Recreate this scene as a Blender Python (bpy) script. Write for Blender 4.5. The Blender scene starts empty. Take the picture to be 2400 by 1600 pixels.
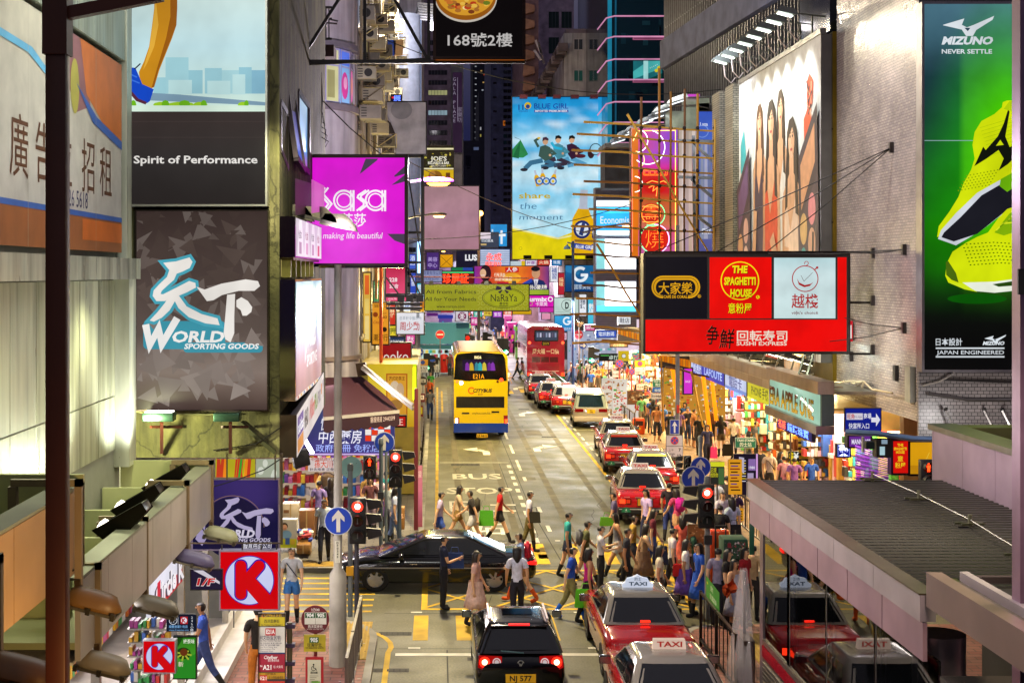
import bpy,bmesh,math,random
from mathutils import Vector,Matrix
R=math.radians
random.seed(7)
S=bpy.context.scene
COL=S.collection
F,CX,HY,H=3300.0,1025.0,640.0,7.7
cam=bpy.data.cameras.new('camera')
co=bpy.data.objects.new('camera',cam);COL.objects.link(co)
co.location=(0,0,H);co.rotation_euler=(R(90),0,0)
cam.sensor_width=36;cam.lens=36*F/2400
cam.shift_x=(1200-CX)/2400;cam.shift_y=-(800-HY)/2400
cam.clip_start=.1;cam.clip_end=4000
S.camera=co
W=bpy.data.worlds.new('World');S.world=W;W.use_nodes=True
nt=W.node_tree;bg=nt.nodes['Background']
sky=nt.nodes.new('ShaderNodeTexSky');sky.sky_type='NISHITA';sky.sun_disc=False
sky.sun_elevation=R(-3.5);sky.sun_rotation=R(200)
gtc=nt.nodes.new('ShaderNodeTexCoord');gse=nt.nodes.new('ShaderNodeSeparateXYZ');gra=nt.nodes.new('ShaderNodeValToRGB');gad=nt.nodes.new('ShaderNodeMix');gad.data_type='RGBA';gad.blend_type='ADD';gad.inputs[0].default_value=1
ge=gra.color_ramp.elements;ge[0].position=.1;ge[0].color=(.12,.13,.46,1);ge[1].position=.6;ge[1].color=(2.5,2.3,2.7,1)
nt.links.new(gtc.outputs['Generated'],gse.inputs[0]);nt.links.new(gse.outputs[2],gra.inputs[0]);nt.links.new(sky.outputs[0],gad.inputs[6]);nt.links.new(gra.outputs[0],gad.inputs[7])
nt.links.new(gad.outputs[2],bg.inputs[0]);bg.inputs[1].default_value=.12
sl=bpy.data.lights.new('moon','SUN');sl.energy=.03;sl.angle=R(.5);sl.color=(1,.93,.85)
so=bpy.data.objects.new('moon',sl);COL.objects.link(so);so.rotation_euler=(R(50),0,R(-20))
S.view_settings.view_transform='Standard';S.view_settings.look='None'
S.view_settings.exposure=0;S.view_settings.gamma=1
S.render.engine='CYCLES'
S.cycles.use_denoising=True
S.cycles.max_bounces=6;S.cycles.diffuse_bounces=2;S.cycles.glossy_bounces=4;S.cycles.transparent_max_bounces=8
S.cycles.sample_clamp_indirect=4;S.cycles.caustics_reflective=False;S.cycles.caustics_refractive=False
S.cycles.use_light_tree=True
def P(x,y,Y):return Vector(((x-CX)*Y/F,Y,H-(y-HY)*Y/F))
def gY(y):return H*F/(y-HY)
def lin(c):
 return tuple(((v/255)/12.92 if v/255<=.04045 else((v/255+.055)/1.055)**2.4)for v in c[:3])
def hexc(h):
 return lin((int(h[0:2],16),int(h[2:4],16),int(h[4:6],16)))
_C={}
def C(c):
 if isinstance(c,str):
  if c not in _C:_C[c]=hexc(c)
  return _C[c]
 return c
M={}
def newmat(name):
 m=bpy.data.materials.new(name);m.use_nodes=True;M[name]=m
 n=m.node_tree.nodes;l=m.node_tree.links
 return m,n,l,n['Principled BSDF']
def attr(n,l):
 a=n.new('ShaderNodeAttribute');a.attribute_name='Col';return a.outputs['Color']
def noise(n,l,scale,detail=4,coord='Object',stretch=None):
 tc=n.new('ShaderNodeTexCoord');t=n.new('ShaderNodeTexNoise');t.inputs['Scale'].default_value=scale;t.inputs['Detail'].default_value=detail
 if stretch:
  mp=n.new('ShaderNodeMapping');mp.inputs['Scale'].default_value=stretch
  l.new(tc.outputs[coord],mp.inputs[0]);l.new(mp.outputs[0],t.inputs['Vector'])
 else:l.new(tc.outputs[coord],t.inputs['Vector'])
 return t.outputs['Fac']
def ramp(n,l,fac,stops):
 r=n.new('ShaderNodeValToRGB');e=r.color_ramp.elements
 while len(e)<len(stops):e.new(.5)
 for k,(p,c)in enumerate(stops):
  e[k].position=p;e[k].color=(*C(c),1)if not isinstance(c,(int,float))else(c,c,c,1)
 l.new(fac,r.inputs[0]);return r.outputs[0]
def mul(n,l,a,b,f=1.0,mode='MULTIPLY'):
 m=n.new('ShaderNodeMix');m.data_type='RGBA';m.blend_type=mode;m.inputs[0].default_value=f
 l.new(a,m.inputs[6])
 if hasattr(b,'links'):l.new(b,m.inputs[7])
 else:m.inputs[7].default_value=(*b,1)
 return m.outputs[2]
def bump(n,l,h,b,strength=.3,dist=.02):
 k=n.new('ShaderNodeBump');k.inputs['Strength'].default_value=strength;k.inputs['Distance'].default_value=dist
 l.new(h,k.inputs['Height']);l.new(k.outputs[0],b.inputs['Normal'])
def colmat(name,rough,metal=0,coat=0,dirt=.25,spec=.5,scale=3):
 m,n,l,b=newmat(name)
 f=noise(n,l,scale,6)
 l.new(mul(n,l,attr(n,l),ramp(n,l,f,[(.3,1-dirt),(.7,1.0)])),b.inputs['Base Color'])
 b.inputs['Roughness'].default_value=rough;b.inputs['Metallic'].default_value=metal
 b.inputs['Coat Weight'].default_value=coat;b.inputs['Specular IOR Level'].default_value=spec
 return m
colmat('paint',.5);colmat('matte',.85,dirt=.35);colmat('metal',.38,.9);colmat('gloss',.06,spec=.6,dirt=.05)
colmat('carpaint',.18,0,.7,.04,.3);colmat('panel',.34,.12,0,.3,.5,1.5);colmat('alu',.3,.75,dirt=.3);colmat('mirror',.08,1,dirt=.02)
colmat('fabric',.9,dirt=.15,scale=20)
colmat('stain',.8,dirt=.55,scale=1.2)
def litmat(name,s,sample=True):
 m,n,l,b=newmat(name)
 b.inputs['Base Color'].default_value=(0,0,0,1);b.inputs['Roughness'].default_value=.35;b.inputs['Specular IOR Level'].default_value=.08
 l.new(mul(n,l,attr(n,l),ramp(n,l,noise(n,l,.9,3),[(.28,.74),(.62,1.0)])),b.inputs['Emission Color']);b.inputs['Emission Strength'].default_value=s
 if not sample:m.cycles.emission_sampling='NONE'
litmat('dim',.45,False);litmat('lit',1.0);litmat('litn',1.0,False);litmat('lit2',2.0);litmat('lit4',4.5);litmat('lit4n',4.5,False);litmat('lit12',14);litmat('lit12n',12,False)
def shade(name,base,rough=.6,metal=0):
 m,n,l,b=newmat(name);b.inputs['Roughness'].default_value=rough;b.inputs['Metallic'].default_value=metal
 return n,l,b
n,l,b=shade('road',0,.55)
c=ramp(n,l,noise(n,l,.35,8),[(.3,'4a4833'),(.5,'5a573d'),(.72,'6c684b')])
c=mul(n,l,c,ramp(n,l,noise(n,l,22,9),[(.36,.62),(.62,1.0)]))
c=mul(n,l,c,ramp(n,l,noise(n,l,1.0,5,stretch=(1.6,.06,1)),[(.3,.68),(.6,1.0)]))
l.new(c,b.inputs['Base Color']);bump(n,l,noise(n,l,60,4),b,.25,.01)
l.new(ramp(n,l,noise(n,l,.8,6),[(.35,.5),(.7,.72)]),b.inputs['Roughness'])
def brickmat(name,c1,c2,mortar,bw,bh,ms,rough,coord='Object',rot=None,bumpd=.004,wob=True,spec=.5):
 n,l,b=shade(name,0,rough)
 tc=n.new('ShaderNodeTexCoord');mp=n.new('ShaderNodeMapping');br=n.new('ShaderNodeTexBrick')
 if rot:
  sx=n.new('ShaderNodeSeparateXYZ');cx=n.new('ShaderNodeCombineXYZ');l.new(tc.outputs[coord],sx.inputs[0]);l.new(sx.outputs[1 if rot=='side' else 0],cx.inputs[0]);l.new(sx.outputs[2],cx.inputs[1]);l.new(cx.outputs[0],mp.inputs[0])
 else:l.new(tc.outputs[coord],mp.inputs[0])
 l.new(mp.outputs[0],br.inputs['Vector'])
 br.inputs['Color1'].default_value=(*C(c1),1);br.inputs['Color2'].default_value=(*C(c2),1);br.inputs['Mortar'].default_value=(*C(mortar),1)
 br.inputs['Scale'].default_value=1;br.inputs['Brick Width'].default_value=bw;br.inputs['Row Height'].default_value=bh;br.inputs['Mortar Size'].default_value=ms
 c=mul(n,l,br.outputs['Color'],ramp(n,l,noise(n,l,.9,8),[(.3,.6),(.7,1.0)]))
 l.new(c,b.inputs['Base Color']);b.inputs['Specular IOR Level'].default_value=spec
 k=n.new('ShaderNodeBump');k.invert=True;k.inputs['Strength'].default_value=.5;k.inputs['Distance'].default_value=bumpd
 l.new(br.outputs['Fac'],k.inputs['Height'])
 if wob:
  k2=n.new('ShaderNodeBump');k2.inputs['Strength'].default_value=.35;k2.inputs['Distance'].default_value=.02
  l.new(noise(n,l,4,3),k2.inputs['Height']);l.new(k.outputs[0],k2.inputs['Normal']);l.new(k2.outputs[0],b.inputs['Normal'])
 else:l.new(k.outputs[0],b.inputs['Normal'])
brickmat('paving_red','8a4a3c','9a6455','5a4238',.4,.2,.012,.7)
brickmat('paving_tan','96744a','86643c','5a4630',.3,.3,.012,.7)
brickmat('paving_grey','6f6a62','7c766c','4a4640',.4,.2,.012,.7)
brickmat('tile_side','b4a8a0','9c9290','6a6262',.2,.075,.006,.2,rot='side',spec=.7)
brickmat('tile_front','a09896','8c8684','3c3836',.15,.09,.008,.3,rot='front',spec=.6)
brickmat('brick_pier','a09880','8d866e','454234',.22,.09,.012,.5,rot='front')
n,l,b=shade('gable_concrete',0,.9)
c=ramp(n,l,noise(n,l,.7,10),[(.25,'2c2d16'),(.45,'5d5b32'),(.6,'77724a'),(.8,'8d8760')])
c=mul(n,l,c,ramp(n,l,noise(n,l,2.2,8,stretch=(2,2,.25)),[(.36,.3),(.62,1.0)]))
v=n.new('ShaderNodeTexVoronoi');v.feature='DISTANCE_TO_EDGE';v.inputs['Scale'].default_value=.8
tc=n.new('ShaderNodeTexCoord');ns=n.new('ShaderNodeTexNoise');ns.inputs['Scale'].default_value=3;ns.inputs['Detail'].default_value=6
l.new(tc.outputs['Object'],ns.inputs['Vector'])
l.new(mul(n,l,tc.outputs['Object'],ns.outputs['Color'],.45,'ADD'),v.inputs['Vector'])
c=mul(n,l,c,ramp(n,l,v.outputs[0],[(0,.35),(.018,1.0)]))
l.new(c,b.inputs['Base Color']);bump(n,l,noise(n,l,14,8),b,.7,.03)
n,l,b=shade('render_wall',0,.85)
c=ramp(n,l,noise(n,l,.6,9),[(.3,'8f8890'),(.55,'b3adb3'),(.75,'c8c4c8')])
c=mul(n,l,c,ramp(n,l,noise(n,l,1.6,8,stretch=(1.5,1.5,.12)),[(.35,.5),(.6,1.0)]))
l.new(c,b.inputs['Base Color']);bump(n,l,noise(n,l,12,6),b,.3,.02)
n,l,b=shade('sheet_metal',0,.36,.55)
c=mul(n,l,attr(n,l),ramp(n,l,noise(n,l,2.0,8,stretch=(1,2.5,.16)),[(.3,.42),(.66,1.0)]))
l.new(c,b.inputs['Base Color']);l.new(ramp(n,l,noise(n,l,5,5,stretch=(1,2,.15)),[(.3,.25),(.7,.55)]),b.inputs['Roughness'])
bump(n,l,noise(n,l,1.3,3),b,.35,.03)
colmat('roofing',.45,.5,dirt=.45,scale=.8)
m,n,l,b=newmat('glazing')
b.inputs['Base Color'].default_value=(.02,.025,.03,1);b.inputs['Roughness'].default_value=.02
tr=n.new('ShaderNodeBsdfTransparent');tr.inputs[0].default_value=(.5,.54,.52,1);gl=n.new('ShaderNodeBsdfGlossy');gl.inputs['Roughness'].default_value=.015
fr=n.new('ShaderNodeFresnel');fr.inputs[0].default_value=3.6;mx=n.new('ShaderNodeMixShader')
l.new(fr.outputs[0],mx.inputs[0]);l.new(tr.outputs[0],mx.inputs[1]);l.new(gl.outputs[0],mx.inputs[2]);l.new(mx.outputs[0],n['Material Output'].inputs['Surface'])
m,n,l,b=newmat('polythene')
b.inputs['Base Color'].default_value=(.75,.68,.68,1);b.inputs['Roughness'].default_value=.12;b.inputs['Alpha'].default_value=.3
def objmat(name,rough,dirt=.2,scale=14):
 m,n,l,b=newmat(name);oi=n.new('ShaderNodeObjectInfo')
 l.new(mul(n,l,oi.outputs['Color'],ramp(n,l,noise(n,l,scale,5),[(.3,1-dirt),(.7,1.0)])),b.inputs['Base Color']);b.inputs['Roughness'].default_value=rough
 if rough>.8:bump(n,l,noise(n,l,9,3,stretch=(1,1,.5)),b,1,.06)
objmat('skin',.55,.1);objmat('cloth',.9,.3);objmat('hair',.5,.4,40)
class MB:
 def __init__(s):s.v=[];s.f=[];s.fm=[];s.fc=[];s.sm=[];s.mats=[]
 def mi(s,m):
  if m not in s.mats:s.mats.append(m)
  return s.mats.index(m)
 def add(s,vs,fs,mat='paint',col=(.5,.5,.5),smooth=False):
  k=len(s.v);s.v+=[tuple(p)for p in vs];i=s.mi(mat);percol=isinstance(col,list)
  col=[C(c)for c in col]if percol else C(col)
  for f in fs:
   s.f.append([k+a for a in f]);s.fm.append(i);s.sm.append(smooth)
   s.fc.append([col[a]for a in f]if percol else col)
 def quad(s,a,b,c,d,mat='paint',col='808080'):s.add([a,b,c,d],[(0,1,2,3)],mat,col)
 def bx(s,x0,y0,z0,x1,y1,z1,mat='paint',col='808080'):
  v=[(x,y,z)for z in(z0,z1)for y in(y0,y1)for x in(x0,x1)]
  s.add(v,[(0,2,3,1),(4,5,7,6),(0,1,5,4),(2,6,7,3),(0,4,6,2),(1,3,7,5)],mat,col)
 def ob(s,c,hx,hy,hz,mat='paint',col='808080'):
  c,hx,hy,hz=map(Vector,(c,hx,hy,hz))
  v=[c+hx*a+hy*b+hz*d for d in(-1,1)for b in(-1,1)for a in(-1,1)]
  s.add(v,[(0,2,3,1),(4,5,7,6),(0,1,5,4),(2,6,7,3),(0,4,6,2),(1,3,7,5)],mat,col)
 def bar(s,a,b,w,h=None,mat='paint',col='808080',up=(0,0,1)):
  a,b=Vector(a),Vector(b);d=b-a;u=Vector(up)
  if abs(d.normalized().dot(u))>.98:u=Vector((0,1,0))
  x=d.cross(u).normalized();z=x.cross(d).normalized();h=h or w
  s.ob((a+b)/2,x*w/2,d/2,z*h/2,mat,col)
 def tb(s,pts,r,mat='paint',col='808080',n=6,smooth=True,cap=True):
  pts=[Vector(p)for p in pts];rs=r if isinstance(r,(list,tuple))else[r]*len(pts);vs=[]
  ref=None
  for i,p in enumerate(pts):
   d=(pts[min(i+1,len(pts)-1)]-pts[max(i-1,0)])
   d=d.normalized()if d.length>1e-9 else Vector((0,0,1))
   if ref is None:ref=Vector((0,0,1))if abs(d.z)<.9 else Vector((1,0,0))
   x=d.cross(ref).normalized();y=d.cross(x).normalized();ref=-y if False else x.cross(d)
   for k in range(n):
    a=2*math.pi*k/n;vs.append(p+(x*math.cos(a)+y*math.sin(a))*rs[i])
  fs=[(i*n+k,i*n+(k+1)%n,(i+1)*n+(k+1)%n,(i+1)*n+k)for i in range(len(pts)-1)for k in range(n)]
  s.add(vs,fs,mat,col,smooth)
  if cap:s.add(vs[:n],[tuple(range(n))[::-1]],mat,col);s.add(vs[-n:],[tuple(range(n))],mat,col)
 def lt(s,c,prof,mat='paint',col='808080',n=16,smooth=True,a0=0,a1=360):
  c=Vector(c);full=abs(a1-a0)>=360;m=n if full else n+1;vs=[]
  for r,z in prof:
   for k in range(m):
    a=R(a0+(a1-a0)*k/n);vs.append(c+Vector((r*math.cos(a),r*math.sin(a),z)))
  fs=[(i*m+k,i*m+(k+1)%m,(i+1)*m+(k+1)%m,(i+1)*m+k)for i in range(len(prof)-1)for k in range(n if not full else m)]
  s.add(vs,fs,mat,col,smooth)
 def pm(s,poly,O,U,V,N,mat='paint',col='808080',smooth=False):
  O,U,V,N=map(Vector,(O,U,V,N));k=len(poly)
  a=[O+U*p[0]+V*p[1]for p in poly];bb=[p+N for p in a]
  s.add(a+bb,[tuple(range(k)),tuple(range(2*k-1,k-1,-1))],mat,col)
  s.add(a+bb,[(i,(i+1)%k,k+(i+1)%k,k+i)for i in range(k)],mat,col,smooth)
 def sphere(s,c,r,mat='paint',col='808080',n=10,sz=1):
  s.lt(c,[(max(r*math.sin(math.pi*i/n),1e-4),-r*sz*math.cos(math.pi*i/n))for i in range(n+1)],mat,col,n+2)
 def bd(s,name,parent=None,bevel=0,angle=40,loc=None):
  me=bpy.data.meshes.new(name);off=WL(parent)if parent else(Vector(loc)if loc else Vector((0,0,0)))
  me.from_pydata([(p[0]-off.x,p[1]-off.y,p[2]-off.z)for p in s.v],[],s.f)
  for m in s.mats:me.materials.append(M[m])
  me.polygons.foreach_set('material_index',s.fm);me.polygons.foreach_set('use_smooth',s.sm)
  ca=me.color_attributes.new('Col','FLOAT_COLOR','CORNER');buf=[]
  for f,c in zip(s.f,s.fc):
   if isinstance(c,list):
    for q in c:buf+=[q[0],q[1],q[2],1]
   else:buf+=[c[0],c[1],c[2],1]*len(f)
  ca.data.foreach_set('color',buf)
  if bevel:
   bm=bmesh.new();bm.from_mesh(me);bmesh.ops.remove_doubles(bm,verts=bm.verts,dist=1e-5)
   es=[e for e in bm.edges if len(e.link_faces)==2 and e.calc_face_angle(0)>R(30)]
   bmesh.ops.bevel(bm,geom=es,offset=bevel,segments=2,profile=.5,affect='EDGES',clamp_overlap=True)
   for f in bm.faces:f.smooth=True
   bm.to_mesh(me);bm.free()
  me.update()
  if bevel or any(s.sm):me.set_sharp_from_angle(angle=R(angle))
  o=bpy.data.objects.new(name,me);COL.objects.link(o)
  if parent:o.parent=parent
  elif loc:o.location=loc
  return o
def WL(o):
 w=Vector((0,0,0))
 while o:w=w+o.location;o=o.parent
 return w
def tag(o,label=None,cat=None,group=None,kind=None):
 if label:o['label']=label
 if cat:o['category']=cat
 if group:o['group']=group
 if kind:o['kind']=kind
 return o
def thing(name,label,cat,loc=(0,0,0),group=None,kind=None):
 o=bpy.data.objects.new(name,None);COL.objects.link(o);o.location=loc;o.empty_display_size=.2
 return tag(o,label,cat,group,kind)
def struct(name,mb):return tag(mb.bd(name),kind='structure')
KIDS={}
def copy_tree(o,parent=None):
 c=o.copy();COL.objects.link(c);c.parent=parent
 for ch in o.children:copy_tree(ch,c)
 return c
def place(o,loc,rz=0,label=None,group=None):
 c=copy_tree(o);c.location=loc;c.rotation_euler.z=rz
 if label:c['label']=label
 if group:c['group']=group
 return c
_T={}
def text_polys(s,bold=0,res=2):
 if any(ord(q)>0x2e80 for q in s):bold=min(bold,.011)
 k=(s,bold,res)
 if k not in _T:
  cu=bpy.data.curves.new('t','FONT');cu.body=s;cu.resolution_u=res;cu.offset=bold
  o=bpy.data.objects.new('t',cu);COL.objects.link(o)
  me=bpy.data.meshes.new_from_object(o.evaluated_get(bpy.context.evaluated_depsgraph_get()))
  vs=[(v.co.x,v.co.y)for v in me.vertices];fs=[tuple(p.vertices)for p in me.polygons]
  bpy.data.objects.remove(o);bpy.data.curves.remove(cu);bpy.data.meshes.remove(me)
  _T[k]=(vs,fs)
 return _T[k]
class Cv:
 """A flat artwork: x to the right, y down, in any unit; L lifts a layer clear of the one below."""
 def __init__(s,mb,O,U,V,N,mat='lit',eps=.004):s.mb=mb;s.O,s.U,s.V,s.N=map(Vector,(O,U,V,N));s.mat=mat;s.eps=eps
 def p(s,x,y,L):return s.O+s.U*x+s.V*y+s.N*(L*s.eps)
 def po(s,pts,col,L=1,mat=None):s.mb.add([s.p(x,y,L)for x,y in pts],[tuple(range(len(pts)))],mat or s.mat,col)
 def rc(s,x0,y0,x1,y1,col,L=1,mat=None):s.po([(x0,y0),(x1,y0),(x1,y1),(x0,y1)],col,L,mat)
 def ell(s,cx,cy,rx,ry,col,L=1,n=24,mat=None):s.po([(cx+rx*math.cos(2*math.pi*k/n),cy+ry*math.sin(2*math.pi*k/n))for k in range(n)],col,L,mat)
 def dc(s,cx,cy,r,col,L=1,n=24,mat=None):s.ell(cx,cy,r,r,col,L,n,mat)
 def ln(s,pts,w,col,L=1,closed=False,mat=None):
  q=[Vector((x,y))for x,y in pts];n=len(q);a=[];b=[]
  for i in range(n):
   p0=q[i-1]if(i>0 or closed)else q[i];p1=q[(i+1)%n]if(i<n-1 or closed)else q[i]
   d0=(q[i]-p0);d1=(p1-q[i]);d0=d0.normalized()if d0.length>1e-9 else d1.normalized();d1=d1.normalized()if d1.length>1e-9 else d0
   t=(d0+d1);t=t.normalized()if t.length>1e-6 else d0;nn=Vector((-t.y,t.x));k=max(.4,nn.dot(Vector((-d0.y,d0.x))))
   ww=w[i]if isinstance(w,(list,tuple))else w
   a.append(q[i]+nn*ww/2/k);b.append(q[i]-nn*ww/2/k)
  vs=[s.p(v.x,v.y,L)for v in a+b]
  s.mb.add(vs,[(i,(i+1)%n,n+(i+1)%n,n+i)for i in range(n if closed else n-1)],mat or s.mat,col)
 def rg(s,cx,cy,r,w,col,L=1,n=32,a0=0,a1=360,ry=None,mat=None):
  full=abs(a1-a0)>=360;ry=ry or r
  s.ln([(cx+r*math.cos(R(a0+(a1-a0)*k/n)),cy+ry*math.sin(R(a0+(a1-a0)*k/n)))for k in range(n if full else n+1)],w,col,L,full,mat)
 def rrect(s,x0,y0,x1,y1,r,col,L=1,mat=None,outline=None):
  pts=[]
  for cx,cy,a in((x1-r,y0+r,-90),(x1-r,y1-r,0),(x0+r,y1-r,90),(x0+r,y0+r,180)):
   pts+=[(cx+r*math.cos(R(a+k*15)),cy+r*math.sin(R(a+k*15)))for k in range(7)]
  if outline:s.ln(pts,outline,col,L,True,mat)
  else:s.po(pts,col,L,mat)
 def tx(s,t,x,y,h,col,al='l',bold=0,sh=0,w=None,L=1,mat=None,res=2,rot=0,vert=False):
  """y is the baseline, h the cap height (CJK glyphs fill about 1.2 h)."""
  if vert:
   for i,ch in enumerate(t):s.tx(ch,x,y+i*h*1.35,h,col,'c',bold,sh,w,L,mat,res)
   return
  vs,fs=text_polys(t,bold,res)
  if not vs:return
  k=h/.7;x0=min(v[0]for v in vs);x1=max(v[0]for v in vs);kx=k if w is None else w/max(1e-6,x1-x0)
  off={'l':0,'c':-(x1-x0)/2,'r':-(x1-x0)}[al];ca,sa=math.cos(R(rot)),math.sin(R(rot));pts=[]
  for vx,vy in vs:
   a=(vx-x0+off)*kx+sh*vy*k;bb=-vy*k;pts.append(s.p(x+a*ca-bb*sa,y+a*sa+bb*ca,L))
  s.mb.add(pts,fs,mat or s.mat,col)
 def img(s,x0,y0,x1,y1,nx,ny,fn,L=0,mat=None):
  vs=[];cs=[]
  for j in range(ny+1):
   for i in range(nx+1):
    u,v=i/nx,j/ny;vs.append(s.p(x0+(x1-x0)*u,y0+(y1-y0)*v,L));cs.append(fn(u,v))
  s.mb.add(vs,[(j*(nx+1)+i,j*(nx+1)+i+1,(j+1)*(nx+1)+i+1,(j+1)*(nx+1)+i)for j in range(ny)for i in range(nx)],mat or s.mat,cs)
 def grad(s,x0,y0,x1,y1,stops,L=0,mat=None,horiz=False,n=None):
  """printed colour blend from top to bottom (or left to right)"""
  st=[(p,C(c))for p,c in stops]
  def fn(u,v):
   t=u if horiz else v
   for(p0,c0),(p1,c1)in zip(st,st[1:]):
    if t<=p1:k=(t-p0)/max(1e-6,p1-p0);return tuple(a+(b-a)*max(0,k)for a,b in zip(c0,c1))
   return st[-1][1]
  n=n or 4*len(st)
  s.img(x0,y0,x1,y1,n if horiz else 1,1 if horiz else n,fn,L,mat)
def mixc(a,b,t):
 a,b=C(a),C(b);t=max(0,min(1,t));return tuple(x+(y-x)*t for x,y in zip(a,b))
def front(mb,Y,mat='lit',eps=None):
 """canvas facing the camera's street end at depth Y, drawn in photo pixels"""
 k=Y/F;return Cv(mb,(-CX*k,Y,H+HY*k),(k,0,0),(0,0,-k),(0,-1,0),mat,eps or max(.003,Y*9e-5))
def side(mb,X,n=1,mat='lit',eps=.004):
 """canvas on a plane of constant X: x = distance Y along the street, y = -height"""
 return Cv(mb,(X,0,0),(0,1,0),(0,0,-1),(n,0,0),mat,eps)
def frontbox(mb,x0,y0,x1,y1,Y,d,mat='paint',col='303030'):
 a=P(x0,y0,Y);b=P(x1,y1,Y);mb.bx(a.x,Y,b.z,b.x,Y+d,a.z,mat,col)
def framebars(mb,x0,y0,x1,y1,Y,w,d=.06,mat='metal',col='302c2c',out=.02):
 """four butted bars round a pixel rectangle"""
 a=P(x0,y0,Y);b=P(x1,y1,Y)
 for q in((a.x-w,b.z-w,b.x+w,b.z),(a.x-w,a.z,b.x+w,a.z+w),(a.x-w,b.z,a.x,a.z),(b.x,b.z,b.x+w,a.z)):
  mb.bx(q[0],Y-out,q[1],q[2],Y+d,q[3],mat,col)
def signbox(name,label,cat,x0,y0,x1,y1,Y,draw,d=.25,fw=.04,fcol='2c2828',mat='lit',group=None,bg=None,frame='metal'):
 """a boxed sign: body, frame and printed face"""
 a=P(x0,y0,Y);b=P(x1,y1,Y)
 t=thing(name,label,cat,((a.x+b.x)/2,Y,b.z),group)
 m=MB();m.bx(a.x,Y+.006,b.z,b.x,Y+d,a.z,'paint','3a3636');m.bd('casing',t)
 if fw:m=MB();framebars(m,x0,y0,x1,y1,Y,fw,d,frame,fcol);m.bd('frame',t)
 m=MB();c=front(m,Y,mat)
 if bg:c.rc(x0,y0,x1,y1,bg,0)
 draw(c);m.bd('face',t)
 return t
def lamp(kind,loc,power,col=(1,1,1),size=.3,target=None,spot=100,parent=None,name='bulb_or_fill',sy=None):  # serves real fittings and also unseen fill lights without a fitting
 L=bpy.data.lights.new(name,kind);L.energy=power*1.7;L.color=col
 if kind=='AREA':
  L.size=size
  if sy:L.shape='RECTANGLE';L.size_y=sy
 else:L.shadow_soft_size=size
 if kind=='SPOT':L.spot_size=R(spot);L.spot_blend=.6
 o=bpy.data.objects.new(name,L);COL.objects.link(o);o.location=loc
 if target:o.rotation_euler=(Vector(target)-Vector(loc)).to_track_quat('-Z','Y').to_euler()
 if parent:o.parent=parent;o.location=Vector(loc)-WL(parent)
 return o
 # ================================================================ ground, carriageway, pavements, markings
g=MB();g.quad((-600,-50,-.012),(600,-50,-.012),(600,1500,-.012),(-600,1500,-.012),'road');struct('ground',g)
g=MB();g.bx(-70,-8,-.3,90,420,0,'road');struct('road',g)
def slab(name,poly,mat,z=.13,kerb='8a857a'):
 m=MB();k=len(poly);m.add([(x,y,z)for x,y in poly],[tuple(range(k))],mat)
 m.add([(x,y,z)for x,y in poly]+[(x,y,-.02)for x,y in poly],[(i,(i+1)%k,k+(i+1)%k,k+i)for i in range(k)],'stain',kerb)
 return struct(name,m)
def kerb(pts,w=.15,z=.135):
 m=MB();c=Cv(m,(0,0,z),(1,0,0),(0,1,0),(0,0,1),'stain',.004);c.ln(pts,w,'9b968a',1)
 return struct('kerb',m)
arc=lambda cx,cy,r,a0,a1,n=8:[(cx+r*math.cos(R(a0+(a1-a0)*k/n)),cy+r*math.sin(R(a0+(a1-a0)*k/n)))for k in range(n+1)]
e1=[(-1.25,-8),(-1.25,29.3)]+arc(-3.05,29.3,1.8,0,90)+[(-40,31.1)]
slab('pavement_left_near',e1+[(-40,-8)],'paving_red');kerb([(x-.075,y-.03)for x,y in e1[:-1]])
e2=[(-40,36.2)]+[(-3.0,36.2)]+arc(-2.2,38.0,1.8,-90,0)[1:]+[(-.4,97)]
slab('pavement_left',e2+[(-40,97)],'paving_grey');kerb([(x-.07,y+.03)for x,y in e2[1:]])
e3=[(5.15,-8),(5.15,29.4)]+arc(6.15,29.4,1.0,180,90)[1:]+[(60,30.4)]
slab('pavement_right_near',e3+[(60,-8)],'paving_red');kerb([(x+.07,y-.03)for x,y in e3[:-1]])
e4=[(60,35.4),(9.2,35.4)]+arc(9.2,37.2,1.8,270,180)[1:]+[(7.4,42),(9.1,47),(9.1,79),(7.6,84),(7.6,97)]
slab('pavement_right',e4+[(60,97)],'paving_tan');kerb([(x+.07,y+.02)for x,y in e4[1:]])
slab('pavement_far_left',[(-40,110),(3.2,110),(5.2,300),(-40,300)],'paving_grey')
slab('pavement_far_right',[(9.2,110),(60,110),(60,300),(13,300)],'paving_grey')
slab('traffic_island',[(3.1,90.5),(4.6,90.5),(4.8,93),(3.3,93)],'paving_grey')
for name,x0,y0,x1,y1 in(('tactile_paving',-2.05,27.6,-1.4,30.6),('tactile_paving',-4.6,36.35,-2.1,37.0),('tactile_paving',6.25,26.8,7.2,29.6)):
 m=MB();m.bx(x0,y0,.125,x1,y1,.138,'matte','a8862c')
 k=int((x1-x0)/.09)if x1-x0<1.2 else 0
 for i in range(k):m.bx(x0+.03+i*.09,y0+.02,.138,x0+.065+i*.09,y1-.02,.144,'matte','b8963a')
 for i in range(0 if k else 6):m.bx(x0+.02,y0+.03+i*.1,.138,x1-.02,y0+.07+i*.1,.144,'matte','b8963a')
 struct(name,m)
def marking(name):m=MB();return m,Cv(m,(0,0,0),(1,0,0),(0,1,0),(0,0,1),'stain',.004)
YEL,WHT='d8ae14','e6e2d4'
m,c=marking('m')
for k in range(7):c.rc(-.52+k*.93,29.55,-.2+k*.93,31.7,YEL,1)
for k in range(8):
 x=-.4+k*.93+.25;c.rc(x,37.3,x+.36,40.1,YEL,1)
for k in range(7):c.rc(-4.35,32.0+k*.58,-1.5,32.16+k*.58,YEL,1)
struct('crossing_stripes',m)
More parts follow.
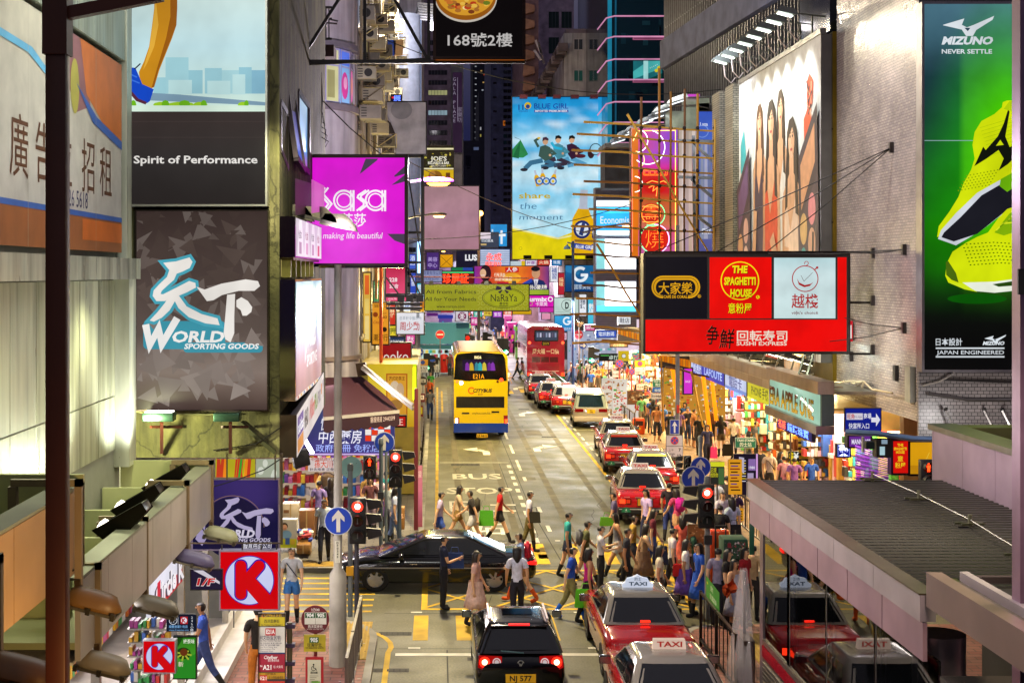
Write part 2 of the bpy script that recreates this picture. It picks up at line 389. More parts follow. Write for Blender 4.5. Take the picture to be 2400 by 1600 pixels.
m,c=marking('m')
c.ln([(-.3,32.3),(5.9,32.3),(5.9,36.5),(-.3,36.5)],.14,YEL,1,True)
for i in range(4):
 x=-.3+i*1.55;c.ln([(x,32.4),(x+1.55,34.35)],.09,YEL,2);c.ln([(x+1.55,32.4),(x,34.35)],.09,YEL,3)
 c.ln([(x,34.45),(x+1.55,36.4)],.09,YEL,2);c.ln([(x+1.55,34.45),(x,36.4)],.09,YEL,3)
struct('box_junction_lines',m)
m,c=marking('m')
c.ln([(-1.0,-8),(-1.0,28.6)]+[(x+.3,y+.1)for x,y in arc(-3.2,28.9,1.95,0,90)],.11,YEL,1)
c.ln([(-.02,40.6),(0,95)],.11,YEL,1);c.ln([(.28,78),(.28,92)],.11,YEL,1)
c.ln([(6.2,38),(6.35,40.5),(6.42,48.5),(6.5,77),(6.9,77.6)],.13,YEL,1)
c.ln([(6.9,37.2),(6.75,41)],.11,YEL,1);c.ln([(6.05,84),(7.1,96)],.11,YEL,1);c.ln([(6.5,84),(7.4,95)],.11,YEL,1)
for k in range(5):c.rc(2.6+k*.9,107,2.95+k*.9,110,YEL,1)
for k in range(4):c.rc(3.4+k*1.0,89+k,3.9+k*1.0,91.5+k,YEL,1)
struct('yellow_kerb_lines',m)
m,c=marking('m')
c.rc(-.85,28.35,6.0,28.55,WHT,1)
c.rc(2.75,38,3.0,38.6,WHT,1)
for k in range(4):
 y=42+k*3.4;c.rc(3.3-k*.03,y,3.42-k*.03,y+1.0,WHT,1)
for k in range(6):c.rc(3.2,55+k*5.2,3.31,58+k*5.2,WHT,1)
for k in range(11):c.rc(2.78,40.2+k*1.55,2.93,41.0+k*1.55,WHT,1)
c.rc(0.1,57.2,2.9,57.32,WHT,1);c.rc(.05,40.2,2.9,40.3,WHT,1)
for k in range(16):c.rc(6.72,46+k*1.9,6.82,47.1+k*1.9,WHT,1)
for y in(52.5,58,63.5,69,75):c.rc(6.85,y,8.9,y+.1,WHT,1)
for k in range(8):c.rc(-.6+k*1.85,28.9,-.35+k*1.85,29.0,WHT,1);c.rc(-.6+k*1.85,31.95,-.35+k*1.85,32.05,WHT,1);c.rc(.6+k*.93,40.5,.75+k*.93,40.6,WHT,1)
def arrow(x,y,s,turn):
 c.ln([(x,y),(x,y+1.1),(x+turn*.35*s,y+1.75)],.3,WHT,1)
 c.po([(x+turn*.35*s,y+1.2),(x+turn*1.0*s,y+1.9),(x+turn*.35*s,y+2.5)],WHT,1)
arrow(2.1,59.7,1,-1);arrow(4.35,60.8,1,1);arrow(4.6,76,1,1);arrow(5.2,93,.8,1)
cc=Cv(m,(0,0,0),(1,0,0),(0,-1,0),(0,0,1),'stain',.004)
for t,y,w in(('BUS',52.7,1.85),('STOP',49.2,2.35),('巴  士',45.6,2.2),('站',41.7,1.1)):cc.tx(t,1.5,-y,1.35 if y>47 else 1.75,WHT,'c',.02,0,w)
cc.tx('TAXI',7.7,-56,1.6,WHT,'c',.02,0,1.5);cc.tx('的士',7.8,-61,1.6,WHT,'c',.02,0,1.5)
struct('road_marking',m)
m,c=marking('m')
for pts in([(-1.2,28.9),(6,28.9)],[(2.4,-8),(2.4,28.8)],[(-1.2,31.9),(6,31.9)],[(.2,20),(.2,28.8)],[(3.5,31.9),(3.05,46),(2.95,70)],[(2.6,41),(2.5,57)],[(2.6,41),(3.2,41)],[(2.0,32),(1.9,37)],[(-.4,37),(6.5,37)],[(-.3,66.5),(6.5,66.5)],[(-.3,80),(6.5,80)],[(4.2,38),(3.95,40.5)]):
 c.ln(pts,.03,'1e1b16',.4)
struct('slab_joints',m)
m,c=marking('m')
pr_=random.Random(2)
for k in range(5):
 x,y=pr_.uniform(-.6,6),pr_.uniform(24,88);w,h_=pr_.uniform(.4,1.5),pr_.uniform(.6,3.5);c.rc(x,y,x+w,y+h_,pr_.choice(('645d48','5c5540','726b52','685f4a')),.15+k*.008)
for k in range(14):
 x,y=pr_.uniform(0,6),pr_.uniform(25,75);c.ln([(x+pr_.uniform(-.15,.15)+j*.05,y+j*pr_.uniform(.5,.9))for j in range(6)],.02,'2a261c',.45)
for x in(.75,2.35,4.0,5.5):c.rc(x-.12,42,x+.12,95,'665f49',.1)
for x0,y0,x1,y1 in((-1.25,29.95,-.55,30.25),(-1.25,27.2,-.55,27.45),(-1.2,26.2,-.5,26.4),(.6,28.0,1.6,28.25),(.55,56.3,1.7,57),(4.6,79.5,5.2,80),(4.9,66,5.6,66.4),(-1.2,25.5,-.5,25.7)):
 c.rc(x0,y0,x1,y1,'2c2824',.6)
 for k in range(6):c.rc(x0+.04+(x1-x0)*k/6,y0+.04,x0+(x1-x0)*(k+.6)/6,y1-.04,'0e0c0b',1.4)
struct('drain_covers',m)
m,c=marking('m')
for k in range(120):
 a=random.random()
 x,y=(random.uniform(-4.3,-1.3),random.uniform(25,31))if a<.4 else((random.uniform(-4,-.5),random.uniform(37,60))if a<.7 else(random.uniform(9,13),random.uniform(38,70)))
 s_=random.uniform(.02,.05);c.ell(x,y,s_,s_*.7,random.choice(('cfcac0','8a857a','3a3630')),36.5,6)
tag(m.bd('litter'),kind='stuff')
# ================================================================ near left: post, metal-clad building, canopy, lamps
t=thing('steel_post','tall brown steel post with a brace, nearest upright beside the footbridge','post',(-2.25,8,0))
m=MB();a=P(105,0,8);b=P(153,0,8);m.bx(a.x,8,0,b.x,8.11,12,'paint','46200c');m.bd('column',t,.012)
m=MB();m.bx(a.x-.012,7.985,P(0,127,8).z,b.x+.012,8.125,12,'paint','4a2410');m.bd('sleeve',t)
m=MB();m.bar(P(150,34,8.05),P(380,-12,8.05),.07,.07,'paint','54280f');m.bd('brace',t)
XW=-4.4
t=thing('metal_clad_building','metal clad shop building with brushed sheet walls above a canopy','building',(-6,14,0))
m=MB();m.bx(-9,5,4.25,XW-.03,19.6,22,'paint','77786a');m.bd('core',t)
m=MB()
y=6.0
while y<19.2:
 for z0,z1 in((5.3,6.02),(6.04,7.6)):m.bx(XW-.03,y,z0,XW,min(y+.93,19.25),z1,'sheet_metal',random.choice(('aeb094','a5a78c','b6b8a0')))
 y+=.945
m.bd('wall_sheet',t)
m=MB();m.bx(XW-.05,5,7.62,XW+.28,19.55,7.9,'sheet_metal','bcbfae');m.bd('ledge',t)
m=MB();m.bx(XW-.06,19.27,5.05,XW+.18,19.72,7.62,'sheet_metal','d8dac4');m.bx(XW-.06,19.42,7.9,XW+.12,19.72,20,'sheet_metal','ccd0bc');m.bd('pilaster',t)
m=MB();m.bx(XW-.04,5,10.62,XW+.1,19.4,11.3,'sheet_metal','a9b09b');m.bd('band',t)
def rent_board(name,label,y0,y1,z0,z1,draw):
 t=thing(name,label,'sign',(XW,(y0+y1)/2,z0));m=MB();m.bx(XW+.005,y0,z0,XW+.06,y1,z1,'metal','8a8474');m.bd('frame',t)
 m=MB();c=Cv(m,(XW+.064,y0,z1),(0,1,0),(0,0,-1),(1,0,0),'paint');draw(c,y1-y0,z1-z0);m.bd('face',t,);return t
def dr(c,w,h):
 X=lambda px:XW*F/(px-CX)-y0_;y0_=6
 c.grad(0,0,w,h,[(0,'b8b29c'),(1,'c4c0b8')],0);c.po([(X(175),0),(w,0),(w,h*.42),(X(230),h*.36),(X(190),h*.25)],'c76a1c',1);c.po([(X(150),0),(X(178),0),(X(200),h*.3),(X(165),h*.36),(X(140),h*.2)],'8a5a5c',.6);c.ell(X(162),h*.24,.2,h*.13,'a8a040',1.5,14)
 c.po([(X(165),h*.22),(X(215),h*.34),(w,h*.41),(w,h*.455),(X(205),h*.375)],'2c5aa8',2)
 c.po([(0,h*.10),(X(60),h*.17),(X(104),h*.24),(X(104),h*.27),(X(50),h*.2),(0,h*.14)],'5ea7c8',2)
 c.rc(0,h*.83,w,h,'9a5a2c',1);c.rc(X(180),h*.85,w,h*.95,'d06a1c',1.5);c.rc(0,h*.815,w,h*.84,'3160b0',2)
 for ch,px in zip('廣告位招租',(30,88,138,194,236)):c.tx(ch,X(px),h*.70,.5,'5a3418','c',.0)
 c.tx('請電 2126 5618',X(193),h*.80,.2,'3c3c66','r',.005)
 for i in range(1,9):c.rc(w*i/9-.006,0,w*i/9+.006,h,'a39c8c',3)
rent_board('rental_board','large orange and white board advertising space for rent with a phone number',6,19.32,7.98,10.55,dr)
def dr2(c,w,h):
 c.grad(0,0,w,h,[(0,'d2d6cf'),(1,'b9beb8')],0);c.po([(w*.3,h*.3),(w,h*.82),(w,h*.9),(w*.3,h*.4)],'3a76b0',1);c.po([(w*.94,0),(w,0),(w,h*.8),(w*.94,h*.74)],'b05a22',1)
rent_board('rental_board','upper pale board with a blue streak above the rental board',6,19.3,11.4,15.5,dr2)
def canopy(label,y0,y1,ztop,zbot,xf,col):
 t=thing('shop_canopy',label,'canopy',(xf,(y0+y1)/2,zbot),'canopies along the metal clad building')
 m=MB();m.bx(XW,y0,zbot+.1,xf-.03,y1,zbot+.16,'panel','8a8c60');m.bd('deck',t)
 m=MB();y=y0
 while y<y1-.1:
  e=min(y+1.05,y1);m.bx(xf-.03,y,zbot,xf+.02,e-.012,ztop,'panel',col);y+=1.05
 m.bd('fascia',t)
 m=MB();m.bx(xf-.2,y0,ztop+.005,xf+.02,y1,ztop+.03,'panel','80826a');m.bd('coping',t)
 y=y0+.9
 while y<y1-.3:m=MB();m.bx(XW,y,zbot+.16,xf-.3,y+.07,ztop-.12,'panel','b0b480');m.bd('stiffener',t);y+=1.75
 m=MB();m.bx(XW,y1-.06,zbot,xf+.02,y1,ztop+.1,'panel','b8bc80');m.bd('end_panel',t)
 m=MB();m.bx(XW-.8,y0,zbot-.04,xf-.05,y1-.05,zbot-.012,'paint','c8c0b0');m.bd('soffit',t)
canopy('lower grey metal fascia canopy with lamp brackets, reaching toward the corner',12.35,19.62,5.0,4.3,-3.15,'a39b8e')
canopy('upper tan metal fascia canopy with a single lamp, nearest the footbridge',5,12.3,5.85,5.15,-3.1,'a58258')
def hung_lamp(Y,xi,xo,zt,lx,lz,L,col,label):
 t=thing('canopy_lamp',label,'lamp',(xi,Y,zt),'floodlamps hung from the canopies')
 m=MB();m.bar((xi,Y,zt),(xo,Y,zt),.06,.06,'paint','7a6a48');m.bx(xi-.02,Y-.04,zt-.35,xi+.05,Y+.04,zt-.03,'paint','6a5c40')
 m.bx(xo-.06,Y-.03,lz+.12,xo,Y+.03,zt+.03,'paint','7a6648');m.bd('bracket',t)
 m=MB();hs=[];n=12
 for i in range(9):
  u=i/8;x=(u-.5)*L;r=.092*(1-abs(2*u-1)**3.5)**.5+.012;hs.append((x,r))
 rot=Matrix.Rotation(R(14),3,'Y');vs=[];ctr=Vector((lx,Y-.06,lz))
 for x,r in hs:
  for k in range(n):
   a=2*math.pi*k/n;vs.append(ctr+rot@Vector((x,math.cos(a)*r*1.15,max(math.sin(a)*r*1.25,-.03))))
 m.add(vs,[(i*n+k,i*n+(k+1)%n,(i+1)*n+(k+1)%n,(i+1)*n+k)for i in range(8)for k in range(n)],'paint',col,True)
 m.bd('housing',t)
 m=MB();m.ob(ctr+rot@Vector((0,0,-.04)),rot@Vector((L*.47,0,0)),(0,.12,0),rot@Vector((0,0,.012)),'metal','77705c')
 for s_ in(-.42,0,.42):m.ob(ctr+rot@Vector((L*s_,-.12,-.035)),rot@Vector((.018,0,0)),(0,.02,0),rot@Vector((0,0,.028)),'metal','504a3c')
 m.bd('rim',t)
 m=MB();m.bar((xo-.03,Y-.045,lz-.05),(xo-.03,Y-.045,lz+.2),.05,.03,'metal','5c4a34');m.tb([(xo-.1,Y-.05,lz+.05),(xo-.2,Y-.06,lz+.17),(xo-.12,Y-.02,lz+.25),(xo-.03,Y,lz+.3)],.01,'paint','141210',5);m.bd('yoke',t)
for a in((19.5,-3.68,-3.1,5.08,-2.99,4.07,.50,'8c8c6a','olive grey floodlamp in front of the purple shop sign, farthest on the canopy'),(17.6,-3.62,-3.1,5.08,-3.03,4.12,.52,'544c68','purple tinted floodlamp hung above the letters of the convenience store'),(15.2,-3.65,-3.12,5.05,-3.02,4.1,.50,'625a48','grey floodlamp left of the small square K sign'),(11.9,-3.6,-3.0,5.93,-2.9,4.92,.50,'6a4a20','brown lit floodlamp with long bracket, just right of the steel post'),(12.9,-3.55,-3.08,5.02,-3.05,4.12,.52,'7c705a','pale floodlamp at the bottom edge beside the steel post'),(8.9,-3.4,-2.75,5.9,-2.63,5.18,.52,'6e4a1c','ochre floodlamp at the bottom corner, nearest of all the lamps')):
 hung_lamp(*a)
for i,(x,y,Y,lab)in enumerate(((345,1135,18.2,'black cowled spotlight lying on the canopy behind the far bracket'),(275,1185,16.5,'black cowled spotlight pointing up the sheet wall'),(235,1230,15.0,'black cowled spotlight half hidden by the steel post'))):
 p=P(x,y,Y);t=thing('spotlight',lab,'lamp',p,'spotlights on the canopy deck');m=MB()
 m.pm([(0,0),(.5,.28),(.55,.2),(.35,-.02),(.1,-.08)],p,(1,0,0),(0,0,1),(0,-.32,0),'metal','1c1a16');m.bd('cowl',t,.01)
 m=MB();m.bar(p+Vector((.2,-.15,-.02)),p+Vector((.2,-.15,-.2)),.05,.05,'paint','14120f');m.bar(p+Vector((.02,-.15,-.21)),p+Vector((.4,-.15,-.21)),.06,.03,'paint','14120f');m.bd('stand',t)
 m=MB();m.ob(p+Vector((.05,-.16,.02)),(.03,0,.05),(0,.12,0),(.02,0,-.01),'lit4','fff6dd');m.bd('lens',t)
lamp('SPOT',(-3.75,18.9,5.2),260,(.96,1,.92),.1,(-4.42,19.1,7),120)
lamp('SPOT',(-3.55,16.6,5.35),140,(.93,1,.88),.1,(-4.4,16.0,7.2),130)
lamp('SPOT',(-3.55,13.2,5.6),80,(.96,1,.85),.1,(-4.4,13.0,7.4),130)
lamp('AREA',(-2.4,15.5,12.5),260,(.98,1,.95),.8,(-4.4,16.5,9),sy=8)  # unseen area light, added to brighten the rental boards
lamp('SPOT',(-3.9,17.6,7.4),170,(1,1,.6),.3,(-3.9,17.2,4.4),130);lamp('SPOT',(-3.9,13.5,7.4),80,(1,1,.6),.3,(-3.9,13.6,4.4),130);lamp('SPOT',(-.4,17,6.6),320,(1,.86,.66),.4,(-3.1,17,4.5),120);lamp('SPOT',(-1.5,7.2,5),40,(1,.5,.15),.1,(-2.2,8.05,7),140);lamp('SPOT',(-1.6,9.6,4.6),160,(1,.66,.3),.2,(-3.1,11,5.4),140)  # unseen spots, added to brighten canopy decks, fascias and the steel post
# ================================================================ gable wall with big boards
YG=22.0;gr=P(655,0,YG).x
t=thing('gable_building','old building with damp mossy concrete end wall carrying billboards','building',(gr-2,YG,4.8))
m=MB();a=P(270,1072,YG);m.bx(-9,YG,a.z,gr,31.0,30,'gable_concrete');m.bd('wall',t)
m=MB();m.bx(-9,YG+.4,0,XW-2.7,31.0,a.z-.005,'paint','8a8a80');m.bx(XW-2.7,30.9,0,XW,31.0,a.z-.005,'paint','8a8a80');m.bx(XW-2.7,YG+.4,3.6,XW,30.9,a.z-.005,'paint','8a8a80');m.bd('ground_floor',t)
m=MB()
for y0,y1 in((590,700),(700,0)):pass
for p0,p1 in(((285,705),(318,770)),((285,960),(320,900)),((560,990),(645,1060)),((318,495),(318,940))):m.bar(P(*p0,YG-.05),P(*p1,YG-.05),.06,.06,'paint','3a3b1c')
m.bd('brace',t)
m=MB();m.tb([P(300,960,YG-.04),P(340,968,YG-.08),P(560,972,YG-.08)],.012,'paint','8a8a60',5);m.tb([P(500,1055,YG-.05),P(600,1040,YG-.1),P(660,1000,YG-.1)],.01,'paint','15140c',5);m.bd('cable',t)
BW='e8e6e2'
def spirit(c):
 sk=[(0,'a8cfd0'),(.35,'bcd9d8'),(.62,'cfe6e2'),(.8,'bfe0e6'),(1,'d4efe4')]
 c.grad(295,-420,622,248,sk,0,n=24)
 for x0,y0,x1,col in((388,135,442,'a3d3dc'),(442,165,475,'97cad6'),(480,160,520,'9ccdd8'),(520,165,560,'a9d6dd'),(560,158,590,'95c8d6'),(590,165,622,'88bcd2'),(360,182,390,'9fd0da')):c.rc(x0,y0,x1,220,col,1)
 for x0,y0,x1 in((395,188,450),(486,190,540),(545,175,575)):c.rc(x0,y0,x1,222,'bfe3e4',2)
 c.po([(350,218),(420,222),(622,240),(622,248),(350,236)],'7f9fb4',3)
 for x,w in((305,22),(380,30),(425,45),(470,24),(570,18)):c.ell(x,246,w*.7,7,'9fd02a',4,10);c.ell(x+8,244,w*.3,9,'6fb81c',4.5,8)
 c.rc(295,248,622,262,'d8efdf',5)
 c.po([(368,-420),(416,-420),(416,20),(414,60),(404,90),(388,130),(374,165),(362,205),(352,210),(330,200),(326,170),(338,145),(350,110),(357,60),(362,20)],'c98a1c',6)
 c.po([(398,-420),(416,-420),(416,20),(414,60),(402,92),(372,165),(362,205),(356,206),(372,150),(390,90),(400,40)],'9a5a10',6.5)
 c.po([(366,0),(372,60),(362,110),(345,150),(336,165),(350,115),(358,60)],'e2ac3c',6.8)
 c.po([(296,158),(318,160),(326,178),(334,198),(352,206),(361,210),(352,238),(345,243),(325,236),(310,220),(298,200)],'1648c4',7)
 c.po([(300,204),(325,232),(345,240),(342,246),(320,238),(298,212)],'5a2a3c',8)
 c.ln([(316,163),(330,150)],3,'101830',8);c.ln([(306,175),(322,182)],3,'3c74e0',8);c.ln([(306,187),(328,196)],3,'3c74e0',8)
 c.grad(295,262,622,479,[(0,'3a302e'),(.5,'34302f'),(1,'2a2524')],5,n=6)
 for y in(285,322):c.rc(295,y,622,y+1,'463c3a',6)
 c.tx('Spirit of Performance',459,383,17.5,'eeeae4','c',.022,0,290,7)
signbox('glowing_billboard','billboard of a runner leg in a blue shoe above black text panel','billboard',295,-420,622,479,YG-.3,spirit,.28,.03,'b5b5aa')  # print glows by its material, standing in for light from above
STROKES=[[(386,617),(413,614),(444,605),(450,614),(444,627),(428,635),(414,640),(400,634)],[(400,630),(415,637),(407,655),(392,668),(378,681),(375,690),(383,691),(413,676),(444,660),(457,664),(458,673),(437,684),(413,694),(386,704),(368,704),(360,693),(362,681),(376,666),(393,650)],[(400,690),(413,686),(409,705),(397,726),(379,743),(361,752),(354,750),(371,732),(388,711)],[(407,696),(416,690),(437,719),(472,737),(509,747),(513,760),(482,756),(444,742),(420,721)],[(464,674),(480,680),(520,666),(576,656),(604,660),(608,670),(596,680),(560,680),(520,690),(500,702),(486,704)],[(534,692),(550,690),(548,740),(548,780),(540,800),(530,794),(526,780),(530,740)],[(556,704),(566,698),(580,706),(590,720),(588,730),(578,738),(570,738),(566,726),(556,718)]]
def tianxia(c):
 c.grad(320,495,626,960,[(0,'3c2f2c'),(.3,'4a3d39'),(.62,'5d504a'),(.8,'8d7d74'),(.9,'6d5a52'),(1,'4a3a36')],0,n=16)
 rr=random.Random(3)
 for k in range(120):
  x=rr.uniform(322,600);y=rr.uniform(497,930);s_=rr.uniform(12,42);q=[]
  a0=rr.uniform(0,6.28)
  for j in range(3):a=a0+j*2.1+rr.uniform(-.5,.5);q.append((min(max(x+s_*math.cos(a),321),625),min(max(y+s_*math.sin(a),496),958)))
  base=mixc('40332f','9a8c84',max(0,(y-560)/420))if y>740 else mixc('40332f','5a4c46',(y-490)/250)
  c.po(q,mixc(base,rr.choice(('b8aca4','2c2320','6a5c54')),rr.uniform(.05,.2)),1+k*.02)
 strokes=STROKES
 for q in strokes[:4]:c.ln(q,17,'4aa8bc',4.5,True);c.po(q,'4aa8bc',4)
 for i,q in enumerate(strokes):c.ln(q,3,'efe9e2',6,True);c.po(q,'f2ede6',6.5)
 g_='62bfd0';c.rrect(336,752,528,818,10,'3e98ac',3);c.rrect(430,802,616,826,9,'3e98ac',3.2)
 c.ln([(342,760),(352,808),(372,770),(380,806),(416,745)],17,'f4f2ee',7)
 c.tx('ORLD',402,801,25,'f4f2ee','l',.035,.2,122,7.5);c.tx('SPORTING GOODS',432,817,12,'f6f6f4','l',.035,.2,174,8.5)
signbox('sports_shop_billboard','dark faceted billboard with white brushed characters and WORLD SPORTING GOODS lettering','billboard',320,495,626,960,YG-.22,tianxia,.2,.02,'3a332e','litn')  # face glows by its own material, standing in for floodlight on it
for i,(x0,x1,on,lab)in enumerate(((333,405,1,'lit green floodlight under the left corner of the sports billboard'),(500,560,0,'green floodlight with rusty mount under the right of the sports billboard'))):
 p0=P(x0,968,YG-.75);p1=P(x1,985,YG-.75);t=thing('floodlight',lab,'lamp',(p0+p1)/2,'floodlights below the sports billboard')
 m=MB();m.bx(p0.x,p0.y,p1.z-.02,p1.x,p0.y+.3,p0.z,'metal','3c5a4c');m.bd('housing',t,.012)
 m=MB();m.bx(p0.x+.03,p0.y+.04,p0.z+.004,p1.x-.03,p0.y+.27,p0.z+.016,'lit12n' if on else 'gloss','fff4e0' if on else '30382c');m.bd('lens',t)
 m=MB();m.bar(P((x0+x1)/2+10,990,YG-.6),P((x0+x1)/2+10,1060,YG-.1),.05,.05,'paint','4a2214');m.bar(P(x0+20,1000,YG-.6),P(x1+20,1000,YG-.1),.04,.04,'paint','4a2214');m.bd('mount',t)
 lamp('SPOT',(p0+p1)/2+Vector((0,.1,.05)),28,(1,.9,.8),.1,P(470,700,YG),120,t)
lamp('SPOT',P(300,1010,YG-1.4),260,(1,1,.55),.1,P(430,1040,YG),150)  # this spot and the next have no fitting; added to lighten the gable
lamp('SPOT',P(640,300,YG-1.2)+Vector((.3,0,0)),240,(1,.95,.6),.1,P(640,700,YG),150)
# ================================================================ convenience store and signs under the left canopies
t=thing('convenience_store','white lit convenience store front under the left canopy with stepped white base','shop front',(XW,20,0))
m=MB();m.bx(XW-.02,8,.13,XW+.12,31,.5,'paint','d8d4cc');m.bx(XW+.12,12,.13,XW+.5,31.0,.3,'paint','cfcac4');m.bd('base',t)
m=MB()
for y in(12.5,15.2,18,21.5,24,26.5,29,30.8):m.bx(XW-.03,y,.5,XW+.08,y+.12,3.4,'alu','a8a294')
m.bx(XW-.03,12,3.4,XW+.08,31,3.5,'alu','a8a294');m.bd('frame',t)
m=MB();m.bx(XW-.02,12,3.52,XW+.04,16.4,4.24,'litn','cfc4b4');m.bx(XW-.02,12,2.6,XW+.03,15.2,3.38,'litn','d8d0c4');m.bd('lit_fascia',t);m=MB();m.bx(XW-2.6,12,.13,XW-2.5,31,3.4,'paint','e8e2da');m.bx(XW-2.5,12,.125,XW,31,.14,'paint','cfc8c0');m.bd('interior_wall',t)
m=MB();rr=random.Random(5)
for k in range(16):
 y=12.3+k*1.15
 for z in(.5,.95,1.4,1.85):
  x=XW-2.4
  for j in range(6):m.bx(x,y+j*.16,z,x+.3,y+j*.16+.13,z+rr.uniform(.15,.34),'paint',rr.choice(('c83030','e8b020','2a66b8','e8e4dc','3a9a4a','d060a0','e07828')))
m.bd('shelf_goods',t)
m=MB()
for y in(14,17,20,23,26,29):m.bx(XW-1.6,y,3.42,XW-.3,y+.5,3.46,'lit4','fff4ee')
m.bd('ceiling_light',t)
for y in(15,20.5,26):lamp('AREA',(XW-.5,y,3.3),130,(1,.93,.95),1.2,(XW+2.5,y,0),parent=t,sy=3)
t=thing('letter_sign','red and white block letters of the convenience store name seen at a slant','sign',(-3.35,17,3.4))
m=MB();m.bx(-3.62,17.5,3.42,-3.56,19.6,3.86,'lit','e9e6f2');m.bd('backing',t)
m=MB();c=side(m,-3.55,1,'lit',.012)
c.rc(17.5,-3.6,19.6,-3.42,'c01824',0)
for L,cl,o in((1,'2a1a3a',.02),(3,'fdf6fb',0)):c.tx('Circle K',18.55+o,-3.5+o,.27,cl,'c',.04,0,2.0,L)
c.rc(17.55,-3.84,17.75,-3.45,'d8223a',5)
m.bd('face',t)
signbox('panel_sign','small dark panel with red and white VF lettering left of the big K sign','sign',448,1335,520,1380,19.2,lambda c:(c.po([(452,1335),(475,1335),(515,1362),(515,1368)],'d8d2dc',1),c.tx('1/F',460,1371,17,'f4ecec','l',.05,.25,42,2),c.tx('1/F',461,1370,16,'c81c22','l',.03,.25,40,3)),.06,.01,bg='241c34')
def purple(c):
 c.img(452,1124,652,1286,8,8,lambda u,v:mixc('16123c','3c2c6c',max(0,1-((u-.6)**2+(v-.1)**2)*3)),0)
 c.rg(545,1235,74,1.5,'8a6a5a',1,40,180,360);c.dc(545,1236,72,'1a1436',.6,40)
 for q in STROKES:q=[(513+(x-355)*.506,1165+(y-605)*.5)for x,y in q];c.po(q,'b4a8cc',2);c.ln(q,1.5,'b4a8cc',2.5,True)
 c.po([(458,1262),(472,1220),(482,1218),(480,1250),(500,1225),(498,1238),(474,1278)],'a89cc4',2)
 c.tx('WORLD',500,1258,17,'d8d0e4','l',.05,.2,96,3);c.tx('SPORTING GOODS',515,1268,8,'c8c0dc','l',.03,.2,118,3);c.tx('體育用品公司',570,1283,12,'e8e4f0','l',.01,.1,66,3)
t=signbox('hanging_sign','purple hanging sports shop sign with pale brushed characters behind the K sign','sign',452,1124,652,1286,20.4,purple,.12,.02,'9a90a8')
m=MB();k=20.38
for p0,p1 in(((660,1062),(660,1275)),((430,1272),(660,1272)),((532,1062),(532,1124)),((645,1062),(645,1124))):m.bar(P(*p0,k),P(*p1,k),.035 if p0[0]>655 else .02,None,'paint','4a3c28')
m.tb([P(500,1140,k),P(560,1122,k),P(620,1100,k),P(668,1068,k)],.008,'paint','0c0a0a',4);m.bd('hanger',t)
t=thing('poster_band','row of bright yellow green and white posters behind the hanging purple sign','poster',P(560,1100,21.6));m=MB();c=front(m,21.6,'lit')
c.rc(505,1075,598,1124,'b8ac20',0);c.rc(600,1075,655,1124,'aab29c',0);rr=random.Random(2)
for k in range(16):x=rr.uniform(506,585);c.po([(x,1075),(x+rr.uniform(3,9),1075),(x+rr.uniform(-4,12),1123),(x+rr.uniform(-10,2),1123)],rr.choice(('e8d020','3c9a30','f08a1c','e8f0c0','c83c20')),1+k*.05)
for k in range(5):c.ell(rr.uniform(608,648),rr.uniform(1085,1115),6,9,'d8dccc',1)
m.bd('face',t)
def bigk(c,x0,y0,x1,y1,L=0):
 w=x1-x0;X=lambda v:x0+w*v;Y=lambda v:y0+(y1-y0)*v
 c.rc(x0,y0,x1,y1,'d8060e',L);c.dc(X(.5),Y(.5),w*.43,'2a1aa8',L+1,40);c.dc(X(.5),Y(.5),w*.415,'cfd4f8',L+2,40)
 for d,cl,e in((.022,'2a1aa8',3),(0,'d8060e',4)):
  c.rrect(X(.26-d),Y(.15-d),X(.45+d),Y(.83+d),w*(.09+d*.9),cl,L+e)
 c.ln([(X(.67),Y(.245)),(X(.40),Y(.56))],w*.235,'2a1aa8',L+3.2);c.dc(X(.67),Y(.245),w*.1175,'2a1aa8',L+3.4,20)
 c.ln([(X(.67),Y(.245)),(X(.40),Y(.56))],w*.19,'d8060e',L+4.2);c.dc(X(.67),Y(.245),w*.095,'d8060e',L+4.4,20)
 c.po([(X(.42),Y(.52)),(X(.63),Y(.47)),(X(.87),Y(.73)),(X(.70),Y(.92))],'2a1aa8',L+3.6)
 c.po([(X(.40),Y(.52)),(X(.61),Y(.465)),(X(1),Y(.90)),(X(1),Y(1)),(X(.745),Y(1)),(X(.42),Y(.62))],'d8060e',L+4.6)
t=signbox('shop_sign','large square red and white K shop sign hanging over the pavement','sign',517,1292,652,1426,20,lambda c:bigk(c,517,1292,652,1426),.14,.02,'c8c4dc','lit',bg='d8060e')
m=MB()
for x in(520,568,612,648):m.bar(P(x,1276,20.06),P(x,1290,20.06),.02,None,'paint','2a2420')
m.bar(P(548,1430,20.1),P(548,1470,20.1),.015,None,'paint','6a645c');m.bd('hanger',t)
signbox('shop_sign','small square red and white K shop sign beside the green tea poster','sign',337,1501,410,1574,16.8,lambda c:bigk(c,337,1501,410,1574),.1,.012,'b8b4bc','lit',bg='d8060e')
def sf(c):
 c.rrect(390,1439,460,1479,5,'10182c',0);c.rg(406,1453,9,1.2,'e8ecf4',1);c.tx('SF',406,1457,8,'f0f2f8','c',.02,0,None,1);c.rc(417,1445,418,1462,'b8bcc8',1)
 c.rc(423,1444,440,1461,'c01820',1);c.dc(431.5,1452.5,7,'e8e8f4',2);c.tx('K',431.5,1457,9,'c01820','c',.05,0,None,3);c.tx('24h小時營業',450,1449,5.5,'e8ecf4','c',0,vert=True);c.tx('順豐速運便利店',396,1470,5,'7fb4e8','l',.01,0,44);c.tx('www.sf-express.com',396,1477,4,'7fb4e8','l',0,0,46)
signbox('panel_sign','small black sign with round logo and tiny K above the green tea poster','sign',390,1439,460,1479,17.5,sf,.06,0)
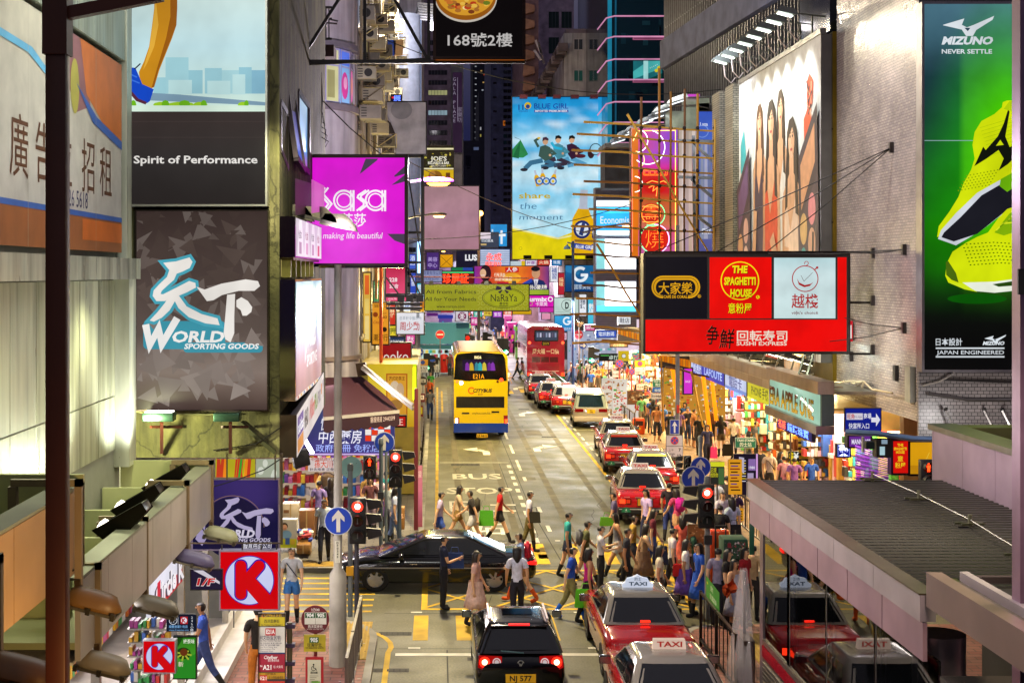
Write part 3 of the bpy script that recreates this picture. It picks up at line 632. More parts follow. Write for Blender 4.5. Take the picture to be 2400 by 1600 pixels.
def tea(c):
 c.grad(408,1492,459,1588,[(0,'2e7a1c'),(.5,'4aa028'),(1,'1c5a14')],0);c.po([(408,1492),(430,1492),(408,1530)],'1a4a12',1);c.tx('綠茶味',443,1506,8,'f0f4e0','c',.02,0,26,2)
 c.ell(430,1530,17,14,'143c10',1);c.dc(431,1527,9,'6a3416',2)
 for k in range(7):c.ln([(431,1530),(431+18*math.cos(k*.9),1534+13*math.sin(k*.9))],4,'a8b838',1.5+k*.02)
 c.tx('新',424,1560,9,'e8d8c0','c',.02,0,None,2);c.po([(408,1560),(459,1530),(459,1588),(408,1588)],'2a8a24',.8)
signbox('tea_poster','green tea dessert poster panel beside the small K sign','poster',408,1492,459,1588,17.2,tea,.06,.01,'20281c','litn')
t=thing('display_shelf','shelf of bright packets at the store doorway behind the small K sign','shelf',P(320,1530,18.5));m=MB();rr=random.Random(11)
for k in range(5):
 z=P(0,1470+k*32,18.5).z
 for j in range(9):a=P(303+j*10.5+rr.uniform(-2,2),0,18.5).x;m.bx(a,18.45+rr.uniform(0,.1),z,a+rr.uniform(.025,.055),18.7,z+rr.uniform(.05,.14),'paint',rr.choice(('d8a820','c8362c','3a6ac0','e4dcd0','b03a98','3aa850')))
 a=P(300,0,18.5).x;m.bx(a,18.45,z-.02,P(398,0,18.5).x,18.75,z-.003,'alu','b8b4ac')
m.bd('goods',t)
# ================================================================ bus stop posts
def bs1(c):
 c.rrect(606,1437,668,1462,6,'5a4a30',0);c.rc(606,1445,668,1466,'c8b418',.6);c.tx('CITYBUS 城巴',640,1443.5,5,'f0c020','c',.02,0,40,1);c.rg(618,1442,4,1.6,'e88a1c',1,14,40,320)
 c.tx('西洋菜南街',637,1458,6.5,'3a3410','c',.01,0,36);c.tx('Sai Yeung Choi Street S',637,1465,4,'3a3410','c',.01,0,50)
 c.rc(606,1468,668,1528,'d8d4cc',.6);c.rc(622,1471,646,1488,'c81c24',1);c.tx('E21A',634,1484,10,'ffffff','c',.03,0,20,2);c.tx('何文田(愛民邨)',634,1497,7.5,'2c2c58','c',.01,0,50);c.tx('Ho Man Tin (Oi Man Est)',634,1502,3.6,'2c2c58','c',0,0,48)
 for k,s_ in enumerate(('經 亞皆老街 香港公開大學','何文田廣場','via Pui Ching Rd,','Open University of HK','Homantin Plaza')):c.tx(s_,610,1508+k*4.6,3,'33335c','l',0,0,50-k*5)
 c.rc(606,1528,668,1531,'24306a',.8);c.rc(606,1532,668,1573,'9a1230',.6);c.tx('Cityflyer',634,1543,8,'ffffff','c',.01,.2,32);c.tx('城巴機場快線',641,1549,4.5,'f0d8dc','c',0,0,26)
 c.tx('A21',626,1568,11,'ffffff','c',.02,0,20);c.tx('N',610,1562,5,'ffffff','l');c.tx('往 大角咀',641,1564,5,'f8e8e8','l',0,0,22)
 c.rc(606,1575,668,1590,'b88a14',.6);c.tx('CITYBUS',634,1580,4,'5a3408','c',.02,0,24);c.rc(609,1581,626,1595,'c81c24',1);c.tx('E21',617,1592,8,'fff0e0','c',.02,0,15,2);c.tx('往 大角咀(維港灣)',630,1589,5,'3a2a10','l',0,0,34);c.rc(606,1595,668,1660,'c03020',.6)
t=signbox('bus_stop_sign','tall bus stop sign with route E21A panel on a grey post','bus stop',606,1437,668,1660,22,bs1,.05,.008,'4a4438','stain')
m=MB();a=P(678,1459,22.05);m.tb([(a.x,22.1,.13),(a.x,22.1,a.z)],.045,'metal','8a8668',10)
for y in(1465,1510,1552,1592):b=P(668,y,22.1);m.bx(b.x,22.03,b.z-.03,b.x+.16,22.15,b.z+.03,'metal','55506a')
m.bd('post',t)
def bs2(c):
 c.dc(739,1450,32,'6a0c1c',0,40);c.rc(714,1434,765,1462,'e8e2d8',1);c.rc(715,1435,738.5,1447,'14582c',2);c.rc(740.5,1435,764,1447,'14582c',2)
 c.tx('904',727,1445,9,'ffffff','c',.03,0,17,3);c.tx('905',752,1445,9,'ffffff','c',.03,0,17,3);c.rc(738.8,1434,739.8,1462,'8a8478',2);c.tx('九巴KMB',739,1431,6,'f0e4e0','c',.02,0,20,1);c.tx('西洋菜南街',739,1470,5.5,'f4e8e4','c',.01,0,34,1);c.tx('SAI YEUNG CHOI STREET SOUTH',739,1474.5,2.8,'f4e8e4','c',0,0,40,1)
 c.rc(712,1487,763,1526,'b8a41c',0);c.rc(725,1492,747,1505,'14602c',1);c.tx('905',736,1503,9.5,'ffffff','c',.03,0,17,2);c.tx('往灣仔北',737,1514,7,'2a2810','c',.01,0,34,1);c.tx('TO: WAN CHAI NORTH',737,1519,3.6,'2a2810','c',.01,0,42,1)
 c.rrect(716,1539,758,1680,4,'b01420',0);c.rc(721,1545,752,1680,'d8d4bc',1);c.dc(735,1556,2,'20241c',2,10);c.ln([(735,1558),(735,1564),(740,1565),(742,1570)],1.5,'20241c',2);c.rg(735,1565,5,1.3,'20241c',2.4,16,20,260);c.tx('請勿讓',736,1577,4,'20241c','c',.01,0,None,2)
 for k in range(5):c.rc(726,1582+k*4,746-(k%3)*4,1583+k*4,'6a6858',2)
 c.rc(730,1595,750,1599,'7ab83c',2)
t=thing('bus_stop_sign','round maroon bus stop sign numbered 904 905 with yellow plate below','bus stop',P(739,1650,23));m=MB();c=front(m,23,'stain');bs2(c);m.bd('face',t)
m=MB();a=P(739,1450,23.03)
m.lt((0,0,0),[(.001,0),(.228,0),(.228,.03),(.001,.03)],'paint','5a0c18',32,False);m.v=[(p[0]+a.x,23.012+p[2],p[1]+a.z)for p in m.v]
b0=P(712,1487,23);b1=P(763,1526,23);m.bx(b0.x,23.012,b1.z,b1.x,23.04,b0.z,'paint','a8981c');b0=P(716,1539,23);m.bx(b0.x,23.012,.5,P(758,0,23).x,23.05,b0.z,'paint','8a1018');m.bd('plate',t)
m=MB();m.tb([(a.x,23.08,.13),(a.x,23.08,a.z)],.03,'paint','7a1018',8);m.bd('post',t)
# ================================================================ lamp pole with blue arrow disc
def arrow_disc(name,label,x,y,r,Y,group,rim=True):
 t=thing(name,label,'road sign',P(x,y,Y),group);m=MB();c=front(m,Y,'paint',.006)
 c.dc(x,y,r,'cfd4dc',0,40);c.dc(x,y,r*.94,'0c3cb4',1,40);k=r/33
 c.po([(x-4.5*k,y+26*k),(x-4.5*k,y-7*k),(x-14.5*k,y+2*k),(x-14.5*k,y-9*k),(x,y-26*k),(x+14.5*k,y-9*k),(x+14.5*k,y+2*k),(x+4.5*k,y-7*k),(x+4.5*k,y+26*k)],'dcd8cc',2)
 m.bd('face',t);m=MB();rr_=r*Y/F;a=P(x,y,Y)
 m.lt((0,0,0),[(rr_*.9,-.01),(rr_,.0),(rr_,.02),(.001,.02)],'alu','8a8c90',40,False);m.v=[(p[0]+a.x,Y+.014+p[2],p[1]+a.z)for p in m.v];m.bd('backing',t);return t
t=thing('steel_post','grey steel post with number plate and thicker base on the near left pavement','post',P(792,1582,27.2));Yp=27.2;px=P(792,0,Yp).x
m=MB();zt=P(0,1330,Yp).z;m.tb([(px,Yp,.13),(px,Yp,zt-.12),(px,Yp,zt),(px,Yp,7.86)],[.175,.165,.085,.07],'stain','b4aca0',14);m.bd('column',t,0)
m=MB();b0=P(786,1265,Yp);b1=P(799,1310,Yp);c=Cv(m,(px-.05,Yp-.086,b0.z),(1,0,0),(0,0,-1),(0,-1,0),'paint');c.rc(0,0,.1,.42,'d8d2c0',0);c.tx('DF0340',.05,.055,.04,'181410','c',.03,vert=True);m.bd('number_plate',t)
arrow_disc('arrow_sign','large blue round ahead arrow sign on the grey steel post near the crossing',793,1220,33,27.05,'blue ahead arrow signs')
# ================================================================ traffic lights and posts by the crossing
def post(name,label,x,ybase,ytop,r,col,cat='post',mat='stain',group=None,cap=None,Y=None,bands=()):
 Y=Y or gY(ybase);p=P(x,ytop,Y);t=thing(name,label,cat,(p.x,Y,.0),group);m=MB();m.tb([(p.x,Y,.1),(p.x,Y,p.z)],r,mat,col,10);m.bd('column',t)
 if cap:m=MB();m.lt((p.x,Y,p.z),[(r*1.25,-.12),(r*1.25,0),(r*.9,.04),(.001,.05)],'paint',cap,10);m.bd('cap',t)
 for yb,cl in bands:q=P(x,yb,Y);m=MB();m.bx(q.x-r-.03,Y-r-.08,q.z-.1,q.x+r+.02,Y-r,q.z+.1,'paint',cl);m.bd('push_button',t)
 return t,p.x,Y
def signal(label,x,ytop,Y,red=True,s=1.0,hoods=1,ped=False,lower='green',facing=1,group='traffic signal heads',amber=True,pole=None):
 """black vehicle signal head with hooded lenses seen from the front, long cowls to one side"""
 k=s;p=P(x,ytop,Y);t=thing('traffic_light',label,'traffic light',p,group);w,hgt=.17*k,(.95 if not ped else .62)*k
 m=MB();m.bx(p.x-w,Y,p.z-hgt,p.x+w,Y+.2*k,p.z,'paint','0e0e10');m.bd('housing',t,.02)
 if not ped:
  for j,(on,col)in enumerate(((red,'ff2a1a'),(False,'200a08'),(not red,'20ffb8'))):
   cz=p.z-(.17+.3*j)*k;m=MB();c=Cv(m,(p.x,Y-.012,cz),(1,0,0),(0,0,-1),(0,-1,0),'lit',.004)
   if on:
    c.dc(0,0,.115*k,col,0,20,'lit4');
    if j==0:c.dc(0,0,.06*k,'fff0e0',1,16,'lit4n')
    else:c.ln([(-.07*k,0),(.06*k,0)],.03*k,'f0fff8',1,mat='lit4n');c.ln([(.0,-.05*k),(.06*k,0),(.0,.05*k)],.028*k,'f0fff8',1.5,mat='lit4n')
   else:c.dc(0,0,.115*k,'241412' if j<2 else '2a3030',0,20,'gloss');c.rc(-.012,-.05,.012,.06,'6a6a6a',1,'paint')
   m.bd('lens',t)
   m=MB();m.lt((0,0,0),[(.135*k,0),(.13*k,.2*k)],'paint','121214',16,True,190,-10);m.v=[(q[0]+p.x,Y-q[2],cz-q[1]*-1)for q in m.v];m.bd('hood',t)
   if hoods:m=MB();m.pm([(0,.13*k),(.3*k,.11*k),(.34*k,-.02),(.05*k,-.1*k)],(p.x+(w if hoods>0 else-w),Y+.1,cz),(1 if hoods>0 else-1,0,0),(0,0,1),(0,.12,0),'paint','151214');m.bd('side_hood',t)
 else:
  for j in range(2):
   cz=p.z-(.16+.3*j)*k;on=(j==0);m=MB();c=Cv(m,(p.x,Y-.012,cz),(k,0,0),(0,0,-k),(0,-1,0),'lit4n' if on else 'gloss',.004)
   c.dc(0,0,.12,'3a0a06' if on else '181c1c',0,20,'litn' if on else 'gloss');cl='ff3a12' if on else '5a6464'
   c.dc(0,-.075,.022,cl,1,10);c.po([(-.045,-.045),(.045,-.045),(.04,.01),(.03,.01),(.032,.1),(.006,.1),(0,.04),(-.006,.1),(-.032,.1),(-.03,.01),(-.04,.01)],cl,1)
   m.bd('lens',t);m=MB();m.lt((0,0,0),[(.135*k,0),(.13*k,.16*k)],'paint','121214',14,True,190,-10);m.v=[(q[0]+p.x,Y-q[2],cz+q[1])for q in m.v];m.bd('hood',t)
 return t
GP='posts on the left pavement corner'
post('signal_post','dark signal post carrying the nearest red traffic light on the left',836,1506,1215,.05,'3c3a44','post',group=GP,Y=29.3)
post('signal_post','slim grey post with yellow push button beside the large blue arrow',821,1440,1090,.055,'7a8488','post',group=GP,cap='5c6460',bands=((1335,'d8a010'),),Y=31.2)
post('signal_post','grey post in front of the red pedestrian signal, arrow disc on top',893,1322,1030,.055,'5c6a70','post',group=GP,Y=37.6,cap='50585c',bands=((1160,'1c1c20'),))
post('signal_post','grey post under the upper red traffic light, behind the dark car',936,1312,1075,.06,'50606c','post',group=GP,Y=37.9,cap='50585c')
post('signal_post','thin grey post right behind the pedestrian signal post',905,1300,1050,.04,'6c7880','post',group=GP,Y=38.4)
signal('red traffic light beside the large blue arrow sign on the left corner',838,1167,29.1,True,1.0,1)
signal('red traffic light left of the bus stop road marking on the far corner',927,1055,37.7,True,1.05,1)
signal('pedestrian signal with red man and round hoods left of the upper red light',866,1068,37.4,True,1.0,0,True)
arrow_disc('arrow_sign','blue round ahead arrow sign in front of the pharmacy sign',901,1036,24,37.9,'blue ahead arrow signs')
t=thing('round_sign','pale turquoise back of a round sign beside the pedestrian signal','road sign',P(823,1095,32));m=MB();c=front(m,32,'paint',.006);c.dc(823,1095,26,'7fb0ac',0,32)
for a,b in((812,1108),(835,1085)):c.dc(a,b,1,'4c6c68',1,8)
m.bd('plate',t)
m=MB();m.tb([P(823,1090,32.06),P(823,1120,32.06)],.03,'metal','6a7a78',8);m.bd('clip',t)
def railing(label,pts,h=1.0,col='8a8680',group='steel pavement railings',step=.16,z=.13):
 t=thing('railing',label,'railing',(pts[0][0],pts[0][1],z),group);m=MB();m2=MB()
 for(x0,y0),(x1,y1)in zip(pts,pts[1:]):
  a,b=Vector((x0,y0,0)),Vector((x1,y1,0));L_=(b-a).length
  for hh in(h,h*.14):m.bar(a+Vector((0,0,z+hh)),b+Vector((0,0,z+hh)),.05,.04,'metal',col)
  n=max(2,int(L_/step))
  for i in range(1,n):q=a.lerp(b,i/n);m2.bar(q+Vector((0,0,z+h*.14+.02)),q+Vector((0,0,z+h-.02)),.018,.018,'metal',col)
  for i in range(int(L_/1.8)+2):q=a.lerp(b,min(1,i*1.8/L_));m.bar(q+Vector((0,0,z)),q+Vector((0,0,z+h+.03)),.055,.055,'metal',col)
 m.bd('rail',t);m2.bd('bars',t);return t
railing('grey railing at the kerb beside the nearest signal post',[(-1.55,24),(-1.55,28.6)])
# ================================================================ signs fixed to the side of the gable building
def boxsign(name,label,y0,y1,z0,z1,x0,x1,draw,endcol,mat='lit',slant=0,end='mirror'):
 t=thing(name,label,'sign',(x0,y0,z0));m=MB()
 m.pm([(y0,z0),(y1,z0+slant),(y1,z1+slant),(y0,z1)],(x0,0,0),(0,1,0),(0,0,1),(x1-x0,0,0),end,endcol);m.bd('casing',t)
 m=MB();w=y1-y0;c=Cv(m,(x1+.005,y0,z1),(0,w,slant),(0,0,-(z1-z0)),(1,0,0),mat);draw(c);m.bd('face',t);return t
zz=lambda y,Y:P(0,y,Y).z
gx=gr+.002
def wf(c):
 c.grad(.02,.02,.98,.98,[(0,'62a8d8'),(.35,'8ac4e4'),(.55,'a49cc8'),(.75,'c48ca0'),(1,'b88a90')],0)
 for x,y,w,h_ in((.30,.16,.035,.5),(.40,.06,.03,.32),(.56,.04,.03,.38)):c.po([(x,y+h_),(x+w*.3,y),(x+w,y+h_*.9)],'eef4fa',1)
 c.po([(.28,.2),(.34,.2),(.36,.62),(.30,.75)],'f4f6fb',1.3);c.tx('WORLD',.36,.60,.2,'f4f4fa','l',.06,0,.36,2);c.po([(.60,.25),(.66,.18),(.74,.46),(.69,.45),(.66,.62)],'e8eef8',1.6);c.tx('SPORTING',.36,.78,.1,'f4f0f6','l',.04,0,.4,2)
 c.rc(.02,.97,.98,1.0,'e8e2d8',1);
 for k in range(9):c.rc(.05+k*.1,.972,.09+k*.1,.995,('c83a2c','e8b020','3a6cc0')[k%3],2)
boxsign('lightbox_sign','blue to pink lightbox of the sports shop with mirrored end, on the gable side',22.0,27.0,zz(940,22.0),zz(655,22.0),gx,-2.22,wf,'8a8078')
def wt(c):
 c.rc(.02,.03,.98,.97,'d8ccd8',0)
 for k in range(4):c.po([(.12+k*.23,.05),(.2+k*.23,.05),(.27+k*.23,.95),(.05+k*.23,.95)],'f8f0f6',1);c.tx('化妝',.08+k*.23,.5,.16,'a04a68' if k%2 else '3a3040','l',.02,0,.1,2);c.rc(.1+k*.23,.6,.18+k*.23,.9,('b89ab0','e4b0cc','c4a0b8','e06878')[k],2)
boxsign('lightbox_sign','small white cosmetics lightbox with spotlit bottles above the slatted vents',22.0,27.0,zz(603,22),zz(507,22),gx,-2.22,wt,'6a625c')
t=thing('slatted_bracket','yellow lit slatted bracket box between the two lightboxes','bracket',(gx,22.2,zz(650,22.2)));m=MB()
for k in range(6):m.bx(gx+.02,22.1+k*.8,zz(650,22.1),-2.3,22.2+k*.8,zz(607,22.1),'metal','8c8a4a')
m.bx(gx+.01,22.1,zz(606,22.1)-.02,-2.26,26.9,zz(606,22.1)+.02,'metal','6a6640');m.bd('slats',t)
m=MB();m.bx(gx+.003,22.15,zz(648,22.1),gx+.014,26.8,zz(608,22.1),'lit','b0a060');m.bd('backing',t)
def wb(c):
 c.rc(0,0,1,1,'dcd4d4',0);c.rc(.02,.1,.2,.6,'5a3c98',1);c.tx('adidas',.03,.5,.3,'ffffff','l',.02,0,.16,2);c.tx('HEAD',.23,.62,.4,'2a2430','l',.05,0,.13,2);c.tx('Wilson',.38,.66,.5,'c82a2c','l',.03,.1,.2,2);c.tx('FILA',.6,.62,.4,'6a8a2c','l',.05,0,.12,2);c.tx('PRO',.74,.62,.34,'7a6a80','l',.03,0,.1,2);c.po([(.86,.2),(.91,.2),(.9,.5),(.87,.5)],'d87838',2);c.tx('YY',.92,.65,.5,'5a3c78','l',.02,0,.06,2);c.rc(.02,.62,.2,.95,'d88a40',1)
boxsign('brand_banner','long white banner of sports brand names rising toward the street corner',22.0,27.2,zz(1072,22),zz(972,22),gx,-2.2,wb,'4a4038','lit',.3,'metal')
t=thing('loudspeaker_box','black box speaker hanging under the brand banner','speaker',P(700,1100,23));m=MB();p0=P(690,1055,23);p1=P(720,1092,23);m.ob((p0+p1)/2,(.12,.05,.03),(-.03,.12,0),(-.02,0,.13),'paint','1c1a18');m.bd('cabinet',t,.015)
m=MB();c=front(m,22.85,'paint');c.dc(705,1074,9,'0c0b0b',0);m.bd('cone',t)
def tilt(label,pts,Y0,Y1,draw,col):
 t=thing('framed_screen',label,'sign',P(*pts[0],Y0),'framed screens high on the gable side');m=MB();a,b,c_,d=P(*pts[0],Y0),P(*pts[1],Y1),P(*pts[2],Y1),P(*pts[3],Y0)
 n_=(b-a).cross(d-a).normalized();n_=n_ if n_.y<0 else-n_
 c=Cv(m,a,(b-a),(d-a),n_,'litn');c.rc(0,0,1,1,'14121a',0);draw(c);m.bd('face',t)
 m=MB();
 for p,q in((a,b),(b,c_),(c_,d),(d,a)):m.bar(p,q,.08,.1,'metal','3a3238')
 m.bd('frame',t)
def rainbow(c):
 for k,cl in enumerate(('2a2a34','c82020','e8681c','e8c828','28a838','2050d0','7a28a8')):c.rc(.1,.05+k*.13,.9,.18+k*.13,cl,1)
tilt('rainbow screen in a tilted frame beside the gable edge',[(655,240),(672,270),(672,395),(655,350)],22.2,23.4,rainbow,0)
tilt('narrow blue screen leaning outward, second of the framed screens',[(668,185),(688,225),(712,400),(694,370)],23.5,24.6,lambda c:(c.grad(.1,0,.9,1,[(0,'2a2030'),(.5,'4a4a9a'),(1,'4a6ae0')],1),),0)
tilt('tall pale blue screen with pink base, third of the framed screens',[(697,215),(722,250),(722,405),(697,380)],25,26.2,lambda c:(c.grad(.1,0,.9,1,[(0,'b8d4ec'),(.7,'4a9ae0'),(1,'c84ac0')],1),),0)
t=thing('pink_hoarding','pink lit hoarding panels below the framed screens','hoarding',P(650,500,22.5));m=MB()
for(x0,ya,x1,yb,yc,yd),cl in(((650,392,690,418,505,485),'b0409a'),((692,418,730,430,505,500),'4a3638'),((730,420,760,436,500,495),'c858b0')):
 a,b=P(x0,ya,22.5),P(x1,yb,25);m.quad(a,b,P(x1,yd,25),P(x0,yc,22.5),'litn' if cl!='4a3638' else 'paint',cl)
m.bd('panel',t)
t=thing('floodlight','white topped floodlight cluster leaning over the cosmetics lightbox','lamp',P(740,505,24));m=MB()
for(x,y),w in(((700,498),.2),((742,503),.3),((790,520),.28)):q=P(x,y,24.0);m.pm([(-w,-.05),(-w*.7,.1),(w*.4,.13),(w,-.02),(w*1.1,-.1)],q,(1,0,-.12),(0,0,1),(0,.35,0),'metal','5c5850')
m.bd('housing',t,.02);m=MB()
for(x,y),w in(((742,503),.3),((790,520),.28)):q=P(x,y+8,24.0);m.ob(q+Vector((.08,.17,-.02)),(w*.5,0,-.03),(0,.12,0),(0,0,.006),'dim','f8f0e4')
m.bd('lens',t);m=MB();m.bar(P(655,490,24),P(820,535,24),.05,.05,'paint','2a2420');m.bd('arm',t)
lamp('SPOT',P(790,535,23.6),60,(1,.9,.95),.1,P(800,700,26),120,t)
def sasa(c):
 c.img(650,370,948,617,12,10,lambda u,v:mixc('e40fd8','f84cf0',max(0,.8-((u-.5)**2*5+(v-.8)**2*3))*.9),0)
 for q in([(857,372),(886,372),(884,376),(849,404),(843,408)],[(948,390),(935,402),(924,412),(925,415),(948,408)],[(948,410),(936,420),(920,432),(918,434),(948,426)],[(908,548),(948,548),(948,572),(925,564)]):c.po(q,'4a3c54',1)
 w='fff4ff'
 for dx in(0,7.5):c.ln([(762+dx,440),(750+dx,455),(770+dx,478),(758+dx,494)],4.5,w,2)
 for cx in(806,880):
  c.rg(cx,470,23,4.5,w,2);c.rg(cx,470,16,3,w,2);c.rc(cx+14,446,cx+18,495,w,2.5);c.rc(cx+20,446,cx+25,495,w,2.5)
 for dx in(0,7):c.ln([(858+dx,446),(840+dx,458),(838+dx,463),(853+dx,475),(852+dx,482),(836+dx,494)],4.5,w,2.7)
 c.tx('莎莎',828,529,24,w,'c',.03,0,60,2);c.tx('making life beautiful',826,559,14,w,'c',.005,.15,138,2)
t=signbox('cosmetics_sign','big magenta cosmetics sign with white looped lettering over the left pavement','sign',650,370,948,617,27.8,sasa,.5,.07,'2a2024','lit')
m=MB();m.bx(P(748,0,27.8).x,27.75,P(0,628,27.8).z,P(945,0,27.8).x,28.2,P(0,620,27.8).z-.02,'mirror','8a867c');m.bd('tray',t)
t=thing('steel_rig','dark square steel frame rig beside the magenta sign with hanging lamps','frame',P(975,620,28.4));m=MB();Yq=28.4
for p0,p1,w in(((952,362,),(952,690),.05),((990,362),(990,690),.06),((952,366),(990,366),.06),((905,692),(990,692),.08),((905,712),(990,712),.05),((905,722),(990,722),.05),((952,380),(990,620),.03),((952,620),(985,690),.03),((905,650),(935,690),.03),((952,545),(990,545),.05),((952,615),(990,615),.05)):m.bar(P(*p0,Yq),P(*p1,Yq),w,None,'paint','2a2224')
m.bd('member',t);m=MB()
for x in(940,960,985):q=P(x,700,Yq-.05);m.bx(q.x-.07,Yq-.2,q.z-.06,q.x+.07,Yq,q.z+.08,'paint','15121a')
m.bd('spot',t)
t=thing('sign_gantry','dark steel truss gantry reaching out from the left over the street','gantry',P(710,145,27));m=MB();Yq=27.2
for p0,p1,w in(((700,145),(1230,145),.07),((705,152),(1010,138),.04),((855,-60),(855,145),.06),((705,140),(800,-10),.06),((920,-10),(1005,145),.06),((700,130),(700,185),.1),((1005,-60),(1005,145),.06),((1228,-60),(1228,145),.06),((706,160),(760,140),.03)):m.bar(P(*p0,Yq),P(*p1,Yq),w,None,'paint','1c1418')
m.bd('member',t)
def pizza(c):
 c.rc(1022,-200,1224,133,'0c0809',0);c.ell(1092,-5,73,58,'c8c0b4',1,48);c.ell(1092,-7,71,55,'9a5a14',2,48);c.ell(1092,-11,66,48,'d89a2c',3,40);rr=random.Random(4)
 for k in range(90):
  a=rr.uniform(0,6.28);r_=rr.uniform(0,.95)**.5;x,y=1092+60*r_*math.cos(a),-11+43*r_*math.sin(a);s_=rr.uniform(3,9)
  c.ell(x,y,s_,s_*.6,rr.choice(('b83c1c','e8b84a','6a7a24','f0d890','a86a2c','c8702c','7a3a1c')),4+k*.02,8)
 c.tx('168號2樓',1125,107,24,'c8c4c2','c',.04,0,152,1)
t=signbox('restaurant_sign','black hanging sign with a pizza and the words 168號2樓','sign',1022,-200,1224,133,27,pizza,.3,.06,'3a2c28','lit')
m=MB();m.quad(P(1020,142,26.95),P(1230,142,26.95),P(1222,134,27.2),P(1030,134,27.2),'lit','a05014');m.bd('underside',t)
# ================================================================ corner building across the side street
XO=-2.62
t=thing('corner_building','pale old building with rounded corner bay, lit windows and air conditioners along its side','building',(-7,60,0))
zf=lambda y:P(0,y,43).z
prof_wall=[(zf(890),zf(640)),(zf(370),zf(252)),(zf(100),zf(-60)),(zf(-100),40)]
def bay(z0,z1,r,mat,col,name):
 m=MB();m.lt((XO-2.0,45.0,0),[(r,z0),(r,z1)],mat,col,28,True,-95,5);m.lt((XO-2.0,45.0,0),[(r,z0),(.01,z0)],mat,col,28,False,-95,5);m.lt((XO-2.0,45.0,0),[(r,z1),(.01,z1)],mat,col,28,False,-95,5);return m.bd(name,t)
for z0,z1 in((4.35,5.0),(5.12,8.0),(10.9,12.75),(14.9,17.4),(19.5,22),(24,26),(28,40)):bay(z0,z1,2.0 if z0>10 else 2.12,'render_wall','ffffff','wall_band')
bay(5.0,5.12,2.2,'stain','8a7a70','ledge');bay(12.75,12.95,2.12,'paint','7a7078','ledge');bay(14.7,14.9,2.1,'paint','6a6470','ledge')
bay(4.2,40,1.8,'gloss','2c2a3a','core')
def win_curved(a0,a1,z0,z1,draw):
 m=MB();ctr=Vector((XO-2.0,45,0));r=1.93;f=lambda a:ctr+Vector((r*math.cos(R(a)),r*math.sin(R(a)),0));a,b=f(a0),f(a1);a.z=b.z=z1
 w=(b-a).length;U=(b-a).normalized();c=Cv(m,a,U,(0,0,-1),Vector((U.y,-U.x,0)),'litn');h_=z1-z0
 draw(c,w,h_);fr='a8a4d4'
 for q in((0,0,.06,h_),(w-.06,0,w,h_),(.06,0,w-.06,.06),(.06,h_-.06,w-.06,h_),(.06,h_*.3,w-.06,h_*.3+.05)):c.rc(*q,fr,8,'paint')
 m.bd('window',t)
pic=lambda k:[lambda c,w,h_:(c.rc(0,0,w,h_,'8cb8f0',0),c.ell(w*.5,h_*.65,w*.35,h_*.25,'d8409c',2,14),c.ell(w*.55,h_*.6,w*.2,h_*.12,'f0a0d0',3,10),c.rc(0,0,w,h_*.28,'5a78e8',1)),lambda c,w,h_:(c.rc(0,0,w,h_,'6a5c50',0),c.ell(w*.5,h_*.62,w*.34,h_*.3,'e868b0',2,16),c.ell(w*.5,h_*.62,w*.12,h_*.18,'e8a82c',3,10),c.rc(0,0,w,h_*.28,'5c5468',1)),lambda c,w,h_:(c.rc(0,0,w,h_,'d8d4a0',0),c.rc(w*.2,h_*.4,w*.7,h_*.9,'a8a070',1))][k]
for i,a in enumerate((-92,-73,-54,-35,-16)):win_curved(a,a+18,12.97,14.68,pic((i+0)%3))
for i,a in enumerate((-92,-73,-54,-35,-16)):win_curved(a,a+18,17.45,19.45,pic((i+2)%3))
m=MB();m.bx(-14,45,4.3,XO-.02,97,40,'render_wall');m.bx(-14,43.05,4.3,XO-2.0,45,40,'render_wall');m.bd('wall',t)
m=MB();m.bx(-14,43.6,0,XW-.6,97,4.29,'paint','6a5a50');m.bd('ground_floor',t)
rr=random.Random(21)
for fl in range(8):
 z0=5.6+fl*3.4
 for k in range(9):
  y=46.5+k*5.6;lit=rr.random()<.45;m=MB();c=side(m,XO+.01,1,'dim' if lit else 'gloss')
  c.rc(y,-(z0+1.7),y+2.2,-z0,rr.choice(('e8d08a','d8c070','c8d0e8'))if lit else '1c1c28',0)
  for q in(y,y+1.05,y+2.1):c.rc(q,-(z0+1.7),q+.1,-z0,'7a746a',2,'paint')
  m.bx(XO+.005,y-.1,z0-.12,XO+.12,y+2.3,z0-.005,'stain','a89a80');m.bd('window',t)
m=MB()
for y in(47,52,57,66,74,83):m.tb([(XO+.08,y,4.4),(XO+.08,y,34)],.05,'paint','8a7c60',6)
m.bd('drain_pipe',t)
def aircon(label,x,y,Y,s=1.0,cage=True):
 p=P(x,y,Y);t=thing('air_conditioner',label,'air conditioner',p,'air conditioners on the left facades');m=MB();m.bx(p.x-.35*s,Y,p.z-.22*s,p.x+.35*s,Y+.8*s,p.z+.22*s,'stain',rr.choice(('b8ae94','9c9484','c4bca0','7c7668')));m.bd('casing',t)
 m=MB();c=Cv(m,(p.x,Y-.004,p.z),(s,0,0),(0,0,-s),(0,-1,0),'paint')
 if rr.random()<.6:c.dc(.08,0,.15,'24221e',0,14)
 for k in range(4):c.rc(-.3,-.15+k*.09,-.12,-.11+k*.09,'3c382e',1)
 m.bd('grille',t)
 if cage:
  m=MB();d=.42*s
  for q in(((-d,-.3),(d,-.3)),((-d,.28),(d,.28)),((-d,-.3),(-d,.28)),((d,-.3),(d,.28)),((-d,-.3),(d,.28))):m.bar(p+Vector((q[0][0],-.08,q[0][1]*s)),p+Vector((q[1][0],-.08,q[1][1]*s)),.03,None,'paint',rr.choice(('c8b878','6a5c40','a89868')))
  m.bd('cage',t)
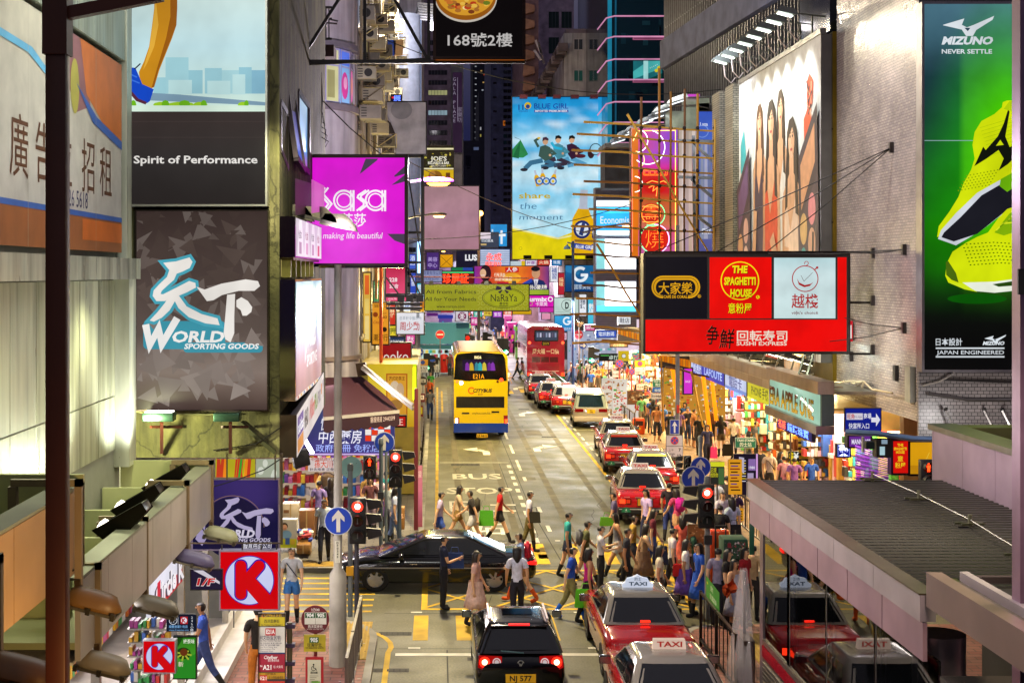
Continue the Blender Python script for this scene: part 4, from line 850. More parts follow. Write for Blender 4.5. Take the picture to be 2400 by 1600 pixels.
ACL=[(852,30,47),(873,20,52),(888,45,56),(905,60,60),(862,78,48),(880,100,53),(898,118,58),(915,20,64),(925,62,68),(870,135,49),(890,150,55),(908,130,61),(858,170,46.5),(876,190,50),(872,222,47),(868,262,46),(884,240,51),(895,175,56),(905,200,60),(918,190,64),(880,268,49),(890,300,52),(906,330,57),(910,350,58),(928,215,68),(935,100,72),(940,140,76),(942,170,80)]
for i,(x,y,Y)in enumerate(ACL):
 aircon('caged air conditioner among the many on the left facade past the curved bay',x,y,Y,rr.uniform(.72,1.08),i%3>0)
t=thing('fire_escape','dark caged balcony and pipes high on the left between the gable and curved bay','balcony',P(725,90,32));m=MB();Yq=32
for k in range(9):m.bar(P(715+k*7,20,Yq),P(715+k*7,90,Yq),.025,None,'paint','1a1016')
for y in(18,45,92):m.bar(P(705,y,Yq),P(778,y,Yq),.05,None,'paint','20141a')
m.tb([P(770,45,Yq),P(792,50,Yq),P(790,56,Yq),P(765,54,Yq)],.02,'paint','4a3a3c',5);m.bd('cage',t)
m=MB();m.bx(P(715,0,Yq+.3).x,Yq+.3,P(0,128,Yq).z,P(780,0,Yq).x,Yq+1.2,P(0,100,Yq).z,'stain','4a3238');m.bd('platform',t)
t=thing('pipe_run','tangle of dark pipes and cables on the wall edge beside the magenta sign','pipes',P(740,300,30));m=MB()
for x,y0,y1 in((738,160,410),(745,240,405),(752,170,300),(730,200,420)):m.tb([P(x,y0,30),P(x+2,(y0+y1)/2,30),P(x-1,y1,30)],.025,'paint','3a2a30',5)
for k in range(6):m.tb([P(735,250+k*12,30),P(755+k*3,262+k*14,30),P(762,295+k*10,30)],.008,'paint','141014',4)
m.bd('pipes',t)
t=thing('overhead_cable','thin dark cable slung past the curved bay down to the magenta sign','cable');m=MB();m.tb([P(745,225,30),P(820,300,31),P(893,362,32)],.014,'paint','0c0a0c',5);m.bd('cable',t)
t=thing('laundry','blue and checked shirts drying on a pole on the left facade','laundry',P(925,110,60));m=MB();m.tb([P(905,92,60),P(950,88,60)],.03,'metal','8a8478',5);m.bd('pole',t)
for x,cl,w in((918,'3a5ac8',10),(934,'c8a070',12)):m=MB();m.pm([(-w,0),(w,0),(w*.8,35),(-w*.8,38)],P(x,94,60),(60/F,0,0),(0,0,-60/F),(0,.12,0),'fabric',cl);m.bd('shirt',t)
t=thing('pharmacy_front','corner pharmacy shopfront crammed with goods under a purple and white sign','shop front',P(830,1200,43))
YP=42.6
m=MB();a=P(700,960,YP);b=P(925,1068,YP);m.bx(a.x,YP+.01,b.z,b.x,YP+.3,a.z+.1,'paint','3a2c4a');m.bd('sign_box',t)
def ph(c):
 c.grad(700,960,925,1066,[(0,'3c4470'),(.6,'3e3c78'),(1,'4a3a8a')],0);w='f2f0ff'
 c.tx('恆豐',770,1005,26,w,'c',.02,.15,40,1);c.tx('中西藥房',796,1036,24,w,'c',.03,.1,100,1);c.tx('政府註冊 免稅店',815,1057,13.5,'a8b8ff','c',.03,0,150,1)
 for i in range(4):
  for j in range(3):c.rc(856+i*15,992+j*14,870+i*15,1005+j*14,('e8401c','f4ece4')[(i+j*3)%2]if(i,j)!=(1,0)else '3858d8',1)
 c.tx('℞',881,1007,13,'d8e4ff','c',.03,0,None,2);c.rc(700,1062,925,1066,'d8b8f0',1)
m=MB();c=front(m,YP);ph(c);m.bd('sign_face',t)
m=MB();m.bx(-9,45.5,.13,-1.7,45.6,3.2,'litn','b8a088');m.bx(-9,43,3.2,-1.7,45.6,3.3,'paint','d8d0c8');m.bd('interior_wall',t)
m=MB();rr=random.Random(9)
for z in(.2,.6,1.0,1.4,1.8,2.2,2.6):
 for k in range(46):
  x=-8+k*.135;y=45.1-rr.uniform(0,.25);m.bx(x,y,z,x+.12,45.45,z+rr.uniform(.15,.34),'paint',rr.choice(('e83c3c','f0d040','3a80d8','f4f0ea','40b060','e080c0','e88830','8a5ac8','b02838')))
m.bd('shelf_goods',t)
m=MB()
for x in(-7,-5.3,-3.6):m.bx(x,43.6,3.14,x+1.0,45.0,3.18,'lit12','fff0e6')
m.bd('ceiling_light',t);lamp('AREA',(-4.6,43.2,3.1),260,(1,.9,.84),3,(-3.5,36,0),parent=t)
m=MB();c=front(m,42.45,'litn');c.rc(722,1072,786,1104,'d8c8c4',0);c.tx('孫大川',758,1094,13,'d84a28','c',.02,0,42,1);c.tx('中醫師跌打',754,1079,6,'b0483c','c',.01,0,50,1);c.tx('內科',782,1083,6,'40304a','c',0,vert=True);c.tx('針灸推拿 正骨',754,1102,5,'3a2a40','c',.01,0,56,1);m.bd('notice_board',t)
t=thing('fluorescent_batten','bright white tube light under the brand banner','lamp',P(720,1040,41));m=MB();m.bar(P(712,1026,40),P(732,1060,41.5),.1,.06,'lit12','fff4ff');m.bd('tube',t)
def carton(label,x0,y0,x1,y1,Y,col,cat='carton',d=.45,draw=None,mat='paint'):
 a,b=P(x0,y0,Y),P(x1,y1,Y);t=thing('carton',label,cat,((a.x+b.x)/2,Y,b.z),'goods stacked outside the pharmacy');m=MB();m.bx(a.x,Y,b.z,b.x,Y+d,a.z,mat,col);m.bd('box',t,.008)
 m=MB();c=front(m,Y-.004,'paint');(draw or(lambda c:(c.rc((x0+x1)/2-1.5,y0,(x0+x1)/2+1.5,y1,'b89a68',0),c.rc(x0+3,y0+(y1-y0)*.4,x0+(x1-x0)*.4,y0+(y1-y0)*.6,'7a5230',.5))))(c);m.bd('print',t);return t
def baby(c):
 c.rc(656,1217,695,1283,'c8c4b8',0);c.rc(656,1262,695,1283,'c8d020',1);c.dc(667,1232,8,'3a2418',1.4,14);c.dc(667,1235,6.5,'e0a888',2,14);c.ell(672,1252,12,10,'7aa8d0',1.5,14);c.rc(669,1260,679,1275,'3a62b0',2);c.rc(681,1264,691,1275,'d8b830',2);c.ln([(664,1238),(670,1238)],1.2,'a03020',3)
carton('white poster display box with a baby picture and yellow foot',656,1217,696,1283,38.2,'c8c4b8','display box',.3,baby)
carton('tall brown cardboard carton stack beside the walking man',701,1196,736,1262,38.8,'8a5c34');carton('low brown carton at the foot of the display box',695,1276,726,1297,37.4,'9a7038');carton('pale pharmacy goods box on the stack behind the baby poster',662,1180,700,1216,40,'c8b8a0')
t=thing('goods_bin','open bin of red and blue wrapped packets beside the carton stack','bin',P(714,1285,37.8));m=MB();a,b=P(698,1270,37.8),P(728,1290,37.8);m.bx(a.x,37.8,.13,b.x,38.15,b.z+.3,'paint','8a6a3c');m.bd('bin',t);m=MB();rr=random.Random(8)
for k in range(50):q=Vector((rr.uniform(a.x,b.x),rr.uniform(37.8,38.1),b.z+.3+rr.uniform(0,.22)));m.ob(q,(.05,.01,0),(0,.03,.02),(.01,0,.03),'paint',rr.choice(('c82830','2848b8','e8e4e0','b83848')))
tag(m.bd('packets',t),kind='stuff')
for i,(x0,y0,x1,y1,Y,cl,lab)in enumerate(((928,1190,948,1240,40,'9a6c34','open torn carton by the maroon post on the left pavement'),(745,1150,765,1190,42,'c83040','red goods carton below the notice board'),(770,1165,800,1185,42.2,'d8a040','yellow goods carton below the notice board'))):carton(lab,x0,y0,x1,y1,Y,cl)
t=thing('awning','large dark maroon awning with grey trim above the pharmacy sign','awning',P(830,940,42));m=MB()
tp=[P(755,885,43.2),P(848,882,43.2)];bt=[P(758,985,41.2),P(936,968,41.0)]
n_=10;vs=[]
for i in range(n_+1):
 for j in range(9):u,v=j/8,i/n_;a=tp[0].lerp(tp[1],u);b=bt[0].lerp(bt[1],u);q=a.lerp(b,v);q.z-=.12*math.sin(math.pi*v);q.x+=.25*math.sin(math.pi*v)*u;vs.append(q)
m.add(vs,[(i*9+j,i*9+j+1,(i+1)*9+j+1,(i+1)*9+j)for i in range(n_)for j in range(8)],'fabric','3a1424',True);m.bd('canopy_cloth',t)
m=MB();c=Cv(m,P(758,985,41.15),(bt[1]-bt[0]),(0,0,-.0125),(0,-1,0),'fabric');c.rc(0,-8,1,0,'a8a4a0',1);c.po([(0,0),(1,0)]+[(1-k/24,26+5*abs(math.sin(k*math.pi/3)))for k in range(25)],'2c0e1e',0);c.tx('醫護頻道 29443599',.94,15,10,'c8b8bc','r',0,0,.32,1);m.bd('valance',t)
m=MB()
for o in(0,.22):m.bar(P(848+o*20,862-o*20,42.6),P(968,958-o*40,40.4),.06,.08,'alu','b8b0ac')
m.bar(P(845,850,42.8),P(850,880,42.8),.3,.2,'metal','4a3c34');m.bd('arm',t)
t=thing('yellow_shop','bright yellow shopfront with framed old photographs beyond the awning','shop front',P(920,900,48));m=MB();a,b=P(880,855,48),P(978,985,48);m.bx(a.x-1.2,48,b.z-2.5,b.x,58,a.z,'paint','8a7a2c');m.bd('wall',t)
m=MB();c=front(m,47.98);c.grad(862,853,975,1000,[(0,'d8b828'),(.5,'e8c83c'),(1,'c89a1c')],0);c.rc(905,875,955,985,'b8641c',1);c.rc(908,878,952,982,'e0a030',2);c.tx('港式奶茶王',930,890,7,'6a3a10','c',.01,0,38,3);c.ell(925,912,12,20,'d8c0a0',3,14);c.ell(938,915,9,18,'c8a884',3.4,12);c.ell(928,948,16,12,'a87838',3,14);c.rc(968,853,976,935,'d8f020',3);m.bd('face',t)
m=MB();m.tb([P(971,860,47.9),P(971,936,47.9)],.05,'lit4','c8f010',6);m.bd('neon_tube',t)
def hs(name,label,cat,x0,y0,x1,y1,Y,bgc,draw=lambda c:None,mat='lit',d=.25,fw=.05,fcol='2c2828',group=None):return signbox(name,label,cat,x0,y0,x1,y1,Y,draw,d,fw,fcol,mat,group,bgc)
hs('shop_sign','dark red sign reading oko half hidden by the awning arm','sign',895,805,962,852,52,'9a1018',lambda c:c.tx('ooko',928,846,24,'f4e4dc','c',0,0,58))
hs('shop_sign','red sign with white character under the awning arm','sign',925,976,950,998,46,'c01c14',lambda c:c.tx('正',937,995,12,'f4e4d0','c',.01))
hs('watch_sign','tall orange sign listing watch brands along the left pavement','sign',873,710,910,806,50,'e89a28',lambda c:(c.tx('SEIKO',892,720,7,'4a3010','c',.01,0,30),c.dc(880,737,6,'8a3a10',1,14),c.tx('TISSOT',898,737,5,'5a3010','c',0,0,16),c.tx('CASIO',897,746,6,'5a2410','c',.03,0,20),c.tx('Citizen',886,758,6,'a83018','c',.01,.2,24),c.dc(901,772,6,'2a1a10',1,12),c.tx('潮流行',892,797,12,'4a2c0c','c',.01,0,34)))
hs('window_strip','narrow yellow lit window strip with posters beside the drum of the corner building','sign',852,640,868,800,49,'e8b848',lambda c:(c.rc(855,645,865,690,'e86828',1),c.rc(855,700,865,735,'f0d070',1),c.rc(855,740,865,795,'f4d888',1)))
t=thing('red_pipe','orange lit vertical pipe on the left facade by the watch sign','pipe',P(895,700,49));m=MB();m.tb([P(893,625,49.2),P(893,865,49.2)],.06,'paint','e8601c',8);m.tb([P(882,625,49.2),P(882,700,49.2)],.05,'paint','b87a30',8);m.bd('pipe',t)
hs('pink_sign','pink red sign ending in 228 behind the steel frame rig','sign',905,628,952,705,60,'d81c5c',lambda c:(c.grad(905,628,952,705,[(0,'c0104c'),(1,'f04880')],.3),c.tx('228',912,660,9,'fbe4ec','l',.03),c.tx('貨倉',912,675,8,'fbe4ec','l',.02),c.tx('sasa.hk',910,702,5,'fbe4ec','l')))
hs('doctor_sign','white hanging clinic sign with red characters under the steel frame','sign',930,733,993,782,55,'e8e8f0',lambda c:(c.tx('忠草軒中醫診所',962,749,6.5,'8a98a8','c',0,0,52),c.tx('周少勳',960,772,15,'c02030','c',.01,0,46),c.rc(976,733,983,745,'8a8c94',1)))
hs('shop_sign','small white and blue shop sign reading FASHIONS near the no entry sign','sign',910,790,948,812,62,'283858',lambda c:c.tx('FASHIONS',929,804,7,'e8ecf4','c',.02,0,34))
hs('blank_board','blank pale grey board with a darker round patch high on the left','billboard',905,240,998,361,62,None,lambda c:(c.rc(905,240,998,361,'9c98a4',0),c.ell(941,258,25,22,'7a7884',1,24)),'stain')
lamp('SPOT',P(950,380,58),160,(.95,.95,1),.3,P(950,290,62),120)
t=thing('fabric_scrap','dark torn cloth hanging at the edge of the blank board','cloth',P(912,300,61));m=MB();m.pm([(0,0),(8,6),(20,35),(14,36),(-2,28)],P(908,282,61.5),(61/F,0,0),(0,0,-61/F),(0,.08,0),'fabric','1c1214');m.bd('cloth',t)
hs('neon_sign','tiny blue neon sign with red flash by the left air conditioners','sign',918,224,940,238,64,'141438',lambda c:(c.tx('好旺',931,236,10,'5a78ff','c',.02,0,16,mat='lit4n'),c.rc(918,227,924,231,'ff3020',1)))
def plate(c,x0,y0,x1,y1,kind):
 w,h_=x1-x0,y1-y0;cx=(x0+x1)/2
 if kind=='up':c.rc(x0,y0,x1,y1,'c8ccd4',0);c.rc(x0+w*.04,y0+h_*.03,x1-w*.04,y1-h_*.03,'1434a8',1);c.po([(cx-w*.09,y1-h_*.1),(cx-w*.09,y0+h_*.4),(cx-w*.3,y0+h_*.45),(cx,y0+h_*.1),(cx+w*.3,y0+h_*.45),(cx+w*.09,y0+h_*.4),(cx+w*.09,y1-h_*.1)],'e4e4e8',2)
 elif kind in('nostop','nostopY'):
  c.rc(x0,y0,x1,y1,'1c1c20',0);top='e8a020' if kind=='nostopY' else 'b8b4c0';c.rc(x0+1,y0+1,x1-1,y0+h_*.46,top,1);c.rc(x0+1,y0+h_*.48,x1-1,y1-1,'bcb8c4',1)
  r_=h_*.17;c.dc(cx,y0+h_*.23,r_,'c83020',2,20);c.dc(cx,y0+h_*.23,r_*.8,'2448b0',3,20);c.ln([(cx-r_*.6,y0+h_*.23-r_*.6),(cx+r_*.6,y0+h_*.23+r_*.6)],r_*.25,'c83020',4);c.ln([(cx+r_*.6,y0+h_*.23-r_*.6),(cx-r_*.6,y0+h_*.23+r_*.6)],r_*.25,'c83020',5)
  c.tx('7',x1-w*.2,y0+h_*.68,h_*.13,'18181c','c',.03,L=2);c.tx('12',x1-w*.22,y0+h_*.93,h_*.13,'18181c','c',.03,L=2);c.tx('上午',x0+w*.3,y0+h_*.67,h_*.08,'18181c','c',L=2);c.tx('midnight',x0+w*.3,y0+h_*.81,h_*.06,'18181c','c',.01,0,w*.45,L=2);c.tx('午夜',x0+w*.3,y0+h_*.93,h_*.08,'18181c','c',L=2)
 elif kind=='noentry':c.dc(cx,y0+h_/2,w/2,'d8c8cc',0,28);c.dc(cx,y0+h_/2,w*.47,'c81c2c',1,28);c.rc(x0+w*.14,y0+h_*.42,x1-w*.14,y0+h_*.58,'e8dcd8',2)
 elif kind in('left','right'):
  s_=1 if kind=='right' else-1;c.dc(cx,y0+h_/2,w/2,'d0d8e8',0,28);c.dc(cx,y0+h_/2,w*.46,'1448b8',1,28);q=lambda a,b:(cx+s_*a*w,y0+h_/2+b*w)
  c.po([q(-.35,-.07),q(.05,-.07),q(.0,-.25),q(.12,-.25),q(.37,0),q(.12,.25),q(0,.25),q(.05,.07),q(-.35,.07)],'e4e4ec',2)
def roadsign(label,x0,y0,x1,y1,Y,kind,group=None,mat='paint',base=True,cat='road sign',pole='7a7478'):
 a,b=P(x0,y0,Y),P(x1,y1,Y);t=thing('road_sign',label,cat,((a.x+b.x)/2,Y,b.z),group);m=MB();c=front(m,Y,mat);(plate(c,x0,y0,x1,y1,kind)if isinstance(kind,str)else kind(c));m.bd('face',t)
 m=MB();
 if kind in('noentry','left','right'):
  r_=(b.x-a.x)/2;m.lt((0,0,0),[(.001,0),(r_,0),(r_,.03),(.001,.03)],'alu','8a8c90',28,False);m.v=[(p[0]+(a.x+b.x)/2,Y+.012+p[2],p[1]+(a.z+b.z)/2)for p in m.v]
 else:m.bx(a.x,Y+.01,b.z,b.x,Y+.04,a.z,'alu','8a8c90')
 m.bd('backing',t)
 if base:m=MB();xx=(a.x+b.x)/2;m.tb([(xx,Y+.08,.1),(xx,Y+.08,a.z)],.035,'paint',pole,8);m.bd('post',t)
 return t
KS='signs along the left kerb'
roadsign('blue square ahead arrow sign on the left kerb beside the yellow shop',964,985,986,1018,56,'up',KS)
roadsign('grey no stopping plate below the square arrow on the left kerb',956,1021,983,1050,54,'nostop',KS)
roadsign('yellow topped 24 hrs no stopping plate at the far left kerb',979,842,1003,872,74,lambda c:(c.rc(979,842,1003,856,'e0a01c',0),c.dc(991,849,5,'2448b0',1,14),c.rc(979,857,1003,873,'d8d4dc',0),c.tx('24 hrs',991,864,5,'202024','c',.01,0,20),c.tx('全日',991,871,5.5,'202024','c')),KS)
roadsign('round dark bus stop sign at the far left kerb under the 24 hrs plate',981,883,1001,902,71,lambda c:(c.dc(991,892,10,'2c2424',0,20),c.rc(984,888,998,896,'b8b4b0',1),c.tx('58',991,895,5,'202024','c',.02,L=2)),KS)
for i,(x0,y0,x1,y1,Y,k1,tx,lab)in enumerate(((980,922,996,942,66,'5a1420','16','maroon bus stop flag with white 16 plate on the left kerb'),(972,950,992,976,62,'7a1c20','58','maroon bus stop flag with yellow plate nearer on the left kerb'))):roadsign(lab,x0,y0,x1,y1,Y,lambda c,x0=x0,y0=y0,x1=x1,y1=y1,k1=k1,tx=tx,i=i:(c.rc(x0,y0,x1,y1,k1,0),c.rc(x0+2,y0+4,x1-2,y1-6,('d8d4d4','d8d020')[i],1),c.tx(tx,(x0+x1)/2,y1-9,6,'202020','c',.02,L=2)),KS)
roadsign('pale pink roller banner standing on the left pavement before the bus',978,1090,990,1240,42,lambda c:(c.grad(978,1090,990,1240,[(0,'c07890'),(.5,'b86898'),(1,'8a4050')],0),c.tx('優惠',984,1110,6,'f0d8e0','c',vert=True)),KS,base=False)
railing('dark railing at the left kerb ahead of the bus',[(-.62,44),(-.62,52)],1.0,'3a3230','left kerb railings',.3);railing('far dark railing at the left kerb beyond the square arrow',[(-.62,53),(-.62,64)],1.0,'3a3230','left kerb railings',.3)
t=thing('maroon_post','maroon square post between cartons and pink banner on the left kerb','post',P(975,1240,41.5));m=MB();q=P(975,0,41.5).x;m.bx(q-.06,41.5,.13,q+.06,41.6,4.3,'paint','5a1420');m.bd('post',t)
# ================================================================ street lamps on the left arms
def street_lamp(label,x0,x1,y,Y,col,power,housing,on=True,xpole=None):
 a,b=P(x0,y,Y),P(x1,y,Y);L=b.x-a.x;t=thing('street_lamp',label,'street lamp',a,'street lamps over the carriageway');m=MB();n=12;vs=[]
 for i in range(9):
  u=i/8;x=a.x+L*u;r=.17*math.sin(math.pi*min(.97,u*.9+.06))**.6*(.55+.45*u)
  for k in range(n):an=2*math.pi*k/n;vs.append((x,a.y+math.cos(an)*r,a.z+.02+max(math.sin(an)*r*.8,-.02)))
 m.add(vs,[(i*n+k,i*n+(k+1)%n,(i+1)*n+(k+1)%n,(i+1)*n+k)for i in range(8)for k in range(n)],'paint',housing,True);m.bd('head',t)
 m=MB();vs=[(a.x+L*(.62+.3*math.cos(k*.5236)),a.y+.15*math.sin(k*.5236),a.z-.04)for k in range(12)]+[(a.x+L*(.62+.2*math.cos(k*.5236)),a.y+.1*math.sin(k*.5236),a.z-.11)for k in range(12)]
 m.add(vs,[(k,(k+1)%12,12+(k+1)%12,12+k)for k in range(12)]+[tuple(range(12,24))],'lit12n' if on else 'gloss',col,True);m.bd('lens',t)
 m=MB();m.tb([(xpole if xpole is not None else a.x-1.6,Y,a.z-.35),(a.x-.5,Y,a.z-.05),(a.x+.1,Y,a.z+.02)],.04,'paint','4a4048',8)
 if xpole is not None:m.tb([(xpole,Y,.1),(xpole,Y,a.z-.35)],.07,'paint','6a6668',8)
 m.bd('arm',t)
 if power:lamp('SPOT',(a.x+L*.62,Y-.02,a.z-.16),power,(1,.8,.34)if on else(1,.62,.2),.12,(a.x+L*.62+2.2,Y+.5,0),145,t)
street_lamp('purple tinted street lamp just right of the magenta sign, nearest of the row',970,1063,426,37,'ffb040',4959,'6a2a78',True)
street_lamp('amber street lamp over the pale pink blank board, second of the row',1000,1047,504,61,'ffc860',4649,'5a4a28',True)
street_lamp('small amber street lamp below the pink board edge, third of the row',1005,1033,561,98,'ffc860',4959,'8a7440',True)
street_lamp('tiny amber street lamp above the far magenta shop signs',1030,1045,588,140,'ffc860',2789,'8a7440',True)
street_lamp('amber street lamp hanging behind the bamboo on the right',1445,1485,528,66,'ffc878',4029,'9a7a50',True)
t=thing('pole_lamp','bright amber star like lamp on a tall thin pole right of the blank pink board','street lamp',P(1122,780,115));m=MB();q=P(1122,0,115).x;m.tb([(q,115,.1),(q,115,P(0,500,115).z)],.12,'paint','8a7a74',8);m.bd('pole',t);m=MB();m.sphere(P(1126,500,114.6),.22,'lit12','ffb050');m.bd('globe',t);lamp('POINT',P(1126,503,114),900,(1,.6,.2),.3,parent=t)
t=thing('pole_lamp','blue street lamp post with a hanging blue shade in front of the beer billboard','street lamp',P(1343,770,96));m=MB();q=P(1343,0,96).x;m.tb([(q,96,.1),(q,96,P(0,565,96).z)],.09,'paint','3a5a98',8);m.tb([P(1343,572,96),P(1330,568,96),P(1330,575,96)],.05,'paint','3a5a98',6);m.bd('pole',t);m=MB();m.lt(P(1329,584,96),[(.25,0),(.2,.15),(.05,.28)],'paint','6a9ad0',12);m.bd('shade',t)
# ================================================================ mid-distance hanging signs
hs('blank_board','plain pale pink blank board hanging on the left over the street','billboard',995,437,1122,584,75,'b08090',lambda c:c.grad(996,438,1121,583,[(0,'a88088'),(.5,'b28494'),(1,'a87888')],.3,n=6),'litn')
def nar(c):
 c.rc(996,667,1239,727,'9c9c1c',0)
 for i in range(20):
  for j in range(5):c.rg(1002+i*12.4+(j%2)*6,672+j*13,4.5,1.1,'b4b446',1+(i+j)%2*.1,10)
 c.rc(998,673,1118,724,'9ea01e',2);k='2a2a1c'
 c.tx('All from Fabrics',1057,688,9,k,'c',.004,0,118,3);c.tx('All for Your Needs',1056,705,9,k,'c',.004,0,120,3);c.tx('www.naraya.com',1056,721,6.5,k,'c',.004,0,66,3)
 c.ell(1180,698,50,24,k,2,40);c.ell(1180,698,48.6,22.8,'a4a81c',3,40);c.rg(1180,698,46,.7,k,4,40,ry=20.5);c.tx('NaRaYa',1181,706,17,k,'c',0,0,62,5);c.tx('曼谷包',1181,714,5,k,'c',.01,0,None,5)
 for s_ in(-1,1):c.po([(1180,675),(1180+s_*16,669),(1180+s_*19,680),(1180+s_*8,679)],'2a1c3c',5);c.po([(1180,677),(1180+s_*8,688),(1180+s_*13,684)],'2a1c3c',5.3)
 c.dc(1180,675,5,'b8b868',6,12);c.ln([(1170,717),(1190,717)],1.2,k,4)
t=hs('banner_sign','long olive green fabric shop banner reading All from Fabrics All for Your Needs','sign',996,667,1239,727,70,None,nar,'lit')
m=MB()
for x in(1011,1076,1140,1205):q=P(x,662,69.8);m.pm([(-6,6),(6,6),(4,-4),(-4,-4)],q,(70/F,0,0),(0,0,-70/F),(0,.25,0),'paint','141016')
m.tb([P(960,648,70),P(1240,652,70)],.03,'paint','8a4a40',5);m.bd('spotlight',t)
lamp('SPOT',P(1140,640,67.5),200,(1,1,.7),.2,P(1120,720,70),120)
def rest(c):
 c.rc(990,342,1063,424,'241c0c',0);c.rc(990,347,1063,351,'e8e0b0',1);rr=random.Random(6)
 for k in range(34):c.ell(rr.uniform(994,1060),rr.uniform(353,392),rr.uniform(1,4),rr.uniform(1,3),rr.choice(('6a6418','a89a2c','3a4414','c8b850')),1+k*.02,8)
 c.tx("JOE'S",1028,377,10,'f0ead8','c',.03,0,38,3);c.tx('BILLIARDS & BAR',1028,385,6,'f0ead8','c',.03,0,50,3);c.tx('BBQ KITCHEN',1028,391,4,'e8dcc0','c',.01,0,34,3);c.rc(990,394,1063,397,'f4ecc0',2);c.rc(990,398,1063,424,'d8b010',1);c.ell(1020,412,16,12,'8a5a14',2,14);c.ell(1014,408,7,8,'b88030',3,12);c.rc(1045,405,1055,424,'6a3a10',2)
hs('bar_sign','black and yellow billiards bar sign with strip lights above the pink board','sign',990,342,1063,424,105,None,rest)
hs('white_board','pale grey narrow board hanging below the bar sign','sign',1064,362,1083,436,110,'7a7684',mat='stain')
hs('shop_sign','dark navy sign with white letters LUS behind the thin pole','sign',1070,587,1122,627,120,'16142c',lambda c:c.tx('LUSH',1090,610,13,'f0f0f4','l',.05,0,40),'lit')
hs('yellow_board','plain orange yellow board with cross wires behind the street lamp','sign',1032,597,1061,626,119,'e8a010',lambda c:(c.ln([(1032,626),(1061,600)],1,'5a3a10'),c.ln([(1032,600),(1061,626)],1,'5a3a10',1.3)))
hs('violet_board','dim violet signboard left of the orange board','sign',1000,592,1028,640,121,'4a2a78',lambda c:(c.tx('美容',1014,612,8,'b8a0e0','c',.01),c.tx('中心',1014,626,8,'b8a0e0','c',.01)))
hs('neon_sign','white neon slat sign with red characters over red neon script','neon sign',1125,584,1195,623,116,None,lambda c:(c.rc(1125,584,1195,623,'5a78b0',0),[c.rc(1126,586+k*4.6,1194,588.2+k*4.6,'e8f0ff',1)for k in range(8)],c.tx('永成',1157,609,13,'ff3010','c',.03,0,36,3,mat='lit4n'),c.tx('攝影器材',1156,622,7,'ff3818','c',.03,0,38,3,mat='lit4n')))
hs('neon_sign','red neon characters with green top bar behind the fabric banner','neon sign',1037,636,1110,667,108,None,lambda c:(c.rc(1037,636,1110,667,'6a1018',0),c.rc(1037,637,1110,640,'40e080',1),c.tx('珍屏証',1068,662,17,'ff3414','c',.02,0,60,1,mat='lit4n')))
hs('company_sign','pale blue sign with small dark company characters left of the red neon','sign',975,634,1036,660,112,'8a90b8',lambda c:(c.tx('必興實業有限公司',1006,643,7,'3a4478','c',0,0,58),c.tx('永安代理公司',1002,656,7,'3a4478','c',0,0,50)))
hs('blue_board','small blue and green stacked boards above the red neon sign','sign',1058,627,1108,636,113,'2848a8',lambda c:c.rc(1058,627,1085,636,'1c7a4c',1))
def face(c):
 c.grad(1112,624,1286,690,[(0,'8a2ca0'),(.2,'d83c28'),(.5,'f08a1c'),(.78,'e85c28'),(1,'7a3a8a')],0,None,True)
 c.ell(1138,640,13,20,'2c1420',1,16);c.ell(1132,640,7.5,10,'e8b890',2,14);c.ell(1140,672,16,16,'4a2818',.9,14);c.ln([(1127,645),(1136,645)],1.5,'f4e4e0',3)
 c.rc(1184,627,1216,638,'d81820',2);c.tx('人參',1200,636,8,'ffffff','c',.03,0,26,3);c.ell(1200,652,22,12,'f8b030',1,16);c.tx('行氣活血',1171,647,6,'fff4d8','c',.02,0,26,3);c.tx('由筋骨做起',1180,657,7,'fff4d8','c',.02,0,40,3);c.rc(1165,660,1192,666,'c81c30',2)
 c.ell(1256,640,10,13,'d8a078',2,16);c.ell(1255,630,10.5,6,'14101a',2.5,14);c.po([(1234,690),(1242,658),(1256,652),(1274,658),(1286,678),(1286,690)],'1c2c60',1.6);c.po([(1250,654),(1262,654),(1256,676)],'e8e4ec',2.2);c.ln([(1256,658),(1256,672)],2,'3a4478',2.6);c.tx('維持心臟健康',1258,677,8,'fff8e8','c',.03,0,48,4);c.rc(1240,679,1286,690,'9ab030',3);c.po([(1224,664),(1246,652),(1248,660),(1228,672)],'2848b0',3)
hs('advert_board','orange medicine advert with a smiling woman and a man in a suit','billboard',1112,624,1286,690,108,None,face)
hs('shop_sign','blue shop sign with big white G behind the blue lamp post','sign',1325,622,1402,683,106,None,lambda c:(c.grad(1325,622,1402,683,[(0,'1c6aa0'),(1,'0c3c78')],0),[c.ell(1330+(k*37)%70,630+(k*23)%45,5,8,'2a7cb0',.6+k*.01,12)for k in range(14)],c.rg(1360,643,15,7,'eef6fc',2,30,0,310),c.rc(1361,641,1378,648,'eef6fc',2.5),c.tx('國家美視',1365,677,9,'d8e8f4','c',0,0,38,2)))
hs('shop_sign','small bright blue sign with white G below the white D sign','sign',1300,740,1342,776,104,None,lambda c:(c.grad(1300,740,1342,776,[(0,'38a8e0'),(1,'1c80c8')],0),c.rg(1329,752,8,4,'f0f8ff',1,24,0,310),c.rc(1330,751,1338,755,'f0f8ff',1.4),c.tx('國家美視',1332,773,5,'e0f0fc','c',0,0,20)))
hs('shop_sign','magenta shop sign reading urmix with white characters','sign',1240,693,1298,719,112,'e018b8',lambda c:(c.tx('urmix',1262,706,10,'fff0fc','c',.05,0,42),c.rg(1290,701,5,2.5,'fff0fc',1,14),c.tx('卡萊美',1269,716,7,'fff0fc','c',.03,0,28)))
hs('shop_sign','white square sign with an upright D in a circle','sign',1299,698,1356,736,105,'c8e0d8',lambda c:(c.rg(1329,715,13,1,'2a3434',1,28),c.tx('D',1329,723,15,'2a3434','c',.04,0,9),c.rc(1302,731,1350,732,'8aa49c',1)))
